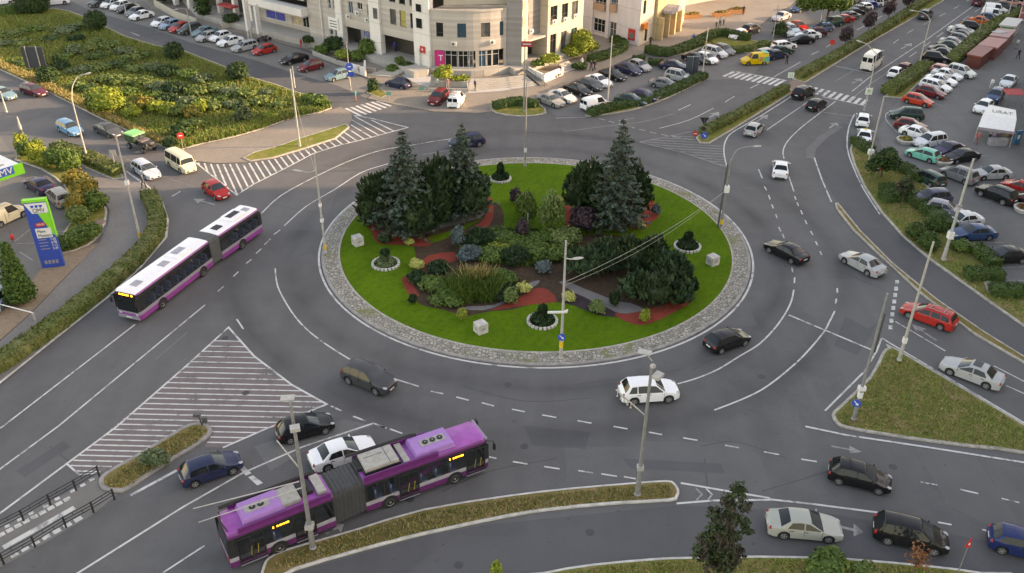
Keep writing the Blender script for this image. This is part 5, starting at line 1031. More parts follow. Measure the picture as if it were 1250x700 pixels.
# right wing
RW = Wall(GT(641, 79), GT(710, 57)); ur = lambda x, y: RW.uz(x, y)[0]
uR0, uR1, uR2 = ur(643, 78.5), ur(667.5, 68.5), ur(710, 57)
hr = [RW.rect(*r) for r in ((672, 7.5, 680.5, 25.5), (686, 4.5, 693.5, 22.5), (698, 1.5, 705.6, 18.6))]; hg = [RW.rect(*r) for r in ((671.5, 42, 679, 67), (684.5, 38.5, 691.5, 62), (697, 34.5, 704, 57.5))]; hg = [(a, b, TZ+.1, d) for a, b, c, d in hg]
frr = [h for h in hr+[(a, b, c+up, d+up) for a, b, c, d in hr] if h[3] < HB-.3]
RW.panel(wl, uR1, uR2, TZ, HB, frr+hg, .3, 0, 4); RW.bar(wl, uR0-1.3, uR0, TZ, HB, -1.0, 1.1, 4)
RW.panel(wl, uR0, uR1, 4.6, HB, [(uR0+.9, uR0+2.0, 6.0, 8.0), (uR0+.9, uR0+2.0, 9.6, 11.4)], .2, -1.6, 5)
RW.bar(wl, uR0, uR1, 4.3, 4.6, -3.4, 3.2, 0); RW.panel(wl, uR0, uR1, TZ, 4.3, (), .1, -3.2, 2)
wl.add([RW.pt(uR1, TZ, 0), RW.pt(uR1, HB, 0), RW.pt(uR1, HB, -3.4), RW.pt(uR1, TZ, -3.4)], [(0, 1, 2, 3)], 4)
wl.add([RW.pt(uR2, TZ-1, 0), RW.pt(uR2, HB, 0), RW.pt(uR2, HB, -16), RW.pt(uR2, TZ-1, -16)], [(3, 2, 1, 0)], 4)
# roofs and back mass
roofP = [LW.pt(uE, 0), LW.pt(uE, 0, -14), RW.pt(uR2, 0, -16), RW.pt(uR2, 0, 0), RW.pt(uR0-1.3, 0, -1), LW.pt(uP1a, 0, -1)]
rf = MB(); rf.prism([(p[0], p[1]) for p in roofP], None, HB-.05); 
bk = [LW.pt(uE, 0, 0), LW.pt(uE, 0, -14), RW.pt(uR2, 0, -16)]
for a, b in zip(bk, bk[1:]): wl.add([(a[0], a[1], 0), (b[0], b[1], 0), (b[0], b[1], HB), (a[0], a[1], HB)], [(0, 1, 2, 3)], 0)
# the bay
PA, PB, PM = GT(530, 79.5), GT(618, 80), GT(574, 84)
PA = Vector(LW.pt(uP1a, TZ, .1)); mid = (PA+PB)/2; PM = mid+(PM-mid)
def bayp(t, z=0.0):
    q = PA*(1-t)**2+PB*t**2+(PM*2-mid)*2*t*(1-t); return Vector((q.x, q.y, z))
cuts = [0, .065, .165, .25, .335, .46, .55, .645, .78, .86, .90, .965, 1]; up_win = {1, 4, 7, 10}; zR = 9.75; zG = 3.75
for i, (a, b) in enumerate(zip(cuts, cuts[1:])):
    w = Wall(bayp(a), bayp(b)); n = w.n; hs = [(.06, w.L-.06, 5.75, 7.85)] if i in up_win else []
    w.panel(wl, 0, w.L, zG, zR, hs, .22, 0, 0); w.bar(wl, -.03, w.L+.03, zR-.25, zR+.05, -.25, .37, 0); w.bar(wl, -.02, w.L+.02, TZ-1.04, TZ+.12, -.4, .55, 6)
    for h in hs: w.window(cb, h, 0, .18, 0, .3, 'frame_dark', 'glass_blue' if i == 4 else 'glass', False)
    if i in (0, 11) or i == 6: w.bar(wl, 0 if i != 6 else w.L*.25, w.L if i != 6 else w.L*.75, TZ, zG, -.3, .28, 6)
gl = [(0.07, .16), (.17, .33), (.345, .475), (.49, .545) , (.60, .72), (.73, .80), (.81, .90)]
for j, (a, b) in enumerate(gl):
    w = Wall(bayp(a), bayp(b)); w.window(cb, (0, w.L, TZ+.12, zG-.02), 0, .25, 0 if w.L < 1.2 else 1, .72, 'frame_white', 'glass', False, 'shop_window')
w = Wall(bayp(.04), bayp(.165)); mb = MB(); w.bar(mb, 0, w.L, TZ+.2, zG-.1, -.05, .08); ad = mb.build('poster', 'magenta', cb); text('T', 1.3, 'white', ad, face_M(w, w.L*.62, 2.5, .06)); 
bayroof = [bayp(i/16) for i in range(17)]+[Vector(RW.pt(uR0, 0, -3)), Vector(LW.pt(uP1a, 0, -3))]; rf.prism([(p.x, p.y) for p in bayroof], None, zR-.05)
wl.add([(PA.x, PA.y, zR), (PB.x, PB.y, zR), (PB.x, PB.y, zR+.02), (PA.x, PA.y, zR+.02)], [(0, 1, 2, 3)], 0)
bw = Wall(Vector(LW.pt(uP1a, 0, -3)), Vector(RW.pt(uR0, 0, -3))); bw.panel(wl, 0, bw.L, zR-.1, HB, [(bw.L*.2, bw.L*.8, 10.6, 12.6)], .2, 0, 4); bw.window(cb, (bw.L*.2, bw.L*.8, 10.6, 12.6), 0, .15, 3, None, 'frame_dark', 'glass', False)
# grey striped pilaster and pale pilaster between bay and wing
pw = Wall(bayp(1.0), Vector(RW.pt(uR0-1.3, 0, .1))); pw.bar(wl, .02, pw.L-.02, TZ, HB, -1.2, 1.15, 5)
wl.build('wall', ['travertine', 'render_white', 'shop_dark', 'render_white', 'render_cream', 'travertine_grey', 'stone_step'], cb); rf.build('roof', 'roof_felt', cb)
for i, h in enumerate(fa): LW.window(cb, h, 0, .18, 0 if i % 3 else 1, .35, 'frame_dark', 'curtain_yellow' if i == 1 else 'glass', True)
for h in fb: LW.window(cb, h, 0, .18, 1, None, 'frame_white', 'glass', True)
for h in fc+low: LW.window(cb, h, 0, .18, 0, .4, 'frame_white', 'glass', False)
for i, h in enumerate(frr): RW.window(cb, h, 0, .22, 1, .30, 'frame_dark', 'glass', True)
for h in hg: RW.window(cb, h, 0, .28, 1, .7, 'frame_dark', 'glass', False, 'shop_window')
RW.window(cb, (uR0+.9, uR0+2.0, 6.0, 8.0), -1.6, .15, 0, .3, 'frame_dark'); RW.window(cb, (uR0+.9, uR0+2.0, 9.6, 11.4), -1.6, .15, 0, .3, 'frame_dark'); RW.window(cb, (uR0+.3, uR1-1.2, TZ+.1, 4.1), -2.9, .1, 2, .7, 'frame_dark', 'glass', False, 'shop_window')
for i, h in enumerate(shop): LW.window(cb, h, -1.2, .15, 1, None, 'frame_white', ('banner_blue', 'curtain_beige', 'glass')[i], False, 'shop_window')
for x0, y0, x1, y1 in ((510, 21.5, 518, 34.5), (509.5, 4, 517, 14.5), (457.5, 9, 463.5, 23)): 
    h = LW.rect(x0, y0, x1, y1); LW.window(cb, h, .45, .04, 0, None, 'frame_white', 'glass', False)
for x0, y0, x1, y1 in ((633, 20.5, 641, 33), (633.5, 1, 641, 12)): h = RW.rect(x0, y0, x1, y1); RW.window(cb, (max(h[0], uR0-1.2), min(h[1], uR0-.1), h[2], h[3]), .15, .04, 0, None, 'frame_white', 'curtain_beige', False)
def acunit(w, u, z, off=.02):
    mb = MB(); w.bar(mb, u-.42, u+.42, z-.3, z+.3, off, .32); o = mb.build('air_conditioner', 'frame_white', cb, None); q = MB(); c = w.pt(u-.12, z, off+.325); M = Matrix.Translation(c) @ Matrix((w.D, Vector((0, 0, 1)), w.n)).transposed().to_4x4(); q.lathe([(.22, 0), (.22, .02), (.05, .025)], n=12, M=M); q.build('fan', 'steel_dark', o)
for t_, z in ((.295, 4.85), (.80, 4.95)): w = Wall(bayp(t_-.05), bayp(t_+.05)); acunit(w, w.L/2, z)
acunit(RW, uR0+2.4, 5.4, -1.55)
for x, y in ((426, 20), (437, 16), (449, 24), (675.5, 26.5), (689, 23.5), (701.5, 19.5)): w = LW if x < 500 else RW; u, z = w.uz(x, y); acunit(w, u, z)
# signs that belong to the building
mb = MB(); h = LW.rect(404, 21, 415.5, 35); LW.bar(mb, h[0], h[1], h[2], h[3], .45, .1); o = mb.build('sign_board', 'white', cb); mb = MB()
for i in range(3): LW.bar(mb, h[0]+.3, h[1]-.3, h[2]+.35+.45*i, h[2]+.5+.45*i, .552, .006)
mb.build('lettering', 'steel_dark', o)
mb = MB(); h = LW.rect(431, 36, 444, 56); LW.bar(mb, h[0], h[1], max(TZ+.1, h[2]), h[3], -1.9, .1); o = mb.build('emblem_panel', 'bus_grey', cb); text('10', 1.5, 'blue', o, face_M(LW, (h[0]+h[1])/2, (h[2]+h[3])/2+.2, -1.79))
mb = MB(); u, z = LW.uz(518.5, 60); LW.bar(mb, u-.5, u+.5, z-.5, z+.5, .45, .12); o = mb.build('sign_board', 'red', cb); text('+', 1.0, 'white', o, face_M(LW, u, z, .58))
mb = MB(); mb.tube([LW.pt(uw(396, 46), TZ, .25), LW.pt(uw(396, 46), HB-.2, .25)], .11, 8); mb.build('drainpipe', 'frame_white', cb)
mb = MB()
for sx in (527, 515): u = uw(sx, 81); LW.bar(mb, u-.25, u+.25, TZ, 3.6, .42, .3)
mb.build('door_frame', 'frame_white', cb)
mb = MB(); ue = uw(286, 14); LW.bar(mb, ue-2, ue+2, 3.0, 3.3, .4, 1.6); mb.build('awning', 'awning_red', cb)
# ---- terrace, steps and retaining walls (paved ground)
tp = [GT(505, 88), GT(522, 86)]+[bayp(i/10)+(bayp(i/10)-mid).normalized()*1.6 for i in range(1, 10)]+[GT(628, 85), GT(645, 82), GT(664, 74), GT(712, 61), Vector(RW.pt(uR2+1, TZ, -6)), Vector(LW.pt(uE, TZ, -6)), GT(240, 17), GT(300, 32), GT(360, 47), GT(384, 52), GT(412, 58), GT(455, 70), GT(478, 78)]
mb = MB(); mb.prism([(p.x, p.y) for p in tp], .09, TZ); struct(mb.build('terrace', ['stone_step']))
def stairs(a0, a1, b0, b1, z0, z1, n, name='stairs', mat='stone_step'):
    """steps: bottom edge a0-a1 (px at z0) up to top edge b0-b1 (px at z1)"""
    A0, A1, B0, B1 = G(*a0, z0), G(*a1, z0), G(*b0, z1), G(*b1, z1); mb = MB()
    for i in range(n):
        t0, t1 = i/n, 1.0; zt = z0+(z1-z0)*(i+1)/(n+1)
        q = [A0.lerp(B0, t0), A1.lerp(B1, t0), A1.lerp(B1, t1), A0.lerp(B0, t1)]; mb.prism([(p.x, p.y) for p in q], z0-.02, zt-.001*i)
    return struct(mb.build(name, mat))
stairs((447, 92), (478, 95), (490, 78), (505, 80), .1, TZ, 6); stairs((570, 112), (655, 104), (575, 98), (640, 90.5), .1, TZ-.12, 5); stairs((687, 90), (704, 84.5), (682, 77), (693, 73), .1, TZ, 5)
def garden_wall(px, h, w=.25, mat='stone_step', z0=.09, label=None, name='garden_wall'):
    mb = MB(); P = gp(px, .1)
    for a, c in zip(P, P[1:]): d = (c-a).normalized()*w*.5; mb.beam(Vector((a.x, a.y, z0+h/2))-d*.98, Vector((c.x, c.y, z0+h/2))+d*.98, w, h)
    return tag(mb.build(name, mat), label, 'wall')
garden_wall([(190, 8), (215, 22), (240, 31)], 1.2, .3, 'render_cream', label='low cream garden wall along the side street pavement')
garden_wall([(383, 68), (412, 79), (433, 85), (458, 89)], .7, .25, label='pale curb wall of the shrub bed beside the stairs')
garden_wall([(430, 88), (446, 93), (446, 84)], 1.3, .3, 'render_white', label='white wall block at the foot of the stairs')
garden_wall([(646, 92), (664, 101), (686, 92)], 1.25, .3, 'render_white', label='white wall corner of the planted ramp below the right wing')
garden_wall([(524, 112), (571, 113), (571, 103)], .55, .2, label='low stepped wall below the bright shrub'); garden_wall([(526, 106), (570, 107)], .9, .2, label='middle step of the planter wall below the bright shrub'); garden_wall([(527, 101), (569, 102)], 1.15, .2, label='upper step of the planter wall below the bright shrub')
mb = MB(); mb.beam(G(640, 84, .9), G(664, 104, .2), 1.2, .08); tag(mb.build('ramp', 'concrete_dark'), kind='structure')
t = thing('handrail', 'dark metal handrail beside the ramp under the right wing', 'railing'); mb = MB(); mb.tube([G(643, 81, 2.0), G(665, 101, 1.2)], .04, 6); mb.tube([G(643, 81, 1.5), G(665, 101, .7)], .03, 6)
mb.build('rail', 'steel_dark', t)
for k in range(5):
    x, y = 643+22*k/4, 81+20*k/4; q = MB(); p = G(x, y, 1.6-.8*k/4); q.tube([(p.x, p.y, .1), (p.x, p.y, 2.0-.8*k/4)], .035, 6); q.build('post', 'steel_dark', t)
# ---- second building
b2 = thing('shop_building', 'white and cream shop building with a red poster beside its corner', 'building'); C0 = G(779, 56.5, .1); L2W = Wall(C0, G(709, 37.5, .1)); R2W = Wall(C0, G(834, 30.5, .1)); H2 = 13; mb = MB(); hl = [L2W.rect(*r) for r in ((724.5, 23, 738.5, 39), (726, -3, 740, 12), (744, 27, 752, 49), (745.5, -2, 754, 14))]; L2 = L2W.uz(709, 40)[0]
L2W.panel(mb, 0, L2+6, .1, H2, hl, .25, 0, 0)
for h in hl: L2W.window(b2, h, 0, .2, 2 if h[1]-h[0] > 1.5 else 1, .6, 'frame_white', 'glass', True)
for u in (L2W.uz(722, 40)[0], L2W.uz(741.5, 45)[0]): L2W.bar(mb, u-.3, u+.3, .1, H2, 0, .35, 0)
R2 = R2W.uz(834, 30)[0]; hr2 = [R2W.rect(*r) for r in ((785.5, 1, 788.8, 17), (827, 14, 830, 28), (787, 36, 790, 50))]; R2W.panel(mb, 0, R2, .1, H2, hr2, .25, 0, 1)
for h in hr2: R2W.window(b2, h, 0, .2, 0, None, 'frame_dark', 'glass', False)
u0, u1 = R2W.uz(794, 46)[0], R2W.uz(822, 35)[0]; R2W.bar(mb, u0+.8, u1, .1, H2, .0, .5, 3); 
for i in range(4): u = u0+1.3+(u1-u0-1.6)*i/3; R2W.bar(mb, u-.22, u+.22, .1, 3.9, .5, 1.1, 3)
P2 = [L2W.pt(0, 0), L2W.pt(L2+6, 0), (L2W.pt(L2+6, 0)[0]+14, L2W.pt(L2+6, 0)[1]+20), (R2W.pt(R2, 0)[0]-4, R2W.pt(R2, 0)[1]+18), R2W.pt(R2, 0)]
for a, c in zip(P2[1:], P2[2:]): mb.add([(a[0], a[1], 0), (c[0], c[1], 0), (c[0], c[1], H2), (a[0], a[1], H2)], [(0, 1, 2, 3)], 0)
mb.build('wall', ['render_lilac', 'render_cream', 'shop_dark', 'render_ochre'], b2); q = MB(); q.prism([(p[0], p[1]) for p in P2], None, H2-.05); q.build('roof', 'roof_felt', b2)
q = MB(); c = R2W.pt((u0+u1)/2+.3, 4.3, .6); M = Matrix.Translation(c) @ Matrix((R2W.D, R2W.n, Vector((0, 0, 1)))).transposed().to_4x4(); 
q.add([(x, y, z) for y in (0, 1.7) for x, z in ((-2.2, 0), (-2.2, .5), (-1.1, 1.0), (0, 1.2), (1.1, 1.0), (2.2, .5), (2.2, 0))], [(0, 1, 2, 3, 4, 5, 6), (13, 12, 11, 10, 9, 8, 7)]+[(i, i+1, 8+i, 7+i) for i in range(6)]+[(6, 0, 7, 13)], 0, M); q.build('entrance_canopy', 'bus_grey', b2)
for x0, y0, x1, y1 in ((727, 4, 740, 12), (746, 5, 754, 14)):
    h = L2W.rect(x0, y0, x1, y1); q = MB(); L2W.bar(q, h[0], h[1], h[2], h[3], .05, .5); q.build('balcony_panel', 'brick_pink', b2)
h = L2W.rect(767, 35.5, 775.5, 49.5); q = MB(); L2W.bar(q, h[0], h[1], h[2], h[3], .03, .06); o = q.build('poster', 'red', b2); q = MB(); L2W.bar(q, h[0]+.25, h[1]-.25, h[2]+.3, h[3]-.6, .092, .01); q.build('poster_picture', 'concrete_dark', o)
q = MB(); u, z = R2W.uz(785, 32); R2W.bar(q, u-.6, u+.7, z-.5, z+.5, .05, .5); q.build('sign_board', 'orange', b2)
# low cafe building beyond the plaza
t = thing('low_building', 'low pale building at the top edge behind the plaza flower beds', 'building'); w = Wall(G(836, 7, .1), G(905, -6, .1)); mb = MB(); hs = [(1.2+2.6*i, 3.0+2.6*i, 1.0, 3.2) for i in range(int(w.L/2.6)-1)]; w.panel(mb, 0, w.L, .1, 7, hs, .2); mb.add([w.pt(0, .1), w.pt(0, 7), w.pt(0, 7, -9), w.pt(0, .1, -9)], [(0, 1, 2, 3)]); mb.build('wall', 'render_cream', t)
for h in hs: w.window(t, h, 0, .15, 1, None, 'frame_white')
q = MB(); q.prism([w.pt(0, 0)[:2], w.pt(w.L, 0)[:2], w.pt(w.L, 0, -9)[:2], w.pt(0, 0, -9)[:2]], None, 7.02); q.build('roof', 'roof_felt', t)
# shop front seen as a sliver at the right edge, with its parasol roof
t = thing('market_hall', 'beige market hall at the right edge behind the tent', 'building'); w = Wall(G(1240, 196, 0), G(1272, 70, 0)); mb = MB(); hs = [(1+3*i, 3.2+3*i, .6, 2.7) for i in range(int(w.L/3)-1)]; w.panel(mb, -2, w.L, 0, 4.2, hs, .2, -2.0); w.bar(mb, -2, w.L, 3.6, 4.2, -2.0, 1.1); mb.build('wall', 'render_ochre', t)
for h in hs: w.window(t, h, -2.0, .15, 1, None, 'frame_dark', 'glass', False, 'shop_window')
q = MB(); q.prism([w.pt(-2, 0, -.9)[:2], w.pt(w.L, 0, -.9)[:2], w.pt(w.L, 0, -14)[:2], w.pt(-2, 0, -14)[:2]], 4.2, 4.4); q.build('roof', 'curtain_beige', t)
# unseen blocks added right of the frame, sized to shade the roundabout
def block(name, label, x0, y0, x1, y1, h):
    t = thing(name, label, 'building'); w1 = Wall(Vector((x0, y0, 0)), Vector((x0, y1, 0))); mb = MB(); hs = [(1.5+4*i, 3.4+4*i, 1.2+3*j, 2.7+3*j) for i in range(int((y1-y0)/4)-1) for j in range(int(h/3)-1)]
    mb.box(((x0+x1)/2, (y0+y1)/2, h/2), (x1-x0, y1-y0, h)); mb.build('wall', 'render_cream', t); q = MB()
    for a, b, c, d in hs: w1.bar(q, a, b, c, d, .0, .03)
    q.build('window', 'glass', t); q = MB(); q.box(((x0+x1)/2, (y0+y1)/2, h+.15), (x1-x0+.6, y1-y0+.6, .3)); q.build('roof', 'roof_felt', t); return t
# ================================================================ POLES, LAMPS, SIGNS
def vpt(base, x, y): h = HT(x, y, base); return Vector((base.x, base.y, h))
def P3(x, y, depth_pt):
    """3-D point on the ray through a pixel at the same distance-plane (parallel to the picture) as depth_pt"""
    d = ray(x, y); k = (Vector((depth_pt.x, depth_pt.y, depth_pt.z))-Vector((0, 0, CH))).dot(FW)/d.dot(FW); return Vector((0, 0, CH))+d*k
def pole(base, top, label, r=.12, cat='lamp post', name='lamp_post', mat='steel', zb=0.0, arm=None, bands=(), heads=(), r1=None, group=None):
    b0 = G(*base, zb); h = HT(*top, b0); t = thing(name, label, cat, b0, 0, group); mb = MB(); r *= .84; mb.tube([(0, 0, 0), (0, 0, 1.3), (0, 0, 1.32), (0, 0, h)], [r*1.25, r*1.2, r, r1 or r*.6], 10); mb.lathe([(r*1.7, 0), (r*1.7, .1), (r*1.3, .16)], n=12); mb.build('pole', mat, t, 40)
    for z, c in bands: q = MB(); q.lathe([(r*1.28, z-.28), (r*1.28, z+.28)], n=12); q.build('band', c, t)
    if arm:
        pts = [P3(x, y, Vector((b0.x, b0.y, h)))-b0 for x, y in arm]; pts[0] = Vector((0, 0, pts[0].z)); mb = MB(); mb.tube([p for p in (smooth3(pts) if len(pts) > 2 else pts)], .05, 8); mb.build('arm', mat, t, 40); heads = list(heads)+[pts]
    for pts in heads:
        e, d = pts[-1], (pts[-1]-pts[-2]).normalized(); mb = MB(); s = d.cross(Vector((0, 0, 1))).normalized(); u = s.cross(d); M = Matrix((d, s, u)).transposed().to_4x4(); M.translation = e+d*.25; mb.ball((0, 0, 0), (.48, .17, .09), 0, 10, 6, M); o = mb.build('lamp_head', 'steel_pale', t, 50); q = MB(); q.ball((0, 0, -.045), (.34, .12, .07), 0, 10, 6, M); q.build('lens', 'lamp_clear', o, 50)
    return t, b0, h
def smooth3(P, k=5):
    out = []; n = len(P)
    for i in range(n-1):
        p0, p1, p2, p3 = P[max(0, i-1)], P[i], P[i+1], P[min(n-1, i+2)]
        for j in range(k): t = j/k; out.append(.5*((2*p1)+(p2-p0)*t+(2*p0-5*p1+4*p2-p3)*t*t+(3*p1-p0-3*p2+p3)*t**3))
    return out+[P[-1]]
def clamp(t, z, r=.17, mat='white', s=(.34, .34, .45)):
    q = MB(); q.box((0, 0, z), s); q.build('clamp_box', mat, t)
def disc(t, z, col, off=None, r=.33, mark=True, sym='arrow'):
    """round sign facing the camera on pole thing t"""
    b = t.location; d = (Vector((0, 0, 0))-Vector((b.x, b.y, 0))).normalized(); s = Vector((-d.y, d.x, 0)); M = Matrix((s, Vector((0, 0, 1)), d)).transposed().to_4x4(); M.translation = d*.17+Vector((0, 0, z))+(s*off if off else Vector())
    q = MB(); q.lathe([(r, 0), (r, .03)], n=18, M=M); o = q.build('sign_disc', col, t); q = MB()
    if sym == 'arrow': ca, sa = math.cos(R(-135)), math.sin(R(-135)); q.add([(x*ca-y*sa, x*sa+y*ca, .036) for x, y in ((-.035, -.24), (.035, -.24), (.035, .05), (.13, .05), (0, .25), (-.13, .05), (-.035, .05))], [(0, 1, 2, 6), (5, 3, 4)], 0, M)
    else: q.box((0, 0, .036), (.40, .11, .01), 0, 0, M)
    if mark: q.build('sign_mark', 'white', o)
    return o
PW = 'trolley wire poles'
pole((366, 179), (355, 85), 'white tapering pole without a lamp at the meadow path corner', .14, 'pole', 'wire_pole', 'steel_pale', .05)
pole((107, 196), (88.7, 122), 'pale street lamp with a tall curved neck by the trimmed hedge strip', .13, mat='steel_pale', arm=[(88.7, 122), (88.5, 106), (95, 94), (104, 91)], zb=.1)
t, b0, h = pole((171, 290), (144, 165), 'tall bare pale pole standing by the end of the left hedge', .13, 'pole', 'wire_pole', 'steel_pale', .06, bands=((.35, 'yellow'),)); clamp(t, h*.55)
t, b0, h = pole((397.5, 308), (382, 191), 'pale lamp pole on the left edge of the cobbled apron', .13, zb=.14, arm=[(385, 212), (378, 210.5), (366, 209)], bands=((.6, 'yellow'),), mat='steel_pale'); clamp(t, h*.5, s=(.25, .3, .3)); clamp(t, h*.34, s=(.3, .3, .3))
t, b0, h = pole((639.5, 136), (638, 49), 'tall dark pole with a red pennant sign by the small island', .13, 'pole', 'wire_pole', zb=.13)
z = HT(639, 55, b0); q = MB(); q.box((.25, -.1, z), (1.5, .06, .75)); q.build('sign_board', 'awning_red', t); q = MB(); q.box((.25, -.135, z), (1.1, .01, .12)); q.build('sign_mark', 'white', t)
t, b0, h = pole((641, 203), (642, 103), 'grey wire pole at the far edge of the roundabout lawn', .14, 'pole', 'wire_pole', zb=.16, bands=((.5, 'steel_pale'),)); clamp(t, h*.2)
t, b0, h = pole((880, 278), (890, 196), 'dark lamp pole at the right edge of the cobbled apron', .16, zb=.14, arm=[(889, 200), (899, 184), (912, 179.5), (921, 179)], bands=((.7, 'yellow'),)); clamp(t, HT(884, 232, b0), s=(.5, .5, .7)); q = MB(); q.tube([(-.3, .1, 0), (-.25, .05, h*.93)], .09, 8); q.build('twin_tube', 'steel_dark', t)
t, b0, h = pole((684.5, 437), (692.5, 296), 'pale lamp pole with yellow band at the near edge of the lawn', .15, zb=.14, arm=[(693.5, 322), (696, 316.5), (701, 316)], bands=((1.35, 'yellow'),), mat='steel_pale'); disc(t, 2.15, 'blue'); z = HT(688, 382, b0); q = MB(); q.beam((-1.2, -.2, z), (.35, -.1, z), .14, .14); q.beam((.0, -.1, z), (.35, -.3, z+.3), .12, .12); q.build('bracket', 'white', t)
t, b0, h = pole((778, 604), (794, 452), 'tall lamp pole on the near splitter island in front of the white crossover', .17, zb=.14); clamp(t, HT(782.5, 573, b0), mat='steel_pale', s=(.42, .42, .28))
def q3(b0, x, y, z): return P3(x, y, Vector((b0.x, b0.y, z)))-b0
def bracket(t, b0, zz, a, c, n=5):
    A, C = q3(b0, *a, zz), q3(b0, *c, zz); A = Vector((0, 0, A.z)); q = MB(); q.tube([A, C], .045, 6)
    for i in range(n): p = C.lerp(A, .06+.11*i); q.tube([p, p+Vector((.0, 0, -.32))], .03, 6); q.ball(p+Vector((0, 0, -.36)), .07, 0, 8, 5)
    q.build('bracket_arm', 'steel_pale', t)
bracket(t, b0, h*.7, (787.5, 512), (752, 476))
def headbox(t, b0, zz, x, y, ax_, s=(.62, .40, .10), mat='lamp_clear'):
    p = q3(b0, x, y, zz); q = MB(); q.tube([Vector((0, 0, p.z-.35)), p], .04, 6); q.build('arm', 'steel', t); q = MB(); q.box(p, s, 0, ax_); o = q.build('lamp_head', 'steel_pale', t); q = MB(); q.box(p-Vector((0, 0, s[2]*.6)), (s[0]*.8, s[1]*.8, .04), 0, ax_); q.build('lens', mat, o)
headbox(t, b0, h, 803, 459, .9, (.7, .5, .2)); headbox(t, b0, h+.3, 787, 430, -.4, (.8, .5, .06)); headbox(t, b0, h, 797, 447, .5, (.25, .25, .2))
t, b0, h = pole((382, 669), (355, 498), 'tall lamp pole in front of the purple trolleybus', .17, zb=.14); clamp(t, HT(378.5, 644, b0), mat='steel_pale', s=(.5, .5, .3)); bracket(t, b0, h*.62, (366, 577), (338, 538), 0); headbox(t, b0, h+.3, 351, 486, .1, (.75, .5, .07)); headbox(t, b0, h, 360, 523, .3, (.55, .45, .22))
t, b0, h = pole((1097.5, 440), (1138, 297), 'tall plain pole at the tip of the triangular island', .15, 'pole', 'wire_pole', zb=.14, mat='steel_pale'); clamp(t, HT(1099.5, 416, b0), s=(.3, .3, .5))
t, b0, h = pole((1042, 512), (1085, 361), 'tall grey pole with a blue round sign on the triangular island', .15, 'pole', 'wire_pole', zb=.14); disc(t, 1.6, 'blue', -.1); clamp(t, 2.9, s=(.5, .4, .3)); clamp(t, 2.3, s=(.3, .3, .5)); q = MB(); q.tube([(.25, .1, h*.55), (.25, .1, h*.85)], .07, 8); q.build('twin_tube', 'steel_dark', t)
t, b0, h = pole((1151.5, 317), (1190, 196), 'tall leaning-looking lamp post beside the blue parked saloon', .19, zb=.13, mat='steel_pale'); clamp(t, 2.7, s=(.5, .5, .7)); q = MB(); q.box((0, 0, h*.55), (.4, .4, .12)); q.build('clamp_box', 'steel', t)
t, b0, h = pole((1061, 195), (1079, 119), 'pale post behind the dark shrub with the red emblem', .12, 'pole', 'wire_pole', zb=.13, mat='steel_pale'); clamp(t, 1.0, s=(.6, .5, .6))
t, b0, h = pole((1055, 135), (1066, 66), 'curved street lamp at the right end of the zebra crossing', .12, zb=.0, arm=[(1066, 66), (1064, 60), (1058, 54), (1051, 51.5)], mat='steel_pale')
z = HT(1059, 111, b0); q = MB(); q.box((0, -.16, z), (.95, .06, .95)); o = q.build('crossing_sign', 'white', t); q = MB(); q.box((-.12, -.195, z), (.10, .01, .55)); q.box((.14, -.195, z), (.10, .01, .45), 0); q.box((0, -.195, z+.12), (.45, .01, .08)); q.build('sign_mark', 'green', o)
pole((1121, 83), (1136, 25), 'curved street lamp by the long hedge next to the kiosks', .12, zb=.13, arm=[(1136, 25), (1132, 19), (1125, 15), (1116, 13.5)], mat='steel_pale')
pole((1192.5, 48), (1203, 6), 'brown post rising from the kiosk hedge', .11, 'pole', 'wire_pole', zb=.13)
pole((1229, 24), (1234, -8), 'thin post at the top right hedge', .1, 'pole', 'wire_pole', zb=.13, mat='steel_pale')
pole((857, 95), (862, 34), 'lamp post with a yellow foot at the car park corner', .12, zb=.13, bands=((.5, 'yellow'),), mat='steel_pale')
pole((741.5, 130), (743.5, 45), 'tall pale post in the middle of the car park', .12, 'pole', 'wire_pole', zb=.13, mat='steel_pale')
t, b0, h = pole((428, 110), (424, 51), 'slim post carrying two blue signs by the stairs', .10, 'sign post', 'sign_post', zb=.1); disc(t, HT(428, 82, b0), 'blue', .1, .55, sym='bar'); q = MB(); z = HT(429, 91, b0); q.box((.3, -.2, z), (.9, .05, .7)); q.build('sign_board', 'blue', t)
pole((8, 137), (0, 112), 'pale short post at the left edge by the road', .13, 'pole', 'wire_pole', 'steel_pale', .05); pole((27, 164), (22, 143), 'squat camera post at the station entrance', .18, 'pole', 'camera_post', 'steel_pale', .05, bands=((.4, 'steel_dark'),))
pole((943, 50), (949, 6), 'thin lamp post on the grassy plaza corner', .09, 'pole', 'wire_pole', zb=.1); pole((155, 21), (150, 3), 'thin post among the far side street cars', .1, 'pole', 'wire_pole', 'steel_pale', .0)
pole((234, 45), (228.5, 11), 'slim street post with a short side arm among the parked cars', .1, zb=.0, arm=[(228.5, 12), (222, 10.5), (217, 11.5)]); pole((1001, 30), (1004, -12), 'thin post beside the big tree', .09, 'pole', 'wire_pole', zb=.0, mat='steel_pale')
pole((360, 107), (356, 82), 'short pale post by the kerb below the dark red car', .09, 'pole', 'wire_pole', 'steel_pale', .1)
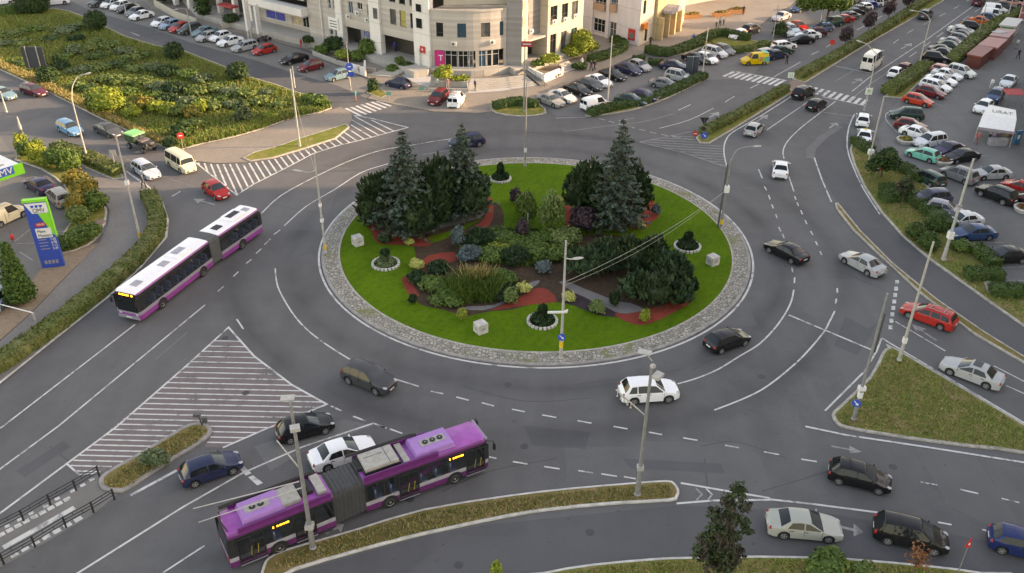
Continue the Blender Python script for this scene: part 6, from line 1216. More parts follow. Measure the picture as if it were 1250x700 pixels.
# median and crossing signs
t, b0, h = pole((1012.5, 71), (1015, 50), 'red sign disc on a black post in the upper median', .06, 'sign', 'road_sign', 'steel_dark', .13); disc(t, h-.3, 'red', None, .45, False)
t, b0, h = pole((224, 185), (222.5, 163), 'red and white no-entry sign at the meadow corner', .05, 'sign', 'road_sign', 'steel', .1); disc(t, h-.3, 'red', None, .42, True, 'bar')
t, b0, h = pole((141.5, 206), (140, 184), 'grey sign turned away beside the trimmed hedge strip', .05, 'sign', 'road_sign', 'steel', .1); q = MB(); q.box((0, .1, h-.4), (.75, .04, .75)); q.build('sign_board', 'steel_pale', t)
t, b0, h = pole((857, 171), (857, 146), 'dark stacked signs with a blue disc at the lower median tip', .06, 'sign', 'road_sign', 'steel_dark', .13); q = MB(); q.add([(-.6, .12, h+.1), (.6, .12, h+.1), (0, .12, h-.9), (-.6, .16, h+.1), (.6, .16, h+.1), (0, .16, h-.9)], [(2, 1, 0), (3, 4, 5), (0, 1, 4, 3), (1, 2, 5, 4), (2, 0, 3, 5)]); q.build('sign_board', 'black', t); disc(t, .7, 'blue', .25, .45); disc(t, h-1.25, 'black', None, .3, False)
t, b0, h = pole((848, 170), (848, 163), 'red keep-right sign at the lower median tip', .06, 'sign', 'road_sign', 'steel_dark', .13); disc(t, .8, 'red', None, .36, True, 'bar')
t, b0, h = pole((963, 106), (963, 90), 'white crossing sign between the two medians', .05, 'sign', 'road_sign', 'steel', .1); q = MB(); q.box((0, -.08, h-.3), (.9, .05, .8)); o = q.build('sign_board', 'white', t); q = MB(); q.box((-.15, -.11, h-.3), (.1, .01, .5)); q.box((.15, -.11, h-.3), (.1, .01, .5)); q.build('sign_mark', 'green', o)
t, b0, h = pole((1068, 218), (1067, 202), 'small red plate with white emblem in front of the dark shrub', .05, 'sign', 'road_sign', 'steel', .13); q = MB(); q.box((0, -.08, h-.3), (.75, .05, .8)); o = q.build('sign_board', 'red', t); q = MB(); q.box((0, -.11, h-.3), (.3, .01, .3)); q.build('sign_mark', 'white', o)
t, b0, h = pole((1167, 705), (1174.5, 664), 'red pennant on a thin leaning-looking stick at the bottom right', .03, 'pennant', 'pennant_pole', 'steel', .13); q = MB(); q.add([(-.22, -.05, h-.15), (.12, -.05, h-.2), (.0, -.05, h+.65), (-.22, .0, h-.15), (.12, .0, h-.2), (.0, .0, h+.65)], [(0, 1, 2), (5, 4, 3), (0, 1, 4, 3), (1, 2, 5, 4), (2, 0, 3, 5)]); q.box((-.03, -.06, h+.12), (.09, .012, .16), 1); q.build('pennant', ['red', 'white'], t)
t, b0, h = pole((16.5, 296), (4, 262), 'thin dark stick with a red tip near the pointed conifer', .04, 'pole', 'marker_pole', 'steel_dark', .05); q = MB(); q.ball((.0, 0, .6), (.2, .2, .35)); q.build('red_tip', 'red', t, 50)
for x, y, lab in ((475, 122, 'small teal plate on a short post left of the forecourt kerb'), (515, 116, 'small teal plate on a short post near the maroon off-roader')):
    t, b0, h = pole((x, y), (x, y-7), lab, .05, 'sign', 'parking_plate', 'steel', .1); q = MB(); q.box((0, -.07, h), (.75, .05, .5)); q.build('sign_board', 'flat_paint', t).color = (.10, .32, .25, 1)
# advertising totem in the car park, billboard in the meadow
t = thing('advertising_totem', 'dark blue-grey advertising totem standing among parked cars', 'billboard', G(842, 92)); h = HT(839, 69, t.location); q = MB(); q.box((-.25, 0, h/2), (.95, .5, h), 0, -.25); q.box((.75, .1, h/2), (.85, .5, h), 0, -.25); q.build('panel', 'flat_paint', t).color = (.035, .05, .07, 1); q = MB(); q.box((.25, 0, h/2), (.14, .58, h+.05), 0, -.25); q.build('frame', 'steel', t)
t = thing('billboard', 'back of a dark billboard standing in the meadow', 'billboard', G(46, 87.5, .1)); h = HT(42, 56.5, t.location); wd = 3.2; q = MB(); q.box((0, 0, h*.55), (wd, .14, h*.82)); q.build('panel', 'flat_paint', t).color = (.03, .04, .055, 1); q = MB()
for x in (-wd*.3, wd*.22): q.box((x, -.13, h*.5), (.13, .12, h))
q.build('post', 'steel', t)
# fuel station price sign
PB = G(66, 325, .07); t = thing('price_sign', 'tall blue and green fuel price sign with white panels', 'sign', PB); hp = HT(41, 247, PB); wd = (G(79.7, 324, .07)-G(54.7, 324, .07)).length; dd = Vector((-PB.x, -PB.y, 0)).normalized(); ang = math.atan2(dd.x, -dd.y)+R(-16); t.rotation_euler = (0, 0, ang)
q = MB(); q.box((0, 0, hp/2), (wd, .45, hp)); q.build('panel', 'flat_paint', t).color = (.012, .065, .36, 1)
yf = -.228
def pl(name, pts, mat, col=None, lift=0.0, par=None):
    q = MB(); f_ = yf-.012-lift; n = len(pts); q.add([(x*wd/2, f_, z*hp) for x, z in pts]+[(x*wd/2, yf+.004, z*hp) for x, z in pts], [tuple(range(n))]+[(i, n+i, n+(i+1) % n, (i+1) % n) for i in range(n)]); o = q.build(name, mat, par or t)
    if col: o.color = (*col, 1)
    return o
GRN = (.16, .62, .04); q = MB(); q.box((0, 0, hp+.11), (wd+.10, .5, .24)); q.build('cap', 'flat_paint', t).color = (*GRN, 1)
pl('white_field', [(-.94, .985), (-.55, .87), (-.45, .835), (.97, .835), (.97, .985)], 'white'); pl('green_field', [(.02, .83), (.97, .83), (.97, .50), (.86, .50)], 'flat_paint', GRN); q = MB(); q.box((wd/2+.035, 0, hp*.735), (.08, .5, hp*.53)); q.build('edge_trim', 'flat_paint', t).color = (*GRN, 1)
def ST(s, size, x, z, mat, width=None, par=None, lift=.03, align='CENTER'): return text(s, size, mat, par or t, Matrix.Translation((x*wd/2, yf-lift, z*hp)) @ Matrix.Rotation(R(90), 4, 'X'), ext=.008, width=width, align=align)
for i, x in enumerate((-.30, .08, .44)): pl('emblem', [(x-.15, .955), (x+.17, .955), (x+.15, .94), (x+.02, .915), (x-.1, .918)], 'blue', None, .012)
ST('OMV', .62, .18, .873, 'steel_dark', wd*.52); o = pl('oval_badge', [(-.55, .66), (-.45, .685), (-.1, .70), (.35, .69), (.5, .665), (.4, .645), (0, .632), (-.42, .638)], 'red', None, .008); ST('VIVA', .34, -.02, .666, 'white', wd*.34)
pl('white_field', [(-.62, .61), (.75, .61), (.75, .465), (-.62, .465)], 'white', None, .002); ST('Maxx', .42, -.12, .565, 'black', wd*.36); ST('Motion', .42, .08, .50, 'black', wd*.56)
for i in range(4):
    z = .435-.047*i; ST(('7.05', '6.98', '7.12', '3.49')[i], .36, .70, z, 'white', wd*.24); pl('price_line', [(-.62, z+.008), (.1+.1*(i % 2), z+.008), (.1+.1*(i % 2), z-.006), (-.62, z-.006)], 'bus_lilac')
for i in range(4): x = -.55+.33*i; pl('pictogram', [(x-.1, .115), (x+.14, .115), (x+.14, .06), (x-.1, .06)], 'bus_lilac')
# canopy of the station
CZ = 4.6; a, c = G(30, 211, CZ), G(-60, 241, CZ); d = (c-a).normalized(); nrm = Vector((d.y, -d.x, 0)); nrm = nrm if nrm.y < 0 else -nrm; t = thing('fuel_canopy', 'white fuel station canopy with a blue and green fascia', 'canopy', (a.x, a.y, 0)); Lc = 22; bk = -nrm
def cq(u, v, z): q_ = d*u+bk*v; return (q_.x, q_.y, z)
q = MB(); q.prism([cq(.1, .1, 0)[:2], cq(Lc, .1, 0)[:2], cq(Lc, 7, 0)[:2], cq(.1, 7, 0)[:2]], CZ+.1, CZ+.95, bottom=True); q.build('roof', 'white', t)
def fasc(u0, u1, z0, z1, off, name, mat, col=None, par=None):
    q = MB(); q.add([cq(u, v, z) for v in (off, off+.12) for u, z in ((u0, z0), (u1, z0), (u1, z1), (u0, z1))], [(0, 1, 2, 3), (7, 6, 5, 4), (0, 4, 5, 1), (1, 5, 6, 2), (2, 6, 7, 3), (3, 7, 4, 0)]); o = q.build(name, mat, par or t)
    if col: o.color = (*col, 1)
    return o
fasc(0, Lc, CZ, CZ+.30, -.16, 'fascia', 'flat_paint', GRN); fasc(0, 1.0, CZ+.302, CZ+1.15, -.15, 'fascia', 'flat_paint', GRN); o = fasc(1.0, Lc, CZ+.302, CZ+1.15, -.14, 'fascia', 'flat_paint', (.02, .12, .42))
M = Matrix((-d, Vector((0, 0, 1)), nrm)).transposed().to_4x4(); M.translation = Vector(cq(2.25, -.16, CZ+.72)); text('OMV', .95, 'white', o, M, width=2.2)
q = MB(); q.box(cq(2.5, 3.5, CZ/2), (.35, .35, CZ)); q.box(cq(10, 3.5, CZ/2), (.35, .35, CZ)); q.build('column', 'steel_pale', t)
for v in (1.2, 2.4): q = MB(); q.prism([cq(1.2, v, 0)[:2], cq(Lc-1, v, 0)[:2], cq(Lc-1, v+.35, 0)[:2], cq(1.2, v+.35, 0)[:2]], CZ+.952, CZ+1.0); q.build('roof_rib', 'unit_beige', t)
# barrier pole at the left edge
t = thing('barrier_boom', 'thin white barrier boom lying over the pavement at left', 'barrier', G(43, 391, .06)); a = G(-14, 368, .8); q = MB(); q.tube([a-t.location, Vector((0, 0, .75))], .05, 8); q.build('boom', 'white', t); q = MB(); q.box((0, 0, .35), (.14, .14, .7)); q.build('post', 'steel_pale', t)
# sign pylons by the shop
t = thing('sign_pylon', 'tall white sign pylon with a magenta square', 'sign', G(306, 51, .1)); b0 = t.location; a = math.atan2(-b0.x, -b0.y)*-.6
q = MB(); q.box((0, 0, 5.3), (1.55, .3, 6.6), 0, a); q.build('panel', 'white', t); q = MB()
for x in (-.6, .6): q.box((x*math.cos(a), x*math.sin(a), 1.0), (.24, .24, 2.0), 0, a)
q.build('leg', 'steel_pale', t); M = Matrix.Rotation(a, 4, 'Z') @ Matrix.Translation((0, -.17, 0)) @ Matrix.Rotation(R(90), 4, 'X')
q = MB(); q.box((0, 4.2, .01), (1.3, 1.3, .04), 0, 0, M); o = q.build('logo_square', 'magenta', t); text('T', .9, 'white', o, M @ Matrix.Translation((0, 4.2, .04)))
q = MB()
for i in range(4): q.box((-.1+.1*(i % 2), 6.0+.45*i, .01), (.5, .3, .03), 0, 0, M)
q.box((.1, 2.9, .01), (.6, .35, .03), 0, 0, M); q.build('lettering', 'magenta', t)
t = thing('sign_pylon', 'shorter white sign pylon with a red disc and orange patch', 'sign', G(318, 50, .1)); q = MB(); q.box((0, 0, 3.6), (1.5, .3, 4.6), 0, a); q.build('panel', 'white', t); q = MB()
for x in (-.55, .55): q.box((x*math.cos(a), x*math.sin(a), .7), (.2, .2, 1.4), 0, a)
q.build('leg', 'steel_pale', t); q = MB(); q.lathe([(.62, 0), (.62, .06)], (-.1, 5.3, .0), 16, 0, M); q.build('logo_disc', 'red', t); q = MB(); q.box((-.2, 4.3, .01), (.8, .6, .03), 0, 0, M); q.build('logo_square', 'orange', t)
# ---- kiosks
def kiosk(px, h, roof, wallc, label, over=.3, trim=None, z0=0.0):
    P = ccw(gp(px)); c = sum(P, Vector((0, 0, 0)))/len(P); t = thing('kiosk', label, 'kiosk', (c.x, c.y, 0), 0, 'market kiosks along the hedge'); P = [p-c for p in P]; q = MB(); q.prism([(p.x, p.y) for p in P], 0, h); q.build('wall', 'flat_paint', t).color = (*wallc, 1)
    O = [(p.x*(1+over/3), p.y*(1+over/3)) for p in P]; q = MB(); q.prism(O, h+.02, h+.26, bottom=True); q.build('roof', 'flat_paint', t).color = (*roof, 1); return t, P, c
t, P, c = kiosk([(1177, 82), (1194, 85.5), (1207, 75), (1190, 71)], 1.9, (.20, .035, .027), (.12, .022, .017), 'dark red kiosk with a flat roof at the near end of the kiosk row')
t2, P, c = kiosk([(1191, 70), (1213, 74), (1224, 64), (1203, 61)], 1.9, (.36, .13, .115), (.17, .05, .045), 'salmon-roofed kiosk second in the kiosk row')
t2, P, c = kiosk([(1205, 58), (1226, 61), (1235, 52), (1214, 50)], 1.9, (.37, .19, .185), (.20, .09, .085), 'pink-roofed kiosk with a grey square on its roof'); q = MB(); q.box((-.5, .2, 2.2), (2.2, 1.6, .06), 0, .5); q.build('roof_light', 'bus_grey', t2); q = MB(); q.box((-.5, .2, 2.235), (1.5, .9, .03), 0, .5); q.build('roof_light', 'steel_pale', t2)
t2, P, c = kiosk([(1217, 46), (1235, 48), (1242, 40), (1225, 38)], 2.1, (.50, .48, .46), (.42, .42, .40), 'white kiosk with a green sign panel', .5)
q = MB(); w = Wall(P[0]+c, P[1]+c) if (P[0]+c).y < (P[2]+c).y else Wall(P[2]+c, P[3]+c)
pr = sorted([(P[i]+c, P[(i+1) % 4]+c) for i in range(4)], key=lambda e: (e[0].y+e[1].y))[0]; w = Wall(*pr); Lw = w.L
def wb(u0, u1, z0, z1, off, th): 
    q = MB(); w.bar(q, u0, u1, z0, z1, off, th); q.v = [(x-c.x, y-c.y, z) for x, y, z in q.v]; return q
o = wb(.3, Lw-.3, .95, 1.9, .03, .05).build('sign_board', 'flat_paint', t2); o.color = (.02, .30, .10, 1); wb(Lw*.35, Lw*.65, 1.35, 1.6, .085, .01).build('sign_mark', 'white', o)
t2, P, c = kiosk([(1242, 26), (1262, 27), (1266, 14), (1248, 13)], 2.8, (.40, .10, .12), (.42, .10, .12), 'crimson kiosk with a white frame at the right edge'); pr = sorted([(P[i]+c, P[(i+1) % 4]+c) for i in range(4)], key=lambda e: (e[0].y+e[1].y))[0]; w = Wall(*pr)
for q_ in ((0, .15, .1, 2.8), (w.L*.5, w.L*.5+.12, .1, 2.8), (0, w.L, .1, .3), (0, w.L, 1.5, 1.62)): wb(*q_, .02, .05).build('frame', 'frame_white', t2)
# ---- market tent with lettering
ZT = 2.5; A = [G(1194, 154.5, 2.2), G(1217, 157, 2.2), G(1239, 147, 2.6), G(1199, 139, 2.6)]; c = sum(A, Vector())/4; t = thing('market_tent', 'white canvas market tent with big grey lettering on its roof', 'tent', (c.x, c.y, 0)); A = [G(1194, 155, 2.15), G(1238, 161, 2.15), G(1241, 146, 2.75), G(1200, 139, 2.75), G(1208, 128, 2.3), G(1240, 134.5, 2.3)]; q = MB()
vs = [p-Vector((c.x, c.y, 0)) for p in A]; B_ = [v-Vector((0, 0, .05)) for v in vs]; q.add(vs+B_, [(0, 1, 2, 3), (3, 2, 5, 4), (9, 8, 7, 6), (10, 11, 8, 9), (0, 6, 7, 1), (1, 7, 8, 2), (2, 8, 11, 5), (5, 11, 10, 4), (4, 10, 9, 3), (3, 9, 6, 0)]); q.build('canvas', 'white', t)
q = MB(); q.add([vs[0], vs[1], vs[1]-Vector((0, 0, .35)), vs[0]-Vector((0, 0, .35))], [(0, 3, 2, 1)]); q.build('valance', 'bus_lilac', t); q = MB()
for v in (vs[0], vs[1], vs[4], vs[5]): q.tube([(v.x, v.y, 0), (v.x, v.y, v.z)], .04, 6)
q.build('leg', 'steel_pale', t)
def onplane(vs, i0, i1, i3, txt, size, fu, fv, width, mat):
    X = (vs[i1]-vs[i0]).normalized(); Y = vs[i3]-vs[i0]; N = X.cross(Y).normalized(); Y = N.cross(X); M = Matrix((X, Y, N)).transposed().to_4x4(); M.translation = vs[i0]+(vs[i1]-vs[i0])*fu+(vs[i3]-vs[i0])*fv+N*.02; return text(txt, size, mat, t, M, width=width, ext=.004)
onplane(vs, 3, 2, 4, 'URAT', 2.1, .5, .42, (vs[2]-vs[3]).length*.62, 'steel_dark'); X = (vs[1]-vs[0]); Y = vs[3]-vs[0]; N = X.cross(Y).normalized(); M = Matrix((X.normalized(), N.cross(X.normalized()), N)).transposed().to_4x4(); M.translation = vs[0]+X*.42+Y*.65+N*.02; q = MB(); q.lathe([(.3, 0), (.3, .01), (.16, .012)], n=16, M=M); q.build('emblem', 'blue', t)
q = MB(); p = vs[0].lerp(vs[1], .7); q.box((p.x, p.y+.4, .45), (2.2, .8, .9)); q.build('counter', 'bus_grey', t)
t = thing('goods_stand', 'blue stand with a white mark beside the market tent', 'stand', G(1240, 176)); q = MB(); q.box((0, 0, .9), (.9, .3, 1.8), 0, .3); q.build('panel', 'flat_paint', t).color = (.02, .16, .32, 1); q = MB(); q.box((0, -.17, 1.0), (.35, .04, .5), 0, .3); q.box((0, -.19, 1.0), (.15, .04, .25), 0, .3); q.build('sign_mark', 'white', t)
t = thing('goods_crates', 'jumble of colourful crates under the market tent', 'crates', G(1226, 166)); 
for i, (x, y, z, cc) in enumerate(((-.9, 0, .2, (.3, .22, .3)), (0, .1, .2, (.45, .4, .25)), (.9, 0, .2, (.3, .1, .12)), (-.4, .1, .6, (.42, .38, .2)), (.5, .1, .6, (.2, .22, .34)))): q = MB(); q.box((x, y, z), (.8, .7, .38), 0, 0, None, 1.05); q.build('crate', 'flat_paint', t).color = (*cc, 1)
t = thing('market_parasol', 'red stall roof behind the parked cars at right', 'stall', G(1232, 131)); q = MB(); q.add([(-1.3, -.9, 2.1), (1.3, -.9, 2.1), (1.3, .9, 2.4), (-1.3, .9, 2.4), (-1.3, -.9, 2.05), (1.3, -.9, 2.05), (1.3, .9, 2.35), (-1.3, .9, 2.35)], [(0, 1, 2, 3), (7, 6, 5, 4), (0, 4, 5, 1), (1, 5, 6, 2), (2, 6, 7, 3), (3, 7, 4, 0)]); q.build('canvas', 'awning_red', t); q = MB()
for x in (-1.2, 1.2):
    for y in (-.8, .8): q.tube([(x, y, 0), (x, y, 2.1)], .03, 6)
q.build('leg', 'steel', t)
# round flower tubs in the car park
for x, y, lab, col in ((1105, 174, 'round white tub of orange flowers beside the white saloon', 'leaf_autumn'), (1150, 199.5, 'round white tub of dark soil beside the turquoise car', 'leaf_red'), (1250, 258, 'round tub with red and white rim at the right edge', 'leaf_red')):
    t = thing('flower_tub', lab, 'flower tub', G(x, y), 0, 'round flower tubs'); q = MB(); q.lathe([(.95, 0), (1.15, .45), (1.12, .5), (.95, .5), (.9, .42), (.01, .42)], n=20); q.build('tub', 'kerb_white', t, 40); C = RNG.uniform(-.75, .75, (160, 2)); C = C[np.hypot(C[:, 0], C[:, 1]) < .85]; V, Q = leaves(np.c_[C, RNG.uniform(.45, .65, len(C))], np.tile([0, 0, 1.], (len(C), 1)), .22); rawmesh('flowers', V, Q, col, t)
# black barrier fences on the refuge
def fence(pts, label, h=.95):
    P = gp(pts, .02); t = thing('barrier_fence', label, 'fence', P[0], 0, 'black pedestrian fences on the refuge'); o0 = P[0]
    for i, p in enumerate(P): q = MB(); q.box((p-o0)+Vector((0, 0, h/2)), (.09, .09, h)); q.build('post', 'black_trim', t)
    for a, c in zip(P, P[1:]):
        q = MB(); a, c = a-o0, c-o0; d = (c-a)
        for z in (.42, .66, .90): q.beam(a+Vector((0, 0, z)), c+Vector((0, 0, z)), .034, .05)
        n = max(2, int(d.length/.55))
        for i in range(1, n): p = a+d*(i/n); z0, z1 = ((.42, .66), (.66, .90))[i % 2]; q.beam((p.x, p.y, z0), (p.x, p.y, z1), .03, .03)
        q.build('rail_panel', 'black_trim', t)
fence([(-30, 668), (-4, 653), (29, 636), (62, 616.5), (93, 599), (121.5, 582)], 'upper black fence along the striped side of the refuge'); fence([(-26, 705), (5, 689), (43, 668), (81, 644.5), (114.5, 626), (140, 610)], 'lower black fence along the trolleybus side of the refuge')
t = thing('traffic_sign_stub', 'small grey signal stub at the tip of the grassy island', 'sign', G(247, 519, .12)); q = MB(); q.tube([(0, 0, 0), (-.15, 0, .9)], .06, 6); q.box((-.25, 0, .9), (.5, .2, .25)); q.box((.25, 0, .5), (.3, .25, .5)); q.build('stub', 'steel_dark', t)
# white marker cubes on the lawn
for x, y, lab in ((437, 298.5, 'white stone cube at the left side of the lawn'), (587, 405, 'white stone cube at the near side of the lawn'), (869.5, 322.5, 'white stone cube at the right side of the lawn')):
    t = thing('stone_cube', lab, 'stone cube', G(x, y, .15), R(35), 'white stone cubes on the lawn'); q = MB(); q.box((0, 0, .46), (.92, .92, .92)); o = q.build('cube', 'kerb_white', t); q = MB()
    for i in range(4): a = R(90*i); q.box((.47*math.cos(a), .47*math.sin(a), .45), (.012, .42, .07), 0, a); q.box((.47*math.cos(a), .47*math.sin(a), .60), (.012, .2, .06), 0, a)
    q.build('carved_mark', 'concrete_dark', o)
# overhead wires
def wire(a, b, label, sag=.6, r=.018):
    a, b = Vector(a), Vector(b); q = MB(); q.tube([a.lerp(b, i/16)-Vector((0, 0, sag*4*(i/16)*(1-i/16))) for i in range(17)], r, 4); tag(q.build('overhead_wire', 'steel_pale'), label, 'wire')
def top(x, y, bx, by, zb=.1): b = G(bx, by, zb); return Vector((b.x, b.y, HT(x, y, b)))
w1, w2 = top(692, 345, 684.5, 437), top(884, 232, 880, 278); wire(w1, w2, 'long pale wire slung across the dark junipers on the lawn', .7); wire(w1-Vector((0, 0, .3)), w2-Vector((.2, 0, .2)), 'second thin wire beside the long one across the lawn', 1.0, .012)
wire(top(149, 190, 171, 290), top(232, 229, 242, 250), 'thin wire from the bare left pole towards the junction', .3, .012); wire(top(362, 110, 366, 179), top(386, 215, 397.5, 308), 'thin wire between the white pole and the left lawn pole', .5, .012)
# motorcycles by the pylons
def moto(x, y, lab):
    t = thing('motorcycle', lab, 'motorcycle', G(x, y), R(20), 'motorcycles by the sign pylons'); M = Matrix.Rotation(R(90), 4, 'X')
    for wx in (.65, -.65): q = MB(); q.lathe([(.18, -.05), (.30, -.06), (.31, 0), (.30, .06), (.18, .05)], n=14, M=M); q.build('wheel', 'rubber', t).location = (wx, 0, .31)
    q = MB(); q.tube([(.65, 0, .31), (.42, 0, .95), (.38, 0, 1.05)], .04, 6); q.tube([(.36, -.35, 1.05), (.38, 0, 1.02), (.36, .35, 1.05)], .025, 6); q.box((-.05, 0, .45), (.5, .28, .35)); q.tube([(-.65, 0, .31), (0, 0, .4)], .04, 6); q.build('frame', 'steel_dark', t); q = MB(); q.ball((.12, 0, .78), (.28, .16, .15)); q.build('tank', 'flat_paint', t, 50).color = (.1, .02, .02, 1); q = MB(); q.ball((-.40, 0, .78), (.42, .15, .08)); q.build('seat', 'black', t, 50)
moto(325, 50, 'dark motorcycle parked right of the sign pylons'); moto(320, 52, 'dark motorcycle parked right in front of the pylon legs')
# benches and planters on the plaza
for x, y, lab in ((845, 22, 'orange-wrapped planter on the sunny plaza, nearest the shop building'), (880, 20, 'orange-wrapped planter on the sunny plaza beside the group of people'), (898, 16, 'brown planter on the sunny plaza farthest right')):
    t = thing('planter', lab, 'planter', G(x, y, .1), R(15), 'planters on the plaza'); q = MB(); q.box((0, 0, .35), (3.2, 1.3, .7)); q.build('box', 'flat_paint', t).color = (.45, .20, .08, 1); C, N = blob_points([(0, 0, .75, 1.5, .6, .35)], 220); V, Q = leaves(C, N, .22); rawmesh('plants', V, Q, 'leaf_autumn', t)
# ---------------------------------------------------------------- people
def person_mesh(stride, arm):
    me = bpy.data.meshes.new('p'); bmm = bmesh.new(); sk = bmm.verts.layers.skin.verify(); V = {}
    def v(n, co, r): q = bmm.verts.new(co); q[sk].radius = r; V[n] = q
    s = stride; v('pel', (0, 0, .95), (.15, .12)); v('wst', (0, 0, 1.10), (.135, .10)); v('chest', (.01, 0, 1.33), (.165, .115)); v('neck', (.01, 0, 1.50), (.055, .055)); v('head', (.025, 0, 1.60), (.085, .095)); v('crown', (.02, 0, 1.71), (.075, .08))
    for sg, k in ((1, 'l'), (-1, 'r')):
        f = s*sg; v(k+'hip', (.02*f, sg*.095, .90), (.095, .09)); v(k+'kn', (.14*f+.02, sg*.10, .50), (.062, .062)); v(k+'an', (.24*f-.04, sg*.10, .09), (.042, .042)); v(k+'toe', (.24*f+.12, sg*.11, .04), (.045, .032))
        v(k+'sh', (0, sg*.19, 1.41), (.065, .06)); v(k+'el', (-.10*f*arm, sg*.25, 1.13), (.045, .045)); v(k+'wr', (-.16*f*arm+.05, sg*.26, .88), (.032, .032)); v(k+'hd', (-.17*f*arm+.07, sg*.255, .79), (.038, .022))
    for a, c in (('pel', 'wst'), ('wst', 'chest'), ('chest', 'neck'), ('neck', 'head'), ('head', 'crown')): bmm.edges.new((V[a], V[c]))
    for k in 'lr':
        for a, c in (('pel', k+'hip'), (k+'hip', k+'kn'), (k+'kn', k+'an'), (k+'an', k+'toe'), ('chest', k+'sh'), (k+'sh', k+'el'), (k+'el', k+'wr'), (k+'wr', k+'hd')): bmm.edges.new((V[a], V[c]))
    V['pel'][sk].use_root = True; bmm.to_mesh(me); bmm.free(); o = bpy.data.objects.new('p', me); COL.objects.link(o); o.modifiers.new('s', 'SKIN').use_smooth_shade = True; o.modifiers.new('u', 'SUBSURF').levels = 1; dg = bpy.context.evaluated_depsgraph_get(); r_ = bpy.data.meshes.new_from_object(o.evaluated_get(dg)); bpy.data.objects.remove(o); return r_
def shell(me, name, test, inflate):
    b = bmesh.new(); b.from_mesh(me); b.normal_update(); bmesh.ops.delete(b, geom=[f for f in b.faces if not test(f.calc_center_median())], context='FACES')
    for v in b.verts: v.co += v.normal*inflate
    m_ = bpy.data.meshes.new(name); b.to_mesh(m_); b.free(); m_.materials.clear(); m_.materials.append(MATS['fabric']); m_.shade_smooth(); return m_
PP = []
for st in (1.0, .25, -.8):
    me = person_mesh(st, 1.0); me.materials.clear(); me.materials.append(MATS['skin']); PP.append((me, shell(me, 'shirt', lambda c: (.93 < c.z < 1.49 and abs(c.y) < .22) or (c.z > 1.0 and abs(c.y) >= .16 and c.z < 1.49), .018), shell(me, 'trousers', lambda c: .08 < c.z < 1.0 and abs(c.y) < .215, .012), shell(me, 'hair', lambda c: c.z > 1.66 or (c.z > 1.57 and c.x < -.02), .012), shell(me, 'shoe', lambda c: c.z < .10, .010)))
def person(x, y, ang, shirt, trou, label, i=0, z=.1, hair=(.03, .022, .018), group=None):
    b, s, tr, hr, sh = PP[i % 3]; o = link('person', b); o.location = G(x, y, z); o.rotation_euler = (0, 0, R(ang)); tag(o, label, 'person', group)
    for n, m_, c in (('shirt', s, shirt), ('trousers', tr, trou), ('hair', hr, hair), ('shoes', sh, (.03, .03, .03))): k = link(n, m_, o); k.color = (*c, 1)
    return o
DK, WH = (.02, .02, .025), (.6, .6, .6)
for i, a in enumerate(((176, 230, 200, (.08, .09, .11), DK, 'person in dark clothes walking by the left hedge end', .06), (434.5, 124, 190, (.05, .30, .28), (.3, .12, .1), 'person in a teal shirt stepping onto the zebra crossing', .05), (438.5, 91, 170, (.5, .5, .48), DK, 'person in a pale top beside the blue signs', .1), (482, 63, 90, (.03, .05, .35), (.04, .05, .15), 'person in blue at the top of the stairs', 1.05), (580, 111, 30, (.03, .035, .09), DK, 'person in navy walking below the curved steps', .1), (546.5, 109, 250, (.5, .25, .22), (.4, .35, .3), 'person in a pink top beside the stepped planter', .1), (534, 109, 250, (.35, .38, .36), (.2, .2, .2), 'person in pale grey left of the stepped planter', .1),
               (684, 93, 200, (.015, .015, .015), DK, 'person in black below the white ramp wall', .1), (721.5, 87, 210, (.03, .03, .05), DK, 'left one of the dark-clothed pair on the car park pavement', .1), (725.5, 86.5, 210, (.05, .03, .04), DK, 'right one of the dark-clothed pair on the car park pavement', .1), (710, 83, 30, WH, (.4, .38, .35), 'person in white beside the yellow-green shrubs', .1), (793.5, 56.5, 90, (.02, .02, .02), DK, 'person in black at the plaza corner by the shop building', .1), (846, 53.5, 45, (.04, .08, .35), (.05, .05, .1), 'person in blue crossing the plaza behind the hedge', .1),
               (874, 33.5, 60, WH, DK, 'person in white, left of the little group on the plaza', .1), (878.5, 32, 60, (.4, .38, .36), DK, 'person in grey, middle of the little group on the plaza', .1), (883, 30.5, 240, (.55, .53, .5), (.08, .07, .07), 'person in cream, right of the little group on the plaza', .1), (907, 18, 60, (.02, .02, .025), DK, 'person in black far off on the plaza', .1), (960, 78.5, 150, (.02, .025, .03), DK, 'person in black crossing the avenue near the median', .0),
               (1242, 72.5, 100, (.02, .02, .03), DK, 'person in black walking among the kiosks', .0), (1240.5, 59.5, 100, WH, (.25, .25, .25), 'person in white walking beyond the one in black at the kiosks', .0), (1209, 109, 220, WH, (.5, .48, .46), 'person in white between the parked rows at right', .0), (1192, 176, 220, (.4, .1, .1), (.3, .1, .1), 'person in red at the corner of the market tent', .0), (1207, 172, 220, (.3, .3, .3), DK, 'person in grey stooping by the market tent', .0), (368, 59, 180, (.5, .03, .03), (.4, .03, .03), 'person in red standing by the small conifer planter', .1), (295, 28, 250, (.04, .04, .05), DK, 'person in black under the red awning', .1))):
    person(a[0], a[1], a[2], a[3], a[4], a[5], i, a[6])

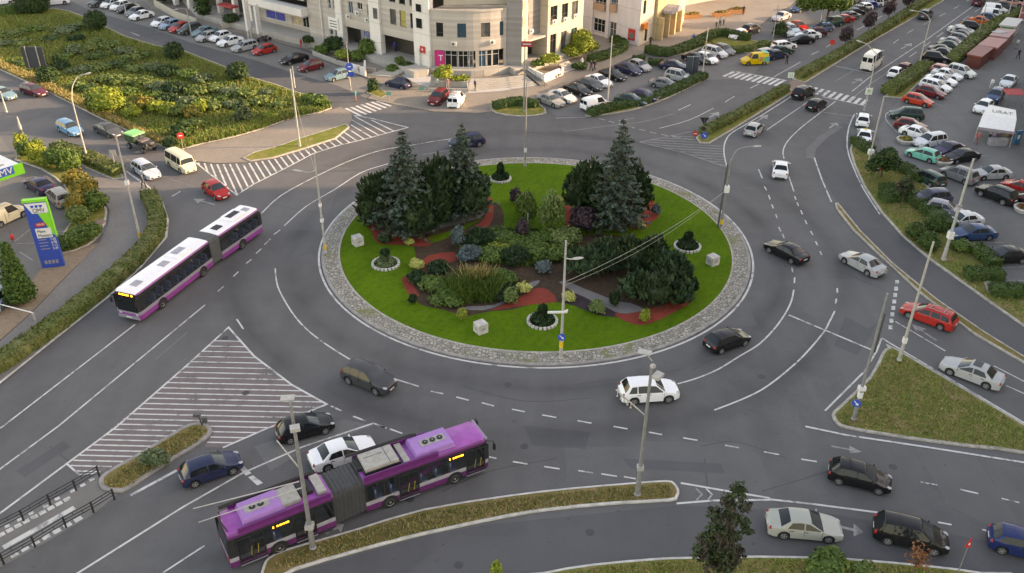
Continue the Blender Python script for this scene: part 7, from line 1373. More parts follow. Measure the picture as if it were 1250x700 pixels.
def passenger(px, zt, ang, shirt, label, i): p = G(px[0], px[1], zt+.7); o = person(0, 0, ang, shirt, DK, label, i); o.location = (p.x, p.y, zt)
for a in (((232, 322), 60, (.5, .5, .48), 'passenger in a pale top in the middle of the white bus, front half'), ((213, 336), 200, (.30, .06, .06), 'passenger in a red top in the front half of the white bus'), ((288, 283), 60, (.45, .45, .5), 'passenger in a pale top in the rear half of the white bus'), ((456, 592), 250, (.55, .55, .55), 'passenger in white behind the bellows of the purple trolleybus'), ((478, 583), 250, (.4, .38, .3), 'passenger in beige ahead of the middle door of the purple trolleybus'), ((534, 558), 250, (.5, .48, .45), 'passenger in cream under the front display of the purple trolleybus')): passenger(a[0], .95, a[1], a[2], a[3], 1)
# ================================================================ VEGETATION
def core(lobes, k=.72):
    q = MB()
    for c in lobes: q.ball(c[:3], (c[3]*k, c[4]*k, c[5]*k), 0, 10, 6)
    V = np.array(q.v); F = [f for f in q.f]; return V, np.array(F)
def foliage(name, lobes, n, size, mat, parent=None, shell=.55, elong=1.5, jit=.6, droop=None, bottom=-.6, with_core=True, k=.72):
    C, N = blob_points(lobes, int(n*LEAFN), shell, bottom); sk = mat in ('leaf_yew', 'leaf_juniper'); V, Q = leaves(C, N, size, 2.3 if sk else elong, jit, droop, sk)
    if with_core: v2, f2 = core(lobes, k); Q = np.vstack([Q, f2+len(V)]); V = np.vstack([V, v2])
    return rawmesh(name, V, Q, mat, parent)
def bush(x, y, rx, h, mat, label, group=None, name='shrub', cat='shrub', z=.13, dens=1.0, size=.26, lobes=None, ry=None, world=None, k=.72):
    b = world or G(x, y, z); ry = ry or rx
    if lobes is None:
        lobes = [(0, 0, h*.5, rx*.8, ry*.8, h*.5)]
        for i in range(5): a = RNG.uniform(0, 6.28); r_ = RNG.uniform(.3, .55); lobes.append((math.cos(a)*rx*r_, math.sin(a)*ry*r_, h*RNG.uniform(.35, .6), rx*RNG.uniform(.4, .6), ry*RNG.uniform(.4, .6), h*RNG.uniform(.3, .42)))
    area = sum(l[3]*l[4]*2+l[3]*l[5]*4 for l in lobes); o = foliage(name, lobes, max(60, min(9000, dens*area*2.6/(size*size))), size, mat, None, k=k); o.location = b; return tag(o, label, cat, group)
def topiary(x, y, r, h, mat, label, group=None, z=.13, size=.16):
    """clipped ball on a short stem"""
    t = thing('clipped_bush', label, 'clipped bush', G(x, y, z), 0, group); q = MB(); q.tube([(0, 0, 0), (0, 0, h-r)], .07, 6); q.build('trunk', 'bark', t)
    foliage('crown', [(0, 0, h-r*.9, r, r, r*.9)], 4*math.pi*r*r*2.6/(size*size)*.9, size, mat, t, .86, 1.3, .5, k=.86); return t
def hedge(px, w, h, mat, label, group=None, z=.13, size=.17, dens=1.0, smooth=0, name='hedge'):
    P = gps(px, False, smooth) if smooth else [Vector((p.x, p.y)) for p in gp(px)]; L, Rr = offset(P, w/2), offset(P, -w/2); n = len(P); q = MB(); e = .05
    Li, Ri = offset(P, w/2-e), offset(P, -w/2+e); vs = [(p.x, p.y, z) for p in Li]+[(p.x, p.y, z+h-e) for p in Li]+[(p.x, p.y, z+h-e) for p in Ri]+[(p.x, p.y, z) for p in Ri]
    fs = [(k*n+i, k*n+i+1, (k+1)*n+i+1, (k+1)*n+i) for k in range(3) for i in range(n-1)]+[(0, n, 2*n, 3*n), (n-1, 2*n-1, 3*n-1, 4*n-1)]
    C = []; N = []
    for i in range(n-1):
        d = P[i+1]-P[i]; ln = d.length; nrm = Vector((-d.y, d.x)).normalized()
        for wid, kind in ((w, 't'), (h, 'l'), (h, 'r')):
            m_ = int(dens*LEAFN*ln*wid*1.9/(size*size)); u = RNG.random(m_); v = RNG.random(m_)
            c0 = np.outer(1-u, P[i])+np.outer(u, P[i+1]); nn = np.array(nrm)
            wob = .05*np.sin((c0[:, 0]+c0[:, 1]*1.7)*2.1)+.05*np.sin((c0[:, 0]*.8-c0[:, 1])*3.3)+RNG.normal(0, .035, m_)
            if kind == 't': xy = c0+np.outer((v-.5)*w, nn); C.append(np.c_[xy, z+h+wob]); N.append(np.tile([0, 0, 1.], (m_, 1)))
            else: s = 1 if kind == 'l' else -1; xy = c0+np.outer(s*(w/2+wob), nn); C.append(np.c_[xy, z+.05+v*h]); N.append(np.tile([nn[0]*s, nn[1]*s, .3], (m_, 1)))
    for P_, sg in ((P[0], -1), (P[-1], 1)):
        d = ((P[1]-P[0]) if sg < 0 else (P[-1]-P[-2])).normalized(); nrm = Vector((-d.y, d.x)); m_ = int(dens*LEAFN*w*h*1.9/(size*size)); u = RNG.random(m_)-.5; v = RNG.random(m_)
        C.append(np.c_[P_.x+nrm.x*u*w+d.x*sg*.02, P_.y+nrm.y*u*w+d.y*sg*.02, z+v*h]); N.append(np.tile([d.x*sg, d.y*sg, .3], (m_, 1)))
    C = np.vstack(C); N = np.vstack(N); V, Q = leaves(C, N, size, 1.3, .55); V0 = len(V); Q = np.vstack([Q, np.array(fs)+V0]); V = np.vstack([V, np.array(vs)])
    return tag(rawmesh(name, V, Q, mat), label, 'hedge', group)
def conifer(x, y, topxy, r, mat, label, z=.16, tiers=17, name='spruce_tree', bare=None, shape=1.0, per=1.0, group=None):
    b = G(x, y, z); h = HT(*topxy, b); t = thing(name, label, 'spruce', b, 0, group); q = MB(); q.tube([(0, 0, 0), (0, 0, h*.5), (0, 0, h)], [.22, .13, .03], 8); Cs = []; Ns = []; br = q
    for i in range(tiers):
        f = (i+.4)/tiers; zz = h*(.08+.92*f**.92); rr = r*(1-f)**(.85*shape)*RNG.uniform(.88, 1.1)+.10; nb = max(4, int(12*(1-f)+5))
        for j in range(nb):
            a = 2*math.pi*(j+RNG.random()*.7)/nb; L = rr*RNG.uniform(.72, 1.12); dr = -.22*L+.10*RNG.normal()*L; m_ = max(4, int(L*13*per)); s = RNG.random(m_)**.75
            X = math.cos(a)*L*s; Y = math.sin(a)*L*s; Z = zz+dr*s+.16*L*s*s*1.2; lat = RNG.normal(0, .13, m_)*(1.1-s)*L*.9
            Cs.append(np.c_[X-math.sin(a)*lat+RNG.normal(0, .04, m_), Y+math.cos(a)*lat+RNG.normal(0, .04, m_), Z+RNG.normal(0, .06, m_)]); Ns.append(np.tile([.25*math.cos(a), .25*math.sin(a), 1.], (m_, 1)))
            if j % 2 == 0: br.tube([(0, 0, zz), (math.cos(a)*L*.9, math.sin(a)*L*.9, zz+dr*.8+.12*L)], [.035, .01], 4)
    br.build('trunk', 'bark', t); C, N = np.vstack(Cs), np.vstack(Ns); V, Q = leaves(C, N, .27, 1.9, .5); rawmesh('crown', V, Q, mat, t)
    return t
def tree(x, y, h, lobes, mat, label, cat='tree', name='tree', z=.13, n=1500, size=.3, trunk=.12, elong=1.5, droop=None, with_core=False, limbs=6, group=None, shell=.35):
    b = G(x, y, z); t = thing(name, label, cat, b, 0, group); q = MB(); zc = max(l[2] for l in lobes); q.tube([(0, 0, 0), (.03, .02, zc*.5), (0, .05, zc)], [trunk, trunk*.75, trunk*.3], 8); 
    for i in range(limbs): l = lobes[i % len(lobes)]; a = 6.28*i/limbs; s = zc*.35+.4*zc*i/limbs; q.tube([(0, 0, s), (l[0]*.5+math.cos(a)*l[3]*.4, l[1]*.5+math.sin(a)*l[4]*.4, (s+l[2])*.5+.2), (l[0]+math.cos(a)*l[3]*.75, l[1]+math.sin(a)*l[4]*.75, l[2]+.1*l[5])], [trunk*.5, trunk*.3, trunk*.1], 5)
    q.build('trunk', 'bark', t, 50); foliage('crown', lobes, n, size, mat, t, shell, elong, .8, droop, -1.1, with_core); return t
# ---- roundabout planting
conifer(498, 283, (490, 161), 3.6, 'leaf_spruce', 'blue-grey spruce at the left end of the dark left clump', tiers=18); conifer(566, 262, (565, 152), 3.4, 'leaf_spruce', 'grey-green pointed spruce in front of the navy crossover', tiers=18)
conifer(751, 281, (748, 147), 3.3, 'leaf_spruce', 'tall spruce rising from the right dark clump', tiers=20)
g = 'dark yews around the left spruces'
bush(466, 272, 3.0, 5.4, 'leaf_yew', 'dark yew at the left tip of the left clump', g, 'yew_bush', 'yew', .16, .8, .36); bush(514, 283, 3.1, 5.0, 'leaf_yew', 'dark yew between the two left spruces, at the front', g, 'yew_bush', 'yew', .16, .8, .36); bush(533, 268, 3.3, 6.8, 'leaf_yew', 'tall dark yew between the two left spruces, at the back', g, 'yew_bush', 'yew', .16, .8, .36); bush(574, 264, 2.9, 5.0, 'leaf_juniper', 'dark yew at the right tip of the left clump', g, 'yew_bush', 'yew', .16, .8, .36); bush(480, 261, 2.6, 5.0, 'leaf_yew', 'dark yew behind the left spruce', g, 'yew_bush', 'yew', .16, .8, .36)
g = 'dark yews around the right spruce'
bush(717, 263, 3.1, 6.0, 'leaf_yew', 'broad dark yew left of the right spruce', g, 'yew_bush', 'yew', .16, .8, .36); bush(770, 262, 2.4, 5.4, 'leaf_yew', 'dark yew right of the right spruce', g, 'yew_bush', 'yew', .16, .8, .36); bush(738, 276, 2.0, 3.2, 'leaf_juniper', 'dark yew at the foot of the right spruce', g, 'yew_bush', 'yew', .16, .8, .36)
bush(712, 282, 1.7, 2.6, 'leaf_purple', 'purple-brown shrub before the right clump', None, 'purple_shrub', 'shrub', .16, .9, .3)
g = 'dark junipers at the lower right of the lawn'
for x, y, r_, h, lab, mm in ((712, 336, 2.4, 2.8, 'leftmost dark juniper of the lower right clump behind the lamp pole', 'leaf_juniper'), (738, 326, 2.3, 2.9, 'dark juniper left of centre under the long wire', 'leaf_juniper'), (765, 330, 2.4, 3.3, 'dark juniper in the middle of the lower right clump', 'leaf_yew'), (790, 336, 2.3, 3.7, 'dark juniper with a raised top right of centre', 'leaf_yew'), (817, 352, 2.3, 3.4, 'rightmost dark juniper of the lower right clump', 'leaf_juniper'), (800, 372, 2.2, 3.0, 'frontmost dark juniper above the red mulch', 'leaf_yew'), (826, 366, 1.7, 2.4, 'small dark juniper at the right edge of the lower right clump', 'leaf_juniper'), (776, 362, 1.7, 2.3, 'dark juniper before the middle of the lower right clump', 'leaf_juniper')): bush(x, y, r_, h, mm, lab, g, 'juniper_bush', 'juniper', .16, .85, .34)
g = 'low shrubs in the middle of the lawn'
for x, y, r_, h, lab, mm in ((585, 296, 1.7, 1.2, 'dark green shrub at the upper left of the middle bed', 'leaf_juniper'), (610, 292, 2.2, .8, 'bright green ground-hugging juniper in the middle bed', 'leaf_green'), (632, 300, 2.0, .8, 'green spreading shrub beside the thin middle post', 'leaf_green'), (575, 314, 1.5, 1.1, 'blue-green shrub at the left of the middle bed', 'leaf_blue'), (600, 316, 1.8, 1.0, 'mid green shrub in the centre of the middle bed', 'leaf_green'), (628, 318, 1.8, 1.2, 'dark green shrub right of the centre of the middle bed', 'leaf_juniper'), (655, 312, 1.9, 1.2, 'mid green shrub below the bare soil patch', 'leaf_green'), (678, 314, 1.8, 1.1, 'olive shrub at the right of the middle bed', 'leaf_green'), (690, 298, 2.0, 1.5, 'green loose shrub beneath the willow-like tree', 'leaf_willow'), (672, 292, 1.6, 1.2, 'low green shrub left of the willow-like tree foot', 'leaf_green'), (655, 296, 1.2, .9, 'small green shrub by the bare soil patch', 'leaf_green'), (664, 333, 1.0, 1.2, 'solitary blue-green ball shrub on bare soil', 'leaf_blue'), (616, 306, 1.6, .7, 'bright green low mat in the middle bed', 'leaf_bright'),
                             (536, 331, 1.3, .9, 'dark shrub at the upper left of the rush bed', 'leaf_juniper'), (512, 344, 1.3, .9, 'dark shrub at the left end of the rush bed', 'leaf_juniper'), (530, 352, 1.8, 1.0, 'yellow-green perennials at the left of the rush bed', 'leaf_green'), (550, 364, 2.0, .9, 'green perennials at the front of the rush bed', 'leaf_green'), (612, 346, 1.8, 1.0, 'green mound at the upper right of the rush bed', 'leaf_green'), (618, 362, 1.5, .9, 'dark perennials at the right of the rush bed', 'leaf_juniper'), (640, 262, 1.3, 2.6, 'dark green narrow shrub left of the willow-like tree', 'leaf_green'), (629, 248, .9, 1.8, 'dark purple shrub on the upper lawn', 'leaf_purple'), (638, 290, .9, 2.2, 'purple-leaved shrub beside the thin middle post', 'leaf_purple'), (560, 302, .9, 2.4, 'slim blue-grey conifer left of the middle bed', 'leaf_blue'), (566, 318, .8, 1.0, 'small blue shrub under the slim blue conifer', 'leaf_blue'), (446, 276, .7, 1.0, 'small shrub at the left tip of the left clump', 'leaf_green'), (470, 296, .7, .8, 'small shrub on the lawn by the red mulch', 'leaf_juniper'), (800, 262, .6, 1.2, 'small blue-green shrub beside the right red mulch', 'leaf_blue'), (790, 242, .5, .9, 'tiny dark cone at the top of the right red mulch', 'leaf_yew')): bush(x, y, r_, h, mm, lab, g, 'low_shrub', 'shrub', .16, .9, .2)
for x, y, r_, h, lab, mm in ((509, 327, .9, .8, 'yellow-green shrub at the left red mulch corner', 'leaf_yellow'), (500, 298, .6, .5, 'small yellow-green shrub on the left red mulch', 'leaf_yellow'), (638, 356, .85, .9, 'pale yellow shrub on the grey gravel path', 'leaf_yellow'), (694, 366, .7, .8, 'pale yellow shrub behind the lamp pole', 'leaf_yellow'), (779, 277, .8, .6, 'pale yellow shrub at the right red mulch', 'leaf_yellow'), (680, 246, .9, .7, 'pale shrub left of the right clump', 'leaf_yellow')): bush(x, y, r_, h, mm, lab, 'pale yellow shrubs in the lawn beds', 'yellow_shrub', 'shrub', .16, 1.0, .17)
for x, y, r_, h, lab, mm in ((564, 391, .5, 1.2, 'small yellow-green cone on the near lawn edge', 'leaf_bright'), (787, 393, .55, 1.3, 'small yellow-green cone on the lower right red mulch', 'leaf_bright'), (750, 373, .6, 1.5, 'small dark green cone on the grey gravel', 'leaf_yew'), (728, 380, .9, 1.1, 'feathery green shrub on the dark mulch', 'leaf_willow'), (846, 357, .5, 1.2, 'small dark cone at the right edge of the lower right bed', 'leaf_yew'), (504, 370, .4, .8, 'tiny dark cone at the lower left of the rush bed', 'leaf_yew'), (624, 372, .8, 1.8, 'slender purple-green sapling by the near gravel path', 'leaf_willow')): bush(x, y, r_, h, mm, lab, 'small cones in the lawn beds', 'small_conifer', 'shrub', .16, 1.0, .15)
tree(672, 284, 4.6, [(0, 0, 3.0, 1.1, 1.1, 1.7), (.5, .2, 2.3, .9, .9, 1.3), (-.5, -.1, 2.2, .9, .9, 1.2)], 'leaf_willow', 'light green willow-like tree on the upper lawn', n=1500, size=.17, elong=3.0, droop=(0, 0, -1), trunk=.08, z=.16); tree(642, 272, 3.4, [(0, 0, 2.2, .9, .9, 1.4), (.3, .1, 1.4, .9, .9, 1.0)], 'leaf_green', 'small feathery dark green tree beside the willow-like tree', n=1200, size=.17, elong=2.5, droop=(0, 0, -1), trunk=.07, z=.16)
q = MB(); p = G(644, 284, .16); q.tube([(0, 0, 0), (0, 0, 2.2)], .05, 6); o = q.build('garden_post', 'steel_pale'); o.location = p; tag(o, 'thin pale post standing in the middle bed of the lawn', 'post')
# rushes
def blades(px, n, h, mat, label, name='rush_clump', lean=.35, w=.05, z=.16, kind=None):
    P = gp(px, z); q = MB(); q.prism(P, None, z); tri = [(Vector(q.v[f[0]]), Vector(q.v[f[1]]), Vector(q.v[f[2]])) for f in q.f]; ar = np.array([((b-a).cross(c-a)).length/2 for a, b, c in tri]); idx = RNG.choice(len(tri), n, p=ar/ar.sum()); T = np.array([[list(p) for p in t] for t in tri])[idx]; u, v = RNG.random(n), RNG.random(n); fl = u+v > 1; u[fl], v[fl] = 1-u[fl], 1-v[fl]
    B = T[:, 0]+u[:, None]*(T[:, 1]-T[:, 0])+v[:, None]*(T[:, 2]-T[:, 0]); a = RNG.uniform(0, 6.28, n); s = np.c_[np.cos(a), np.sin(a), 0*a]*w; hh = h*RNG.uniform(.5, 1.15, n); tip = B+np.c_[RNG.normal(0, lean, n)*hh, RNG.normal(0, lean, n)*hh, hh]
    V = np.stack([B-s, B+s, tip+s*.3, tip-s*.3], 1).reshape(-1, 3); o = rawmesh(name, V, np.arange(4*n).reshape(n, 4), mat); tag(o, label, 'rushes', None, kind); return o
blades([(545, 352), (575, 342), (605, 346), (618, 358), (600, 370), (565, 372), (548, 364)], 2600, 1.5, 'leaf_green', 'clump of tall green rushes in the near left bed'); blades([(565, 346), (595, 343), (600, 350), (575, 354)], 700, 1.7, 'leaf_dry', 'brownish tops of rushes behind the green clump')
# ring planters
for x, y, r_, lab, kk in ((471, 323, 1.25, 'ring bed with a shaggy low shrub at the left of the lawn', 0), (611, 219, 1.15, 'ring bed with a dark clipped cone on the upper lawn', 1), (839, 302, 1.25, 'ring bed with a clipped ball beside the right stone cube', 2), (662, 393, 1.25, 'ring bed with a clipped ball at the near side of the lawn', 3)):
    t = thing('ring_planter', lab, 'planting ring', G(x, y, .15), 0, 'white stone ring beds on the lawn'); q = MB(); n = 22
    for i in range(n): a = 2*math.pi*i/n; q.box((r_*math.cos(a), r_*math.sin(a), .10), (.22, .26, .22+.05*RNG.random()), 0, a)
    q.build('stone_ring', 'kerb_white', t); foliage('shrub', [(0, 0, .15, r_*.85, r_*.85, .55)]+[(math.cos(i)*.5, math.sin(i)*.5, .35, .5, .5, .35) for i in range(5)], 900, .17, 'leaf_juniper' if kk else 'leaf_grey', t)
    q = MB(); q.tube([(0, 0, .2), (0, 0, 1.1)], .05, 6); q.build('trunk', 'bark', t)
    foliage('crown', [(0, 0, 1.25, .42, .42, .42 if kk != 1 else .75)], 420, .14, 'leaf_yew' if kk else 'leaf_juniper', t, .8, k=.85)
# ---- hedges
hedge([(-20, 462), (10, 444), (32, 428), (75, 398), (122, 360), (160, 327), (186, 298), (193, 279), (191, 262), (185, 247), (182, 242)], 1.6, .95, 'leaf_hedge', 'long trimmed hedge curving along the left road behind the white bus', None, .08, .16, 1.0, 3)
hedge([(70, 182), (105, 195), (146, 214)], 1.7, .8, 'leaf_hedge', 'short trimmed hedge strip beside the cream minibus road', None, .13, .18)
hedge([(857, 166), (893, 148), (930, 128), (959, 111)], 1.25, .9, 'leaf_hedge', 'wavy dark hedge of the lower median', None, .13, .18, 1.0, 3)
hedge([(975, 96), (1020, 72), (1079, 37), (1128, 5), (1170, -24)], 1.5, .95, 'leaf_hedge', 'long dark hedge of the upper median', None, .13, .2, .9, 3)
hedge([(1083, 116), (1105, 101), (1130, 83)], 2.2, 1.0, 'leaf_hedge', 'long hedge between avenue and the row of white cars', None, .13, .2); hedge([(1160, 78), (1178, 63), (1192, 50.5), (1206, 38), (1228, 26), (1250, 17)], 2.2, 1.0, 'leaf_hedge', 'hedge behind the kiosk row', None, .13, .22, .9)
hedge([(1042, 175), (1062, 188)], 1.4, .8, 'leaf_hedge_dark', 'clipped hedge end behind the white taxi', None, .13, .17); hedge([(1096, 206), (1110, 214), (1128, 224)], 1.5, .8, 'leaf_hedge_dark', 'clipped hedge beside the dark green estate car', None, .13, .17)
hedge([(1076, 246), (1107, 243), (1122, 252), (1140, 267), (1156, 283)], 1.7, .9, 'leaf_hedge_dark', 'angled clipped hedge along the bays of the steel blue saloon', None, .13, .17); hedge([(1186, 306), (1200, 317), (1214, 328)], 1.5, .8, 'leaf_hedge_dark', 'clipped hedge running down to the hedge corner at right', None, .13, .17); hedge([(1177, 340), (1221, 341)], 1.4, .9, 'leaf_hedge_dark', 'clipped hedge closing the corner under the black saloon', None, .13, .17); hedge([(1209, 360), (1275, 363)], 1.4, .9, 'leaf_hedge_dark', 'lowest clipped hedge at the right edge', None, .13, .17); hedge([(1074, 235), (1092, 235)], 1.4, .8, 'leaf_hedge_dark', 'short dark clipped hedge behind the young tree', None, .13, .17)
hedge([(720, 142), (750, 134), (785, 127), (815, 116), (845, 102), (859, 95.5)], 1.5, .8, 'leaf_hedge_dark', 'strip hedge between the car park and the avenue', None, .13, .18, 1.0, 2); hedge([(604, 134), (630, 128), (655, 132)], 1.4, .9, 'leaf_hedge_dark', 'hedge on the small island below the corner building', None, .13, .18)
hedge([(720, 77), (738, 72), (757, 64), (761, 58), (748, 51.5)], 1.5, 1.0, 'leaf_hedge_dark', 'curved hedge at the left foot of the shop building', None, .1, .2, 1.0, 2); hedge([(790, 64), (806, 68), (822, 67), (845, 59), (866, 48), (880, 44), (898, 47.5), (914, 50.5)], 1.5, 1.1, 'leaf_hedge_dark', 'wavy hedge bordering the sunny plaza', None, .13, .2, 1.0, 2)
hedge([(772, 74.5), (787, 75.5)], 1.3, .7, 'leaf_hedge_dark', 'small low hedge at the car park crossing, left one', None, .12, .2); hedge([(791, 79), (809, 80)], 1.3, .7, 'leaf_hedge_dark', 'small low hedge at the car park crossing, right one', None, .12, .2); hedge([(893, 65), (918, 63), (938, 57)], 1.3, .8, 'leaf_hedge', 'hedge of the grassy plaza corner above the yellow van', None, .13, .2); hedge([(-5, 20), (12, 17.5), (30, 14.5)], 2.2, 1.4, 'leaf_green', 'rough hedge at the top left corner of the meadow', None, .13, .25)
# ---- clipped bushes, trees
g = 'dark round bushes along the meadow'
for x, y, r_, h, lab in ((119, 38, 1.85, 3.4, 'dark round bush on the upper meadow edge, left of the others'), (213.5, 72, 1.5, 2.6, 'dark round bush in the middle of the upper meadow edge'), (291.5, 98, 1.55, 2.7, 'dark round bush on the upper meadow edge, nearest the building'), (60, 101, 1.55, 2.4, 'dark round bush below the billboard'), (42, 15, 3.0, 4.6, 'big dark bush at the top left corner of the meadow')): topiary(x, y, r_, h, 'leaf_round', lab, g, .13, .24)
topiary(1116, 290, .95, 1.6, 'leaf_hedge_dark', 'clipped ball bush left of the two beside the slip road', 'clipped balls by the slip road'); topiary(1132, 303, 1.05, 1.7, 'leaf_hedge_dark', 'clipped ball bush right of the two beside the slip road', 'clipped balls by the slip road'); topiary(1141, 281, 1.1, 1.8, 'leaf_hedge_dark', 'clipped ball bush merging with the angled hedge', 'clipped balls by the slip road')
bush(1171, 305, 1.2, 1.0, 'leaf_green', 'fern-like bright shrub right of the tall leaning lamp post', None, z=.13, size=.2)
t = tree(1075, 217, 3.6, [(0, 0, 2.4, 1.5, 1.3, 1.2), (.8, .3, 1.8, 1.2, 1.0, 1.0), (-.9, .2, 1.5, 1.1, .9, .9), (.2, -.4, 3.0, .9, .9, .8)], 'leaf_round', 'dark leafy small tree behind the red plate', n=1800, size=.28, with_core=True)
tree(1099, 254, 3.6, [(0, 0, 2.6, .95, .95, 1.1), (.2, .1, 2.0, .8, .8, .7)], 'leaf_tree', 'young slender tree on the green strip by the slip road', n=900, size=.2, trunk=.06)
for x, y, h, lab in ((1030, 61, 4.0, 'purple-leaved tree nearest the red sign in the median'), (1058.5, 43.5, 4.2, 'purple-leaved tree second from the red sign in the median'), (1082.5, 29, 4.4, 'purple-leaved tree third from the red sign in the median'), (1106, 16, 4.2, 'purple-leaved tree farthest from the red sign in the median')): tree(x, y, h, [(0, 0, h*.68, 1.1, 1.1, h*.30), (.3, 0, h*.8, .8, .8, h*.2), (-.3, .2, h*.55, .8, .8, h*.2)], 'leaf_purple', lab, n=700, size=.27, trunk=.07, with_core=True, group='purple-leaved trees in the upper median')
tree(1008, 31, 7.5, [(0, 0, 5.0, 3.2, 2.8, 2.2), (2.2, .5, 4.2, 2.2, 2, 1.7), (-2.4, .3, 4.4, 2.2, 2, 1.8), (.4, .2, 6.4, 2.2, 2, 1.3), (-4.2, .5, 3.9, 1.6, 1.6, 1.4)], 'leaf_green', 'big leafy green tree at the top beside the parked row', n=3800, size=.42, trunk=.25, with_core=True, z=.0)
bush(951.5, 45, 1.5, 2.6, 'leaf_round', 'dark round bush beside the pale teal car', None, 'round_bush', 'shrub', .05, 1, .28)
tree(872, 722, 9.0, [(.25, 0, 8.1, .5, .45, .6), (-.1, .1, 7.2, .55, .5, .5), (.75, -.1, 7.0, .45, .4, .4), (-.75, 0, 6.3, .5, .45, .4), (.15, .1, 6.0, .5, .5, .6), (.85, 0, 5.7, .45, .4, .4), (-.35, .1, 5.0, .7, .6, .55), (.5, 0, 4.6, .55, .5, .5), (1.25, .0, 5.0, .35, .3, .3), (-1.0, 0, 4.3, .6, .5, .5), (0, 0, 3.6, .8, .8, .7), (-1.1, 0, 3.2, .6, .6, .5), (.8, 0, 3.2, .6, .6, .5), (0, 0, 2.4, 1.0, .9, .8)], 'leaf_tree', 'slender dark green tree at the bottom edge', n=2600, size=.18, trunk=.11, shell=.3, limbs=16)
tree(1113, 702, 2.6, [(0, 0, 1.7, .8, .8, .8), (.3, .1, 1.2, .6, .6, .6)], 'leaf_red', 'sparse red-leaved sapling at the bottom edge', n=260, size=.13, trunk=.04, limbs=12, shell=.2)
bush(1010, 697, 1.5, .9, 'leaf_green', 'leafy green shrub on the bottom verge', None, size=.2); bush(1055, 700, .8, .6, 'leaf_olive', 'small olive shrub on the bottom verge', None, size=.18); bush(606, 706, .35, 1.5, 'leaf_bright', 'yellow-green sapling tip at the bottom edge', None, 'sapling', 'sapling', .14, 1, .14)
bush(191, 566, 1.15, 1.1, 'leaf_grey', 'grey-green shrub on the narrow grassy island', None, z=.14, size=.17, ry=.9)
bush(1028, 690, .5, .4, 'leaf_bright', 'low yellow-green tuft on the bottom verge', None, size=.14)
# pointed conifer by the station
b = G(27, 367, .07); h = HT(15, 297, b); t = thing('thuja_tree', 'pointed dense green conifer beside the fuel price sign', 'conifer', b); q = MB(); q.tube([(0, 0, 0), (0, 0, h*.9)], [.14, .03], 6); q.build('trunk', 'bark', t); foliage('crown', [(0, 0, h*(.12+.1*i), 1.38*(1-.082*i), 1.38*(1-.082*i), h*.13) for i in range(9)], 4200, .2, 'leaf_thuja', t, .75, 1.5, .5)
# station shrubs
g = 'shrubs beside the fuel station'
for x, y, r_, h, lab, mm in ((29, 186, 1.0, 2.6, 'upright yellow-green shrub at the far end of the station bed', 'leaf_bright'), (34, 193, 1.3, 2.2, 'green shrub near the canopy corner', 'leaf_green'), (46, 198, 1.5, 2.8, 'tall bright green shrub behind the plum saloon', 'leaf_bright'), (58, 202, 1.4, 1.6, 'yellow-green mid-height shrub behind the plum saloon', 'leaf_bright'), (72, 204, 1.6, 2.6, 'tall green shrub in the middle of the station bed', 'leaf_green'), (86, 208, 1.5, 2.6, 'tall dense green shrub beside the trimmed strip', 'leaf_green'), (94, 227, 1.5, 2.0, 'autumn-coloured shrub at the bed corner', 'leaf_autumn'), (108, 240, 1.6, 2.4, 'big autumn-coloured shrub right of the grey people carrier', 'leaf_autumn'), (98, 258, 1.5, 2.4, 'mottled yellow shrub below the autumn one', 'leaf_autumn'), (119, 256, 1.4, 2.2, 'dark green shrub at the right corner of the station bed', 'leaf_green'), (97, 273, 1.4, 2.0, 'olive shrub above the lowest station shrubs', 'leaf_olive'), (109, 291, 1.5, 1.5, 'green low shrub beside the flat stone', 'leaf_green'), (90, 299, 1.6, 1.4, 'green low shrub right behind the price sign', 'leaf_green'), (79, 304, 1.2, 1.1, 'small green shrub touching the price sign', 'leaf_hedge_dark')): bush(x, y, r_, h, mm, lab, g, 'shrub', 'shrub', .13, .85, .22)
q = MB(); p = G(122, 272, .06); q.lathe([(.55, 0), (.55, .12), (.45, .16)], n=14); o = q.build('flat_stone', 'paver_red'); o.location = p; tag(o, 'flat pinkish stone slab at the right corner of the station bed', 'stone')
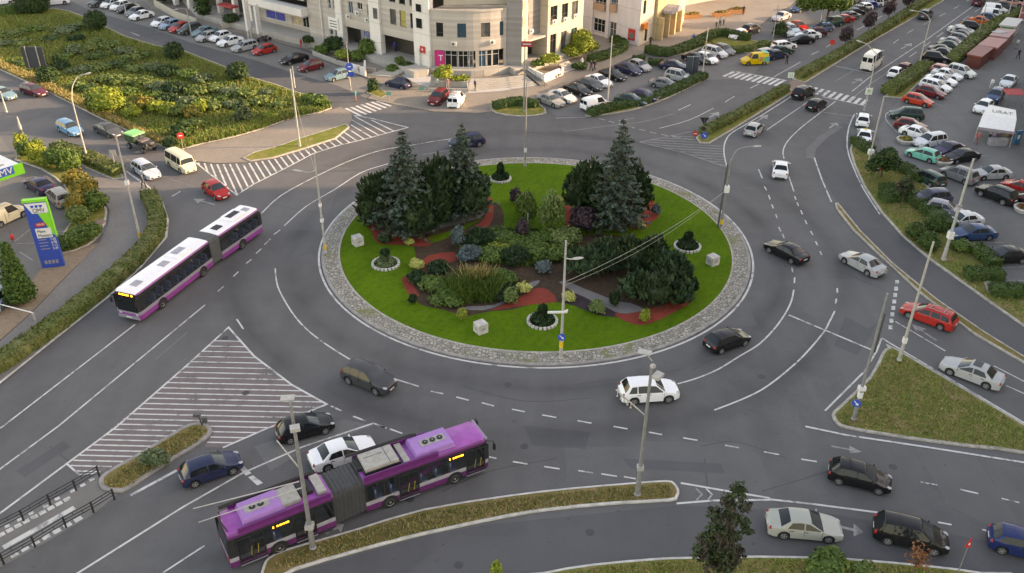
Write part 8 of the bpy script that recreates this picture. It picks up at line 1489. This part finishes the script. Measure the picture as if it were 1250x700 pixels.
# building planters
g = 'shrubs around the corner building'
for x, y, z, r_, h, lab, mm in ((394, 66, .2, 1.6, 1.6, 'green shrub at the left of the kerbed shrub bed', 'leaf_green'), (408, 64, .2, 2.0, 2.6, 'tall dark green shrub in the kerbed shrub bed', 'leaf_round'), (420, 72, .2, 1.7, 1.5, 'bright shrub in the middle of the kerbed shrub bed', 'leaf_bright'), (436, 74, .2, 1.7, 1.6, 'green shrub right of the slim blue sign post', 'leaf_green'), (450, 70, .2, 1.7, 3.0, 'tall green shrub under the emblem panel', 'leaf_green'), (480, 88, .1, 1.3, 1.2, 'green shrub right of the stairs', 'leaf_green'), (495, 83, .5, 1.6, .8, 'low dark green mat beside the ramp to the shops', 'leaf_hedge_dark'), (488, 79, .6, 1.0, 1.2, 'thin olive shrub under the ramp to the shops', 'leaf_olive'), (541.5, 99, .9, 1.5, 2.4, 'bright yellow-green shrub in the stepped planter', 'leaf_bright'), (562, 97, 1.0, 1.6, .4, 'low yellow-green mat right of the stepped planter shrub', 'leaf_bright'), (455, 114, .15, 1.0, 2.2, 'small dark green conifer on the kerb island by the zebra crossing', 'leaf_round'), (656, 80, 1.0, 1.3, .9, 'low green shrub in the white ramp planter', 'leaf_green'), (671, 78.5, 1.0, 1.9, 1.6, 'bright shrub in the white ramp planter', 'leaf_bright'), (697, 70, .3, 2.0, 2.0, 'bright yellow-green shrub left of the tall golden one', 'leaf_bright'), (710, 68, .3, 2.2, 4.2, 'tall golden-green shrub beside the right wing', 'leaf_bright'), (722, 63, .2, 1.4, 1.8, 'yellow-green shrub before the shop building window', 'leaf_bright'), (676, 94, .1, 1.2, .7, 'low dark shrub below the white ramp wall', 'leaf_hedge_dark'), (708, 84, .1, 1.4, 1.0, 'low dark shrub beside the right stairs', 'leaf_hedge_dark'), (376, 53, .9, 1.1, 1.3, 'small dark conifer-like shrub in a planter above the red-clad person', 'leaf_round'), (283, 28, .8, 1.8, 1.5, 'dark green shrub in the square planter by the awning', 'leaf_round'), (198, 4, .3, 1.3, 2.2, 'dark bush behind the cream garden wall', 'leaf_round'), (866, 57, .1, 1.3, .8, 'autumn tuft beside the plaza hedge', 'leaf_autumn'), (933, 57, .1, 1.4, 1.0, 'green tuft at the right of the grassy plaza corner', 'leaf_green')): bush(0, 0, r_, h, mm, lab, g, 'shrub', 'shrub', z, .9, .26, world=G(x, y, z))
t = tree(250, 24, 9, [(0, 0, 2+1.6*i, 1.5-.1*i, 1.4-.1*i, 1.3) for i in range(6)], 'leaf_round', 'dark climbing evergreens against the colonnade', n=3000, size=.3, trunk=.15, with_core=True, z=.1); q = MB(); p = G(281, 32, .1); q.box((0, 0, .5), (3.0, 2.0, 1.0), 0, .4); o = q.build('planter', 'render_cream'); o.location = p; tag(o, 'square cream planter below the red awning', 'planter'); q = MB(); p = G(377, 57, .1); q.box((0, 0, .4), (2.6, 1.2, .8), 0, .5); o = q.build('planter', 'concrete'); o.location = p; tag(o, 'pale planter beside the person in red', 'planter')
# ---- meadow shrubs
g = 'shrubs in the meadow'
ms = [(15, 40, 3.2, 1.2), (45, 34, 3.0, 1.3), (80, 36, 3.4, 1.4), (98, 30, 2.6, 1.2), (62, 45, 2.2, .8), (28, 52, 2.6, 1.2), (8, 52, 2.4, 1.2), (92, 46, 2.0, 1.0), (30, 76, 1.8, 1.4), (20, 74, 1.4, 1.3), (78, 70, 2.2, 1.5), (92, 62, 2.6, 1.7), (108, 60, 2.6, 1.8), (120, 68, 2.4, 1.5), (135, 55, 2.6, 1.5), (150, 62, 2.4, 1.4), (74, 80, 2.2, 1.4), (118, 50, 2.0, 1.2), (165, 70, 2.2, 1.6), (178, 66, 1.6, 1.3), (100, 84, 2.6, 1.2), (122, 82, 2.6, 1.3), (145, 78, 2.6, 1.4), (168, 84, 2.4, 1.3), (188, 82, 2.4, 1.5), (205, 88, 2.6, 1.6), (130, 96, 2.4, 1.4), (152, 98, 2.6, 1.5), (228, 92, 2.4, 1.8), (246, 96, 2.4, 1.6), (175, 100, 2.4, 1.5), (108, 108, 2.0, 1.4), (98, 104, 1.8, 1.6), (196, 106, 2.4, 1.6), (218, 108, 2.4, 1.7), (240, 112, 2.4, 1.7), (262, 108, 2.2, 1.6), (160, 112, 2.0, 1.3), (282, 112, 2.2, 1.6), (300, 116, 2.2, 1.7), (270, 122, 2.2, 1.5), (250, 126, 2.2, 1.5), (228, 124, 2.2, 1.5), (205, 122, 2.2, 1.6), (316, 124, 2.0, 1.6), (340, 128, 1.8, 1.3), (185, 118, 2.0, 1.4), (326, 112, 1.6, 1.2), (300, 128, 2.0, 1.3)]
kinds = ['leaf_olive', 'leaf_green', 'leaf_grey', 'leaf_juniper', 'leaf_olive', 'leaf_hedge_dark']; words = {'leaf_olive': 'olive', 'leaf_green': 'green', 'leaf_grey': 'grey-green', 'leaf_juniper': 'dark green', 'leaf_hedge_dark': 'deep green'}
lm = [('billboard', 44, 72), ('big dark corner bush', 42, 8), ('left round bush on the upper edge', 119, 28), ('middle round bush on the upper edge', 213, 63), ('right round bush on the upper edge', 291, 88), ('round bush below the billboard', 60, 92), ('curved street lamp', 96, 100), ('yellow-green thicket', 190, 135), ('withered little spruce', 297, 132), ('path corner pole', 360, 130)]
used = set()
for i, (x, y, r_, h) in enumerate(ms):
    mm = kinds[(i*7+i//3) % 6]; ds = sorted(((abs(x-a)*1.0+abs(y-b_)*1.6, n_, a, b_) for n_, a, b_ in lm)); 
    done = False
    for d_, n_, a, b_ in ds:
        dx, dy = x-a, y-b_; way = ('right of' if dx > 0 else 'left of') if abs(dx) > abs(dy)*1.8 else ('below' if dy > 0 else 'above'); 
        for far_ in ('close', 'well', 'far'):
            lab = f"{words[mm]} loose meadow shrub {far_ if far_ != 'close' else 'just'} {way} the {n_}"
            if (way, n_, words[mm], far_) not in used: used.add((way, n_, words[mm], far_)); done = True; break
        if done: break
    bush(x, y+4, r_*.86, h*.78, mm, lab, g, 'meadow_shrub', 'shrub', .13, .42, .30, k=.6)
for x, y, r_, h, lab, mm in ((131, 138, 2.6, 3.6, 'tall yellow-green bush beside the meadow kerb, above the charcoal saloon', 'leaf_bright'), (122, 134, 2.0, 2.6, 'dark green bush left of the tall yellow-green one', 'leaf_hedge_dark'), (161, 143, 1.5, 1.5, 'small bright bush near the meadow kerb', 'leaf_bright'), (178, 132, 1.6, 1.6, 'pale yellow bush at the left end of the thicket', 'leaf_autumn'), (192, 136, 1.6, 1.6, 'yellow-green bush in the left of the thicket', 'leaf_bright'), (206, 139, 1.6, 1.6, 'yellow-green bush in the middle of the thicket', 'leaf_bright'), (222, 142, 1.6, 1.7, 'olive bush in the middle of the thicket', 'leaf_olive'), (236, 144, 1.5, 1.6, 'pale yellow bush at the right of the thicket', 'leaf_autumn'), (246, 136, 1.6, 1.6, 'bright yellow-green bush at the right of the thicket', 'leaf_bright'), (241, 156, 1.4, 1.4, 'olive bush in front of the thicket', 'leaf_olive'), (263, 134, 1.5, 1.3, 'olive bush left of the withered little spruce', 'leaf_olive'), (280, 132, 1.4, 1.2, 'grey-green bush beside the withered little spruce', 'leaf_grey'), (223, 168, 1.8, 2.0, 'dark green bush behind the no-entry sign', 'leaf_hedge_dark'), (208, 180, 1.1, 1.3, 'small dark round bush above the cream minibus', 'leaf_round'), (330, 144, 1.3, .9, 'low yellow-green tuft at the meadow corner', 'leaf_bright'), (388, 130, 1.5, 1.6, 'bright green bush at the meadow tip by the zebra crossing', 'leaf_green'), (398, 131, 1.1, 1.0, 'small bush at the very tip of the meadow', 'leaf_green'), (378, 124, 1.2, 1.2, 'green bush behind the meadow tip', 'leaf_green')): bush(x, y, r_, h, mm, lab, 'bushes on the sunny side of the meadow', 'meadow_bush', 'shrub', .13, .7, .26)
conifer(297, 147, (295, 120), 1.3, 'leaf_grey', 'withered grey little spruce in the meadow', .13, 10)
def tufts(px, n, h, mat, name='tall_grass', z=.12): o = blades(px, n, h, mat, 'tall uncut grass covering the meadow', name, .5, .07, z, 'stuff'); o['category'] = 'grass'; return o
tufts([(2, 84), (38, 101), (122, 143), (200, 178), (247, 173), (320, 155), (390, 136), (402, 130), (380, 121), (310, 98), (226, 66), (154, 48), (85, 18), (0, 20)], 52000, .38, 'grass_tall')
o = blades([(213, 184), (247, 175), (285, 167), (320, 157), (356, 144), (390, 137), (404, 132), (398, 129), (350, 138), (310, 150), (250, 168), (215, 178)], 5000, .6, 'grass_tall', 'fringe of long yellow-green grass along the meadow path', 'grass_fringe', .4, .06, .12, 'stuff'); o['category'] = 'grass'
o = blades([(0, 84), (38, 101), (122, 143), (200, 178), (205, 174), (160, 154), (122, 134), (38, 92), (0, 76)], 5000, .6, 'leaf_dry', 'fringe of dry grass along the meadow kerb', 'grass_fringe', .4, .06, .12, 'stuff'); o['category'] = 'grass'

# rough grass on the verges, ground cover in the middle bed
def verge(px, n, h, mat, label): o = blades(px, n, h, mat, label, 'verge_grass', .55, .035, .12, 'stuff'); o['category'] = 'grass'
TRI = [(1086, 430), (1094, 430), (1250, 522), (1320, 562), (1250, 551), (1187, 544), (1110, 534), (1040, 522), (1024, 517), (1020, 508), (1062, 464)]; SPL = [(332, 695), (352, 676), (390, 664), (440, 649), (517, 627), (620, 610), (697, 601), (774, 594), (813, 591), (822, 600), (815, 609), (749, 612), (671, 620), (620, 628), (516, 650), (438, 670), (361, 692)]; BOT = [(640, 712), (723, 693), (800, 686), (930, 683), (1033, 686), (1136, 695), (1250, 712)]; STR = [(1043, 178), (1062, 190), (1100, 212), (1130, 228), (1120, 242), (1165, 292), (1210, 320), (1218, 342), (1250, 372), (1250, 396), (1170, 340), (1100, 285), (1058, 230), (1044, 200)]; LIT = [(252, 526), (240, 541), (205, 562), (158, 594), (130, 596), (126, 590), (168, 559), (207, 536), (240, 520)]
for P_, n_, w_ in ((TRI, 5200, 'triangular island'), (SPL, 4200, 'near splitter island'), (BOT, 3000, 'bottom verge'), (STR, 5200, 'green strip by the slip road'), (LIT, 1300, 'narrow grassy island')):
    verge(P_, int(n_*(.4 if w_[:2] in ('tr', 'gr') else .8)), .16, 'leaf_dry', 'dry straw-coloured blades on the '+w_); verge(P_, int(n_*(.8 if w_[:2] in ('tr', 'gr') else .45)), .14, 'leaf_olive', 'short green blades on the '+w_)
o = blades([(560, 292), (600, 284), (640, 280), (695, 286), (700, 316), (650, 326), (590, 322), (562, 310)], 8500, .5, 'leaf_green', 'bright green ground cover in the middle bed', 'ground_cover', .6, .07, .16, 'stuff'); o['category'] = 'ground cover'
# ================================================================ LIGHT
SUN_EL, SUN_AZ = 15.0, 4.0   # degrees: elevation; direction TO the sun, measured from +X towards +Y
sd = Vector((math.cos(R(SUN_EL))*math.cos(R(SUN_AZ)), math.cos(R(SUN_EL))*math.sin(R(SUN_AZ)), math.sin(R(SUN_EL))))
w = bpy.data.worlds.new('World'); S.world = w; w.use_nodes = True; nt = w.node_tree; bgn = nt.nodes['Background']; sky = nt.nodes.new('ShaderNodeTexSky'); sky.sky_type = 'NISHITA'; sky.sun_disc = False
sky.sun_elevation = R(SUN_EL); sky.sun_rotation = math.atan2(sd.x, sd.y); sky.air_density = 1.0; sky.dust_density = 1.0; sky.ozone_density = 1.0; nt.links.new(sky.outputs['Color'], bgn.inputs['Color']); bgn.inputs['Strength'].default_value = .15
ld = bpy.data.lights.new('sun', 'SUN'); ld.energy = 2.0; ld.angle = R(.6); ld.color = (1, .92, .79); lo = link('sun', ld); lo.rotation_euler = (-sd).to_track_quat('-Z', 'Y').to_euler(); lo['kind'] = 'helper'
for a in (('unseen long tall shade block nearest the camera beyond the right car park', 112, -60, 128, 100, 64), ('unseen mid-height shade block beside the long tall one beyond the right car park', 112, 100.2, 126, 119, 34), ('unseen slim shade tower between the other shade blocks beyond the right car park', 112, 119.2, 122, 124, 52), ('unseen lower shade block behind the slim tower beyond the right car park', 109, 124.2, 124, 160, 27), ('unseen low long shade block farthest up the avenue beyond the right car park', 109, 160.2, 122, 280, 14)): block('shade_block', *a)  # added shadow casters out of view, heights and gaps chosen for the light bands
S.view_settings.view_transform = 'Standard'; S.view_settings.look = 'None'; S.view_settings.exposure = 2.2; S.view_settings.use_white_balance = True; S.view_settings.white_balance_temperature = 10500; S.view_settings.white_balance_tint = 22; S.view_settings.gamma = 1.0; S.view_settings.use_curve_mapping = False
S.render.engine = 'CYCLES'; S.cycles.transparent_max_bounces = 8; S.cycles.max_bounces = 6; S.cycles.diffuse_bounces = 3; S.cycles.glossy_bounces = 3; S.cycles.use_denoising = True
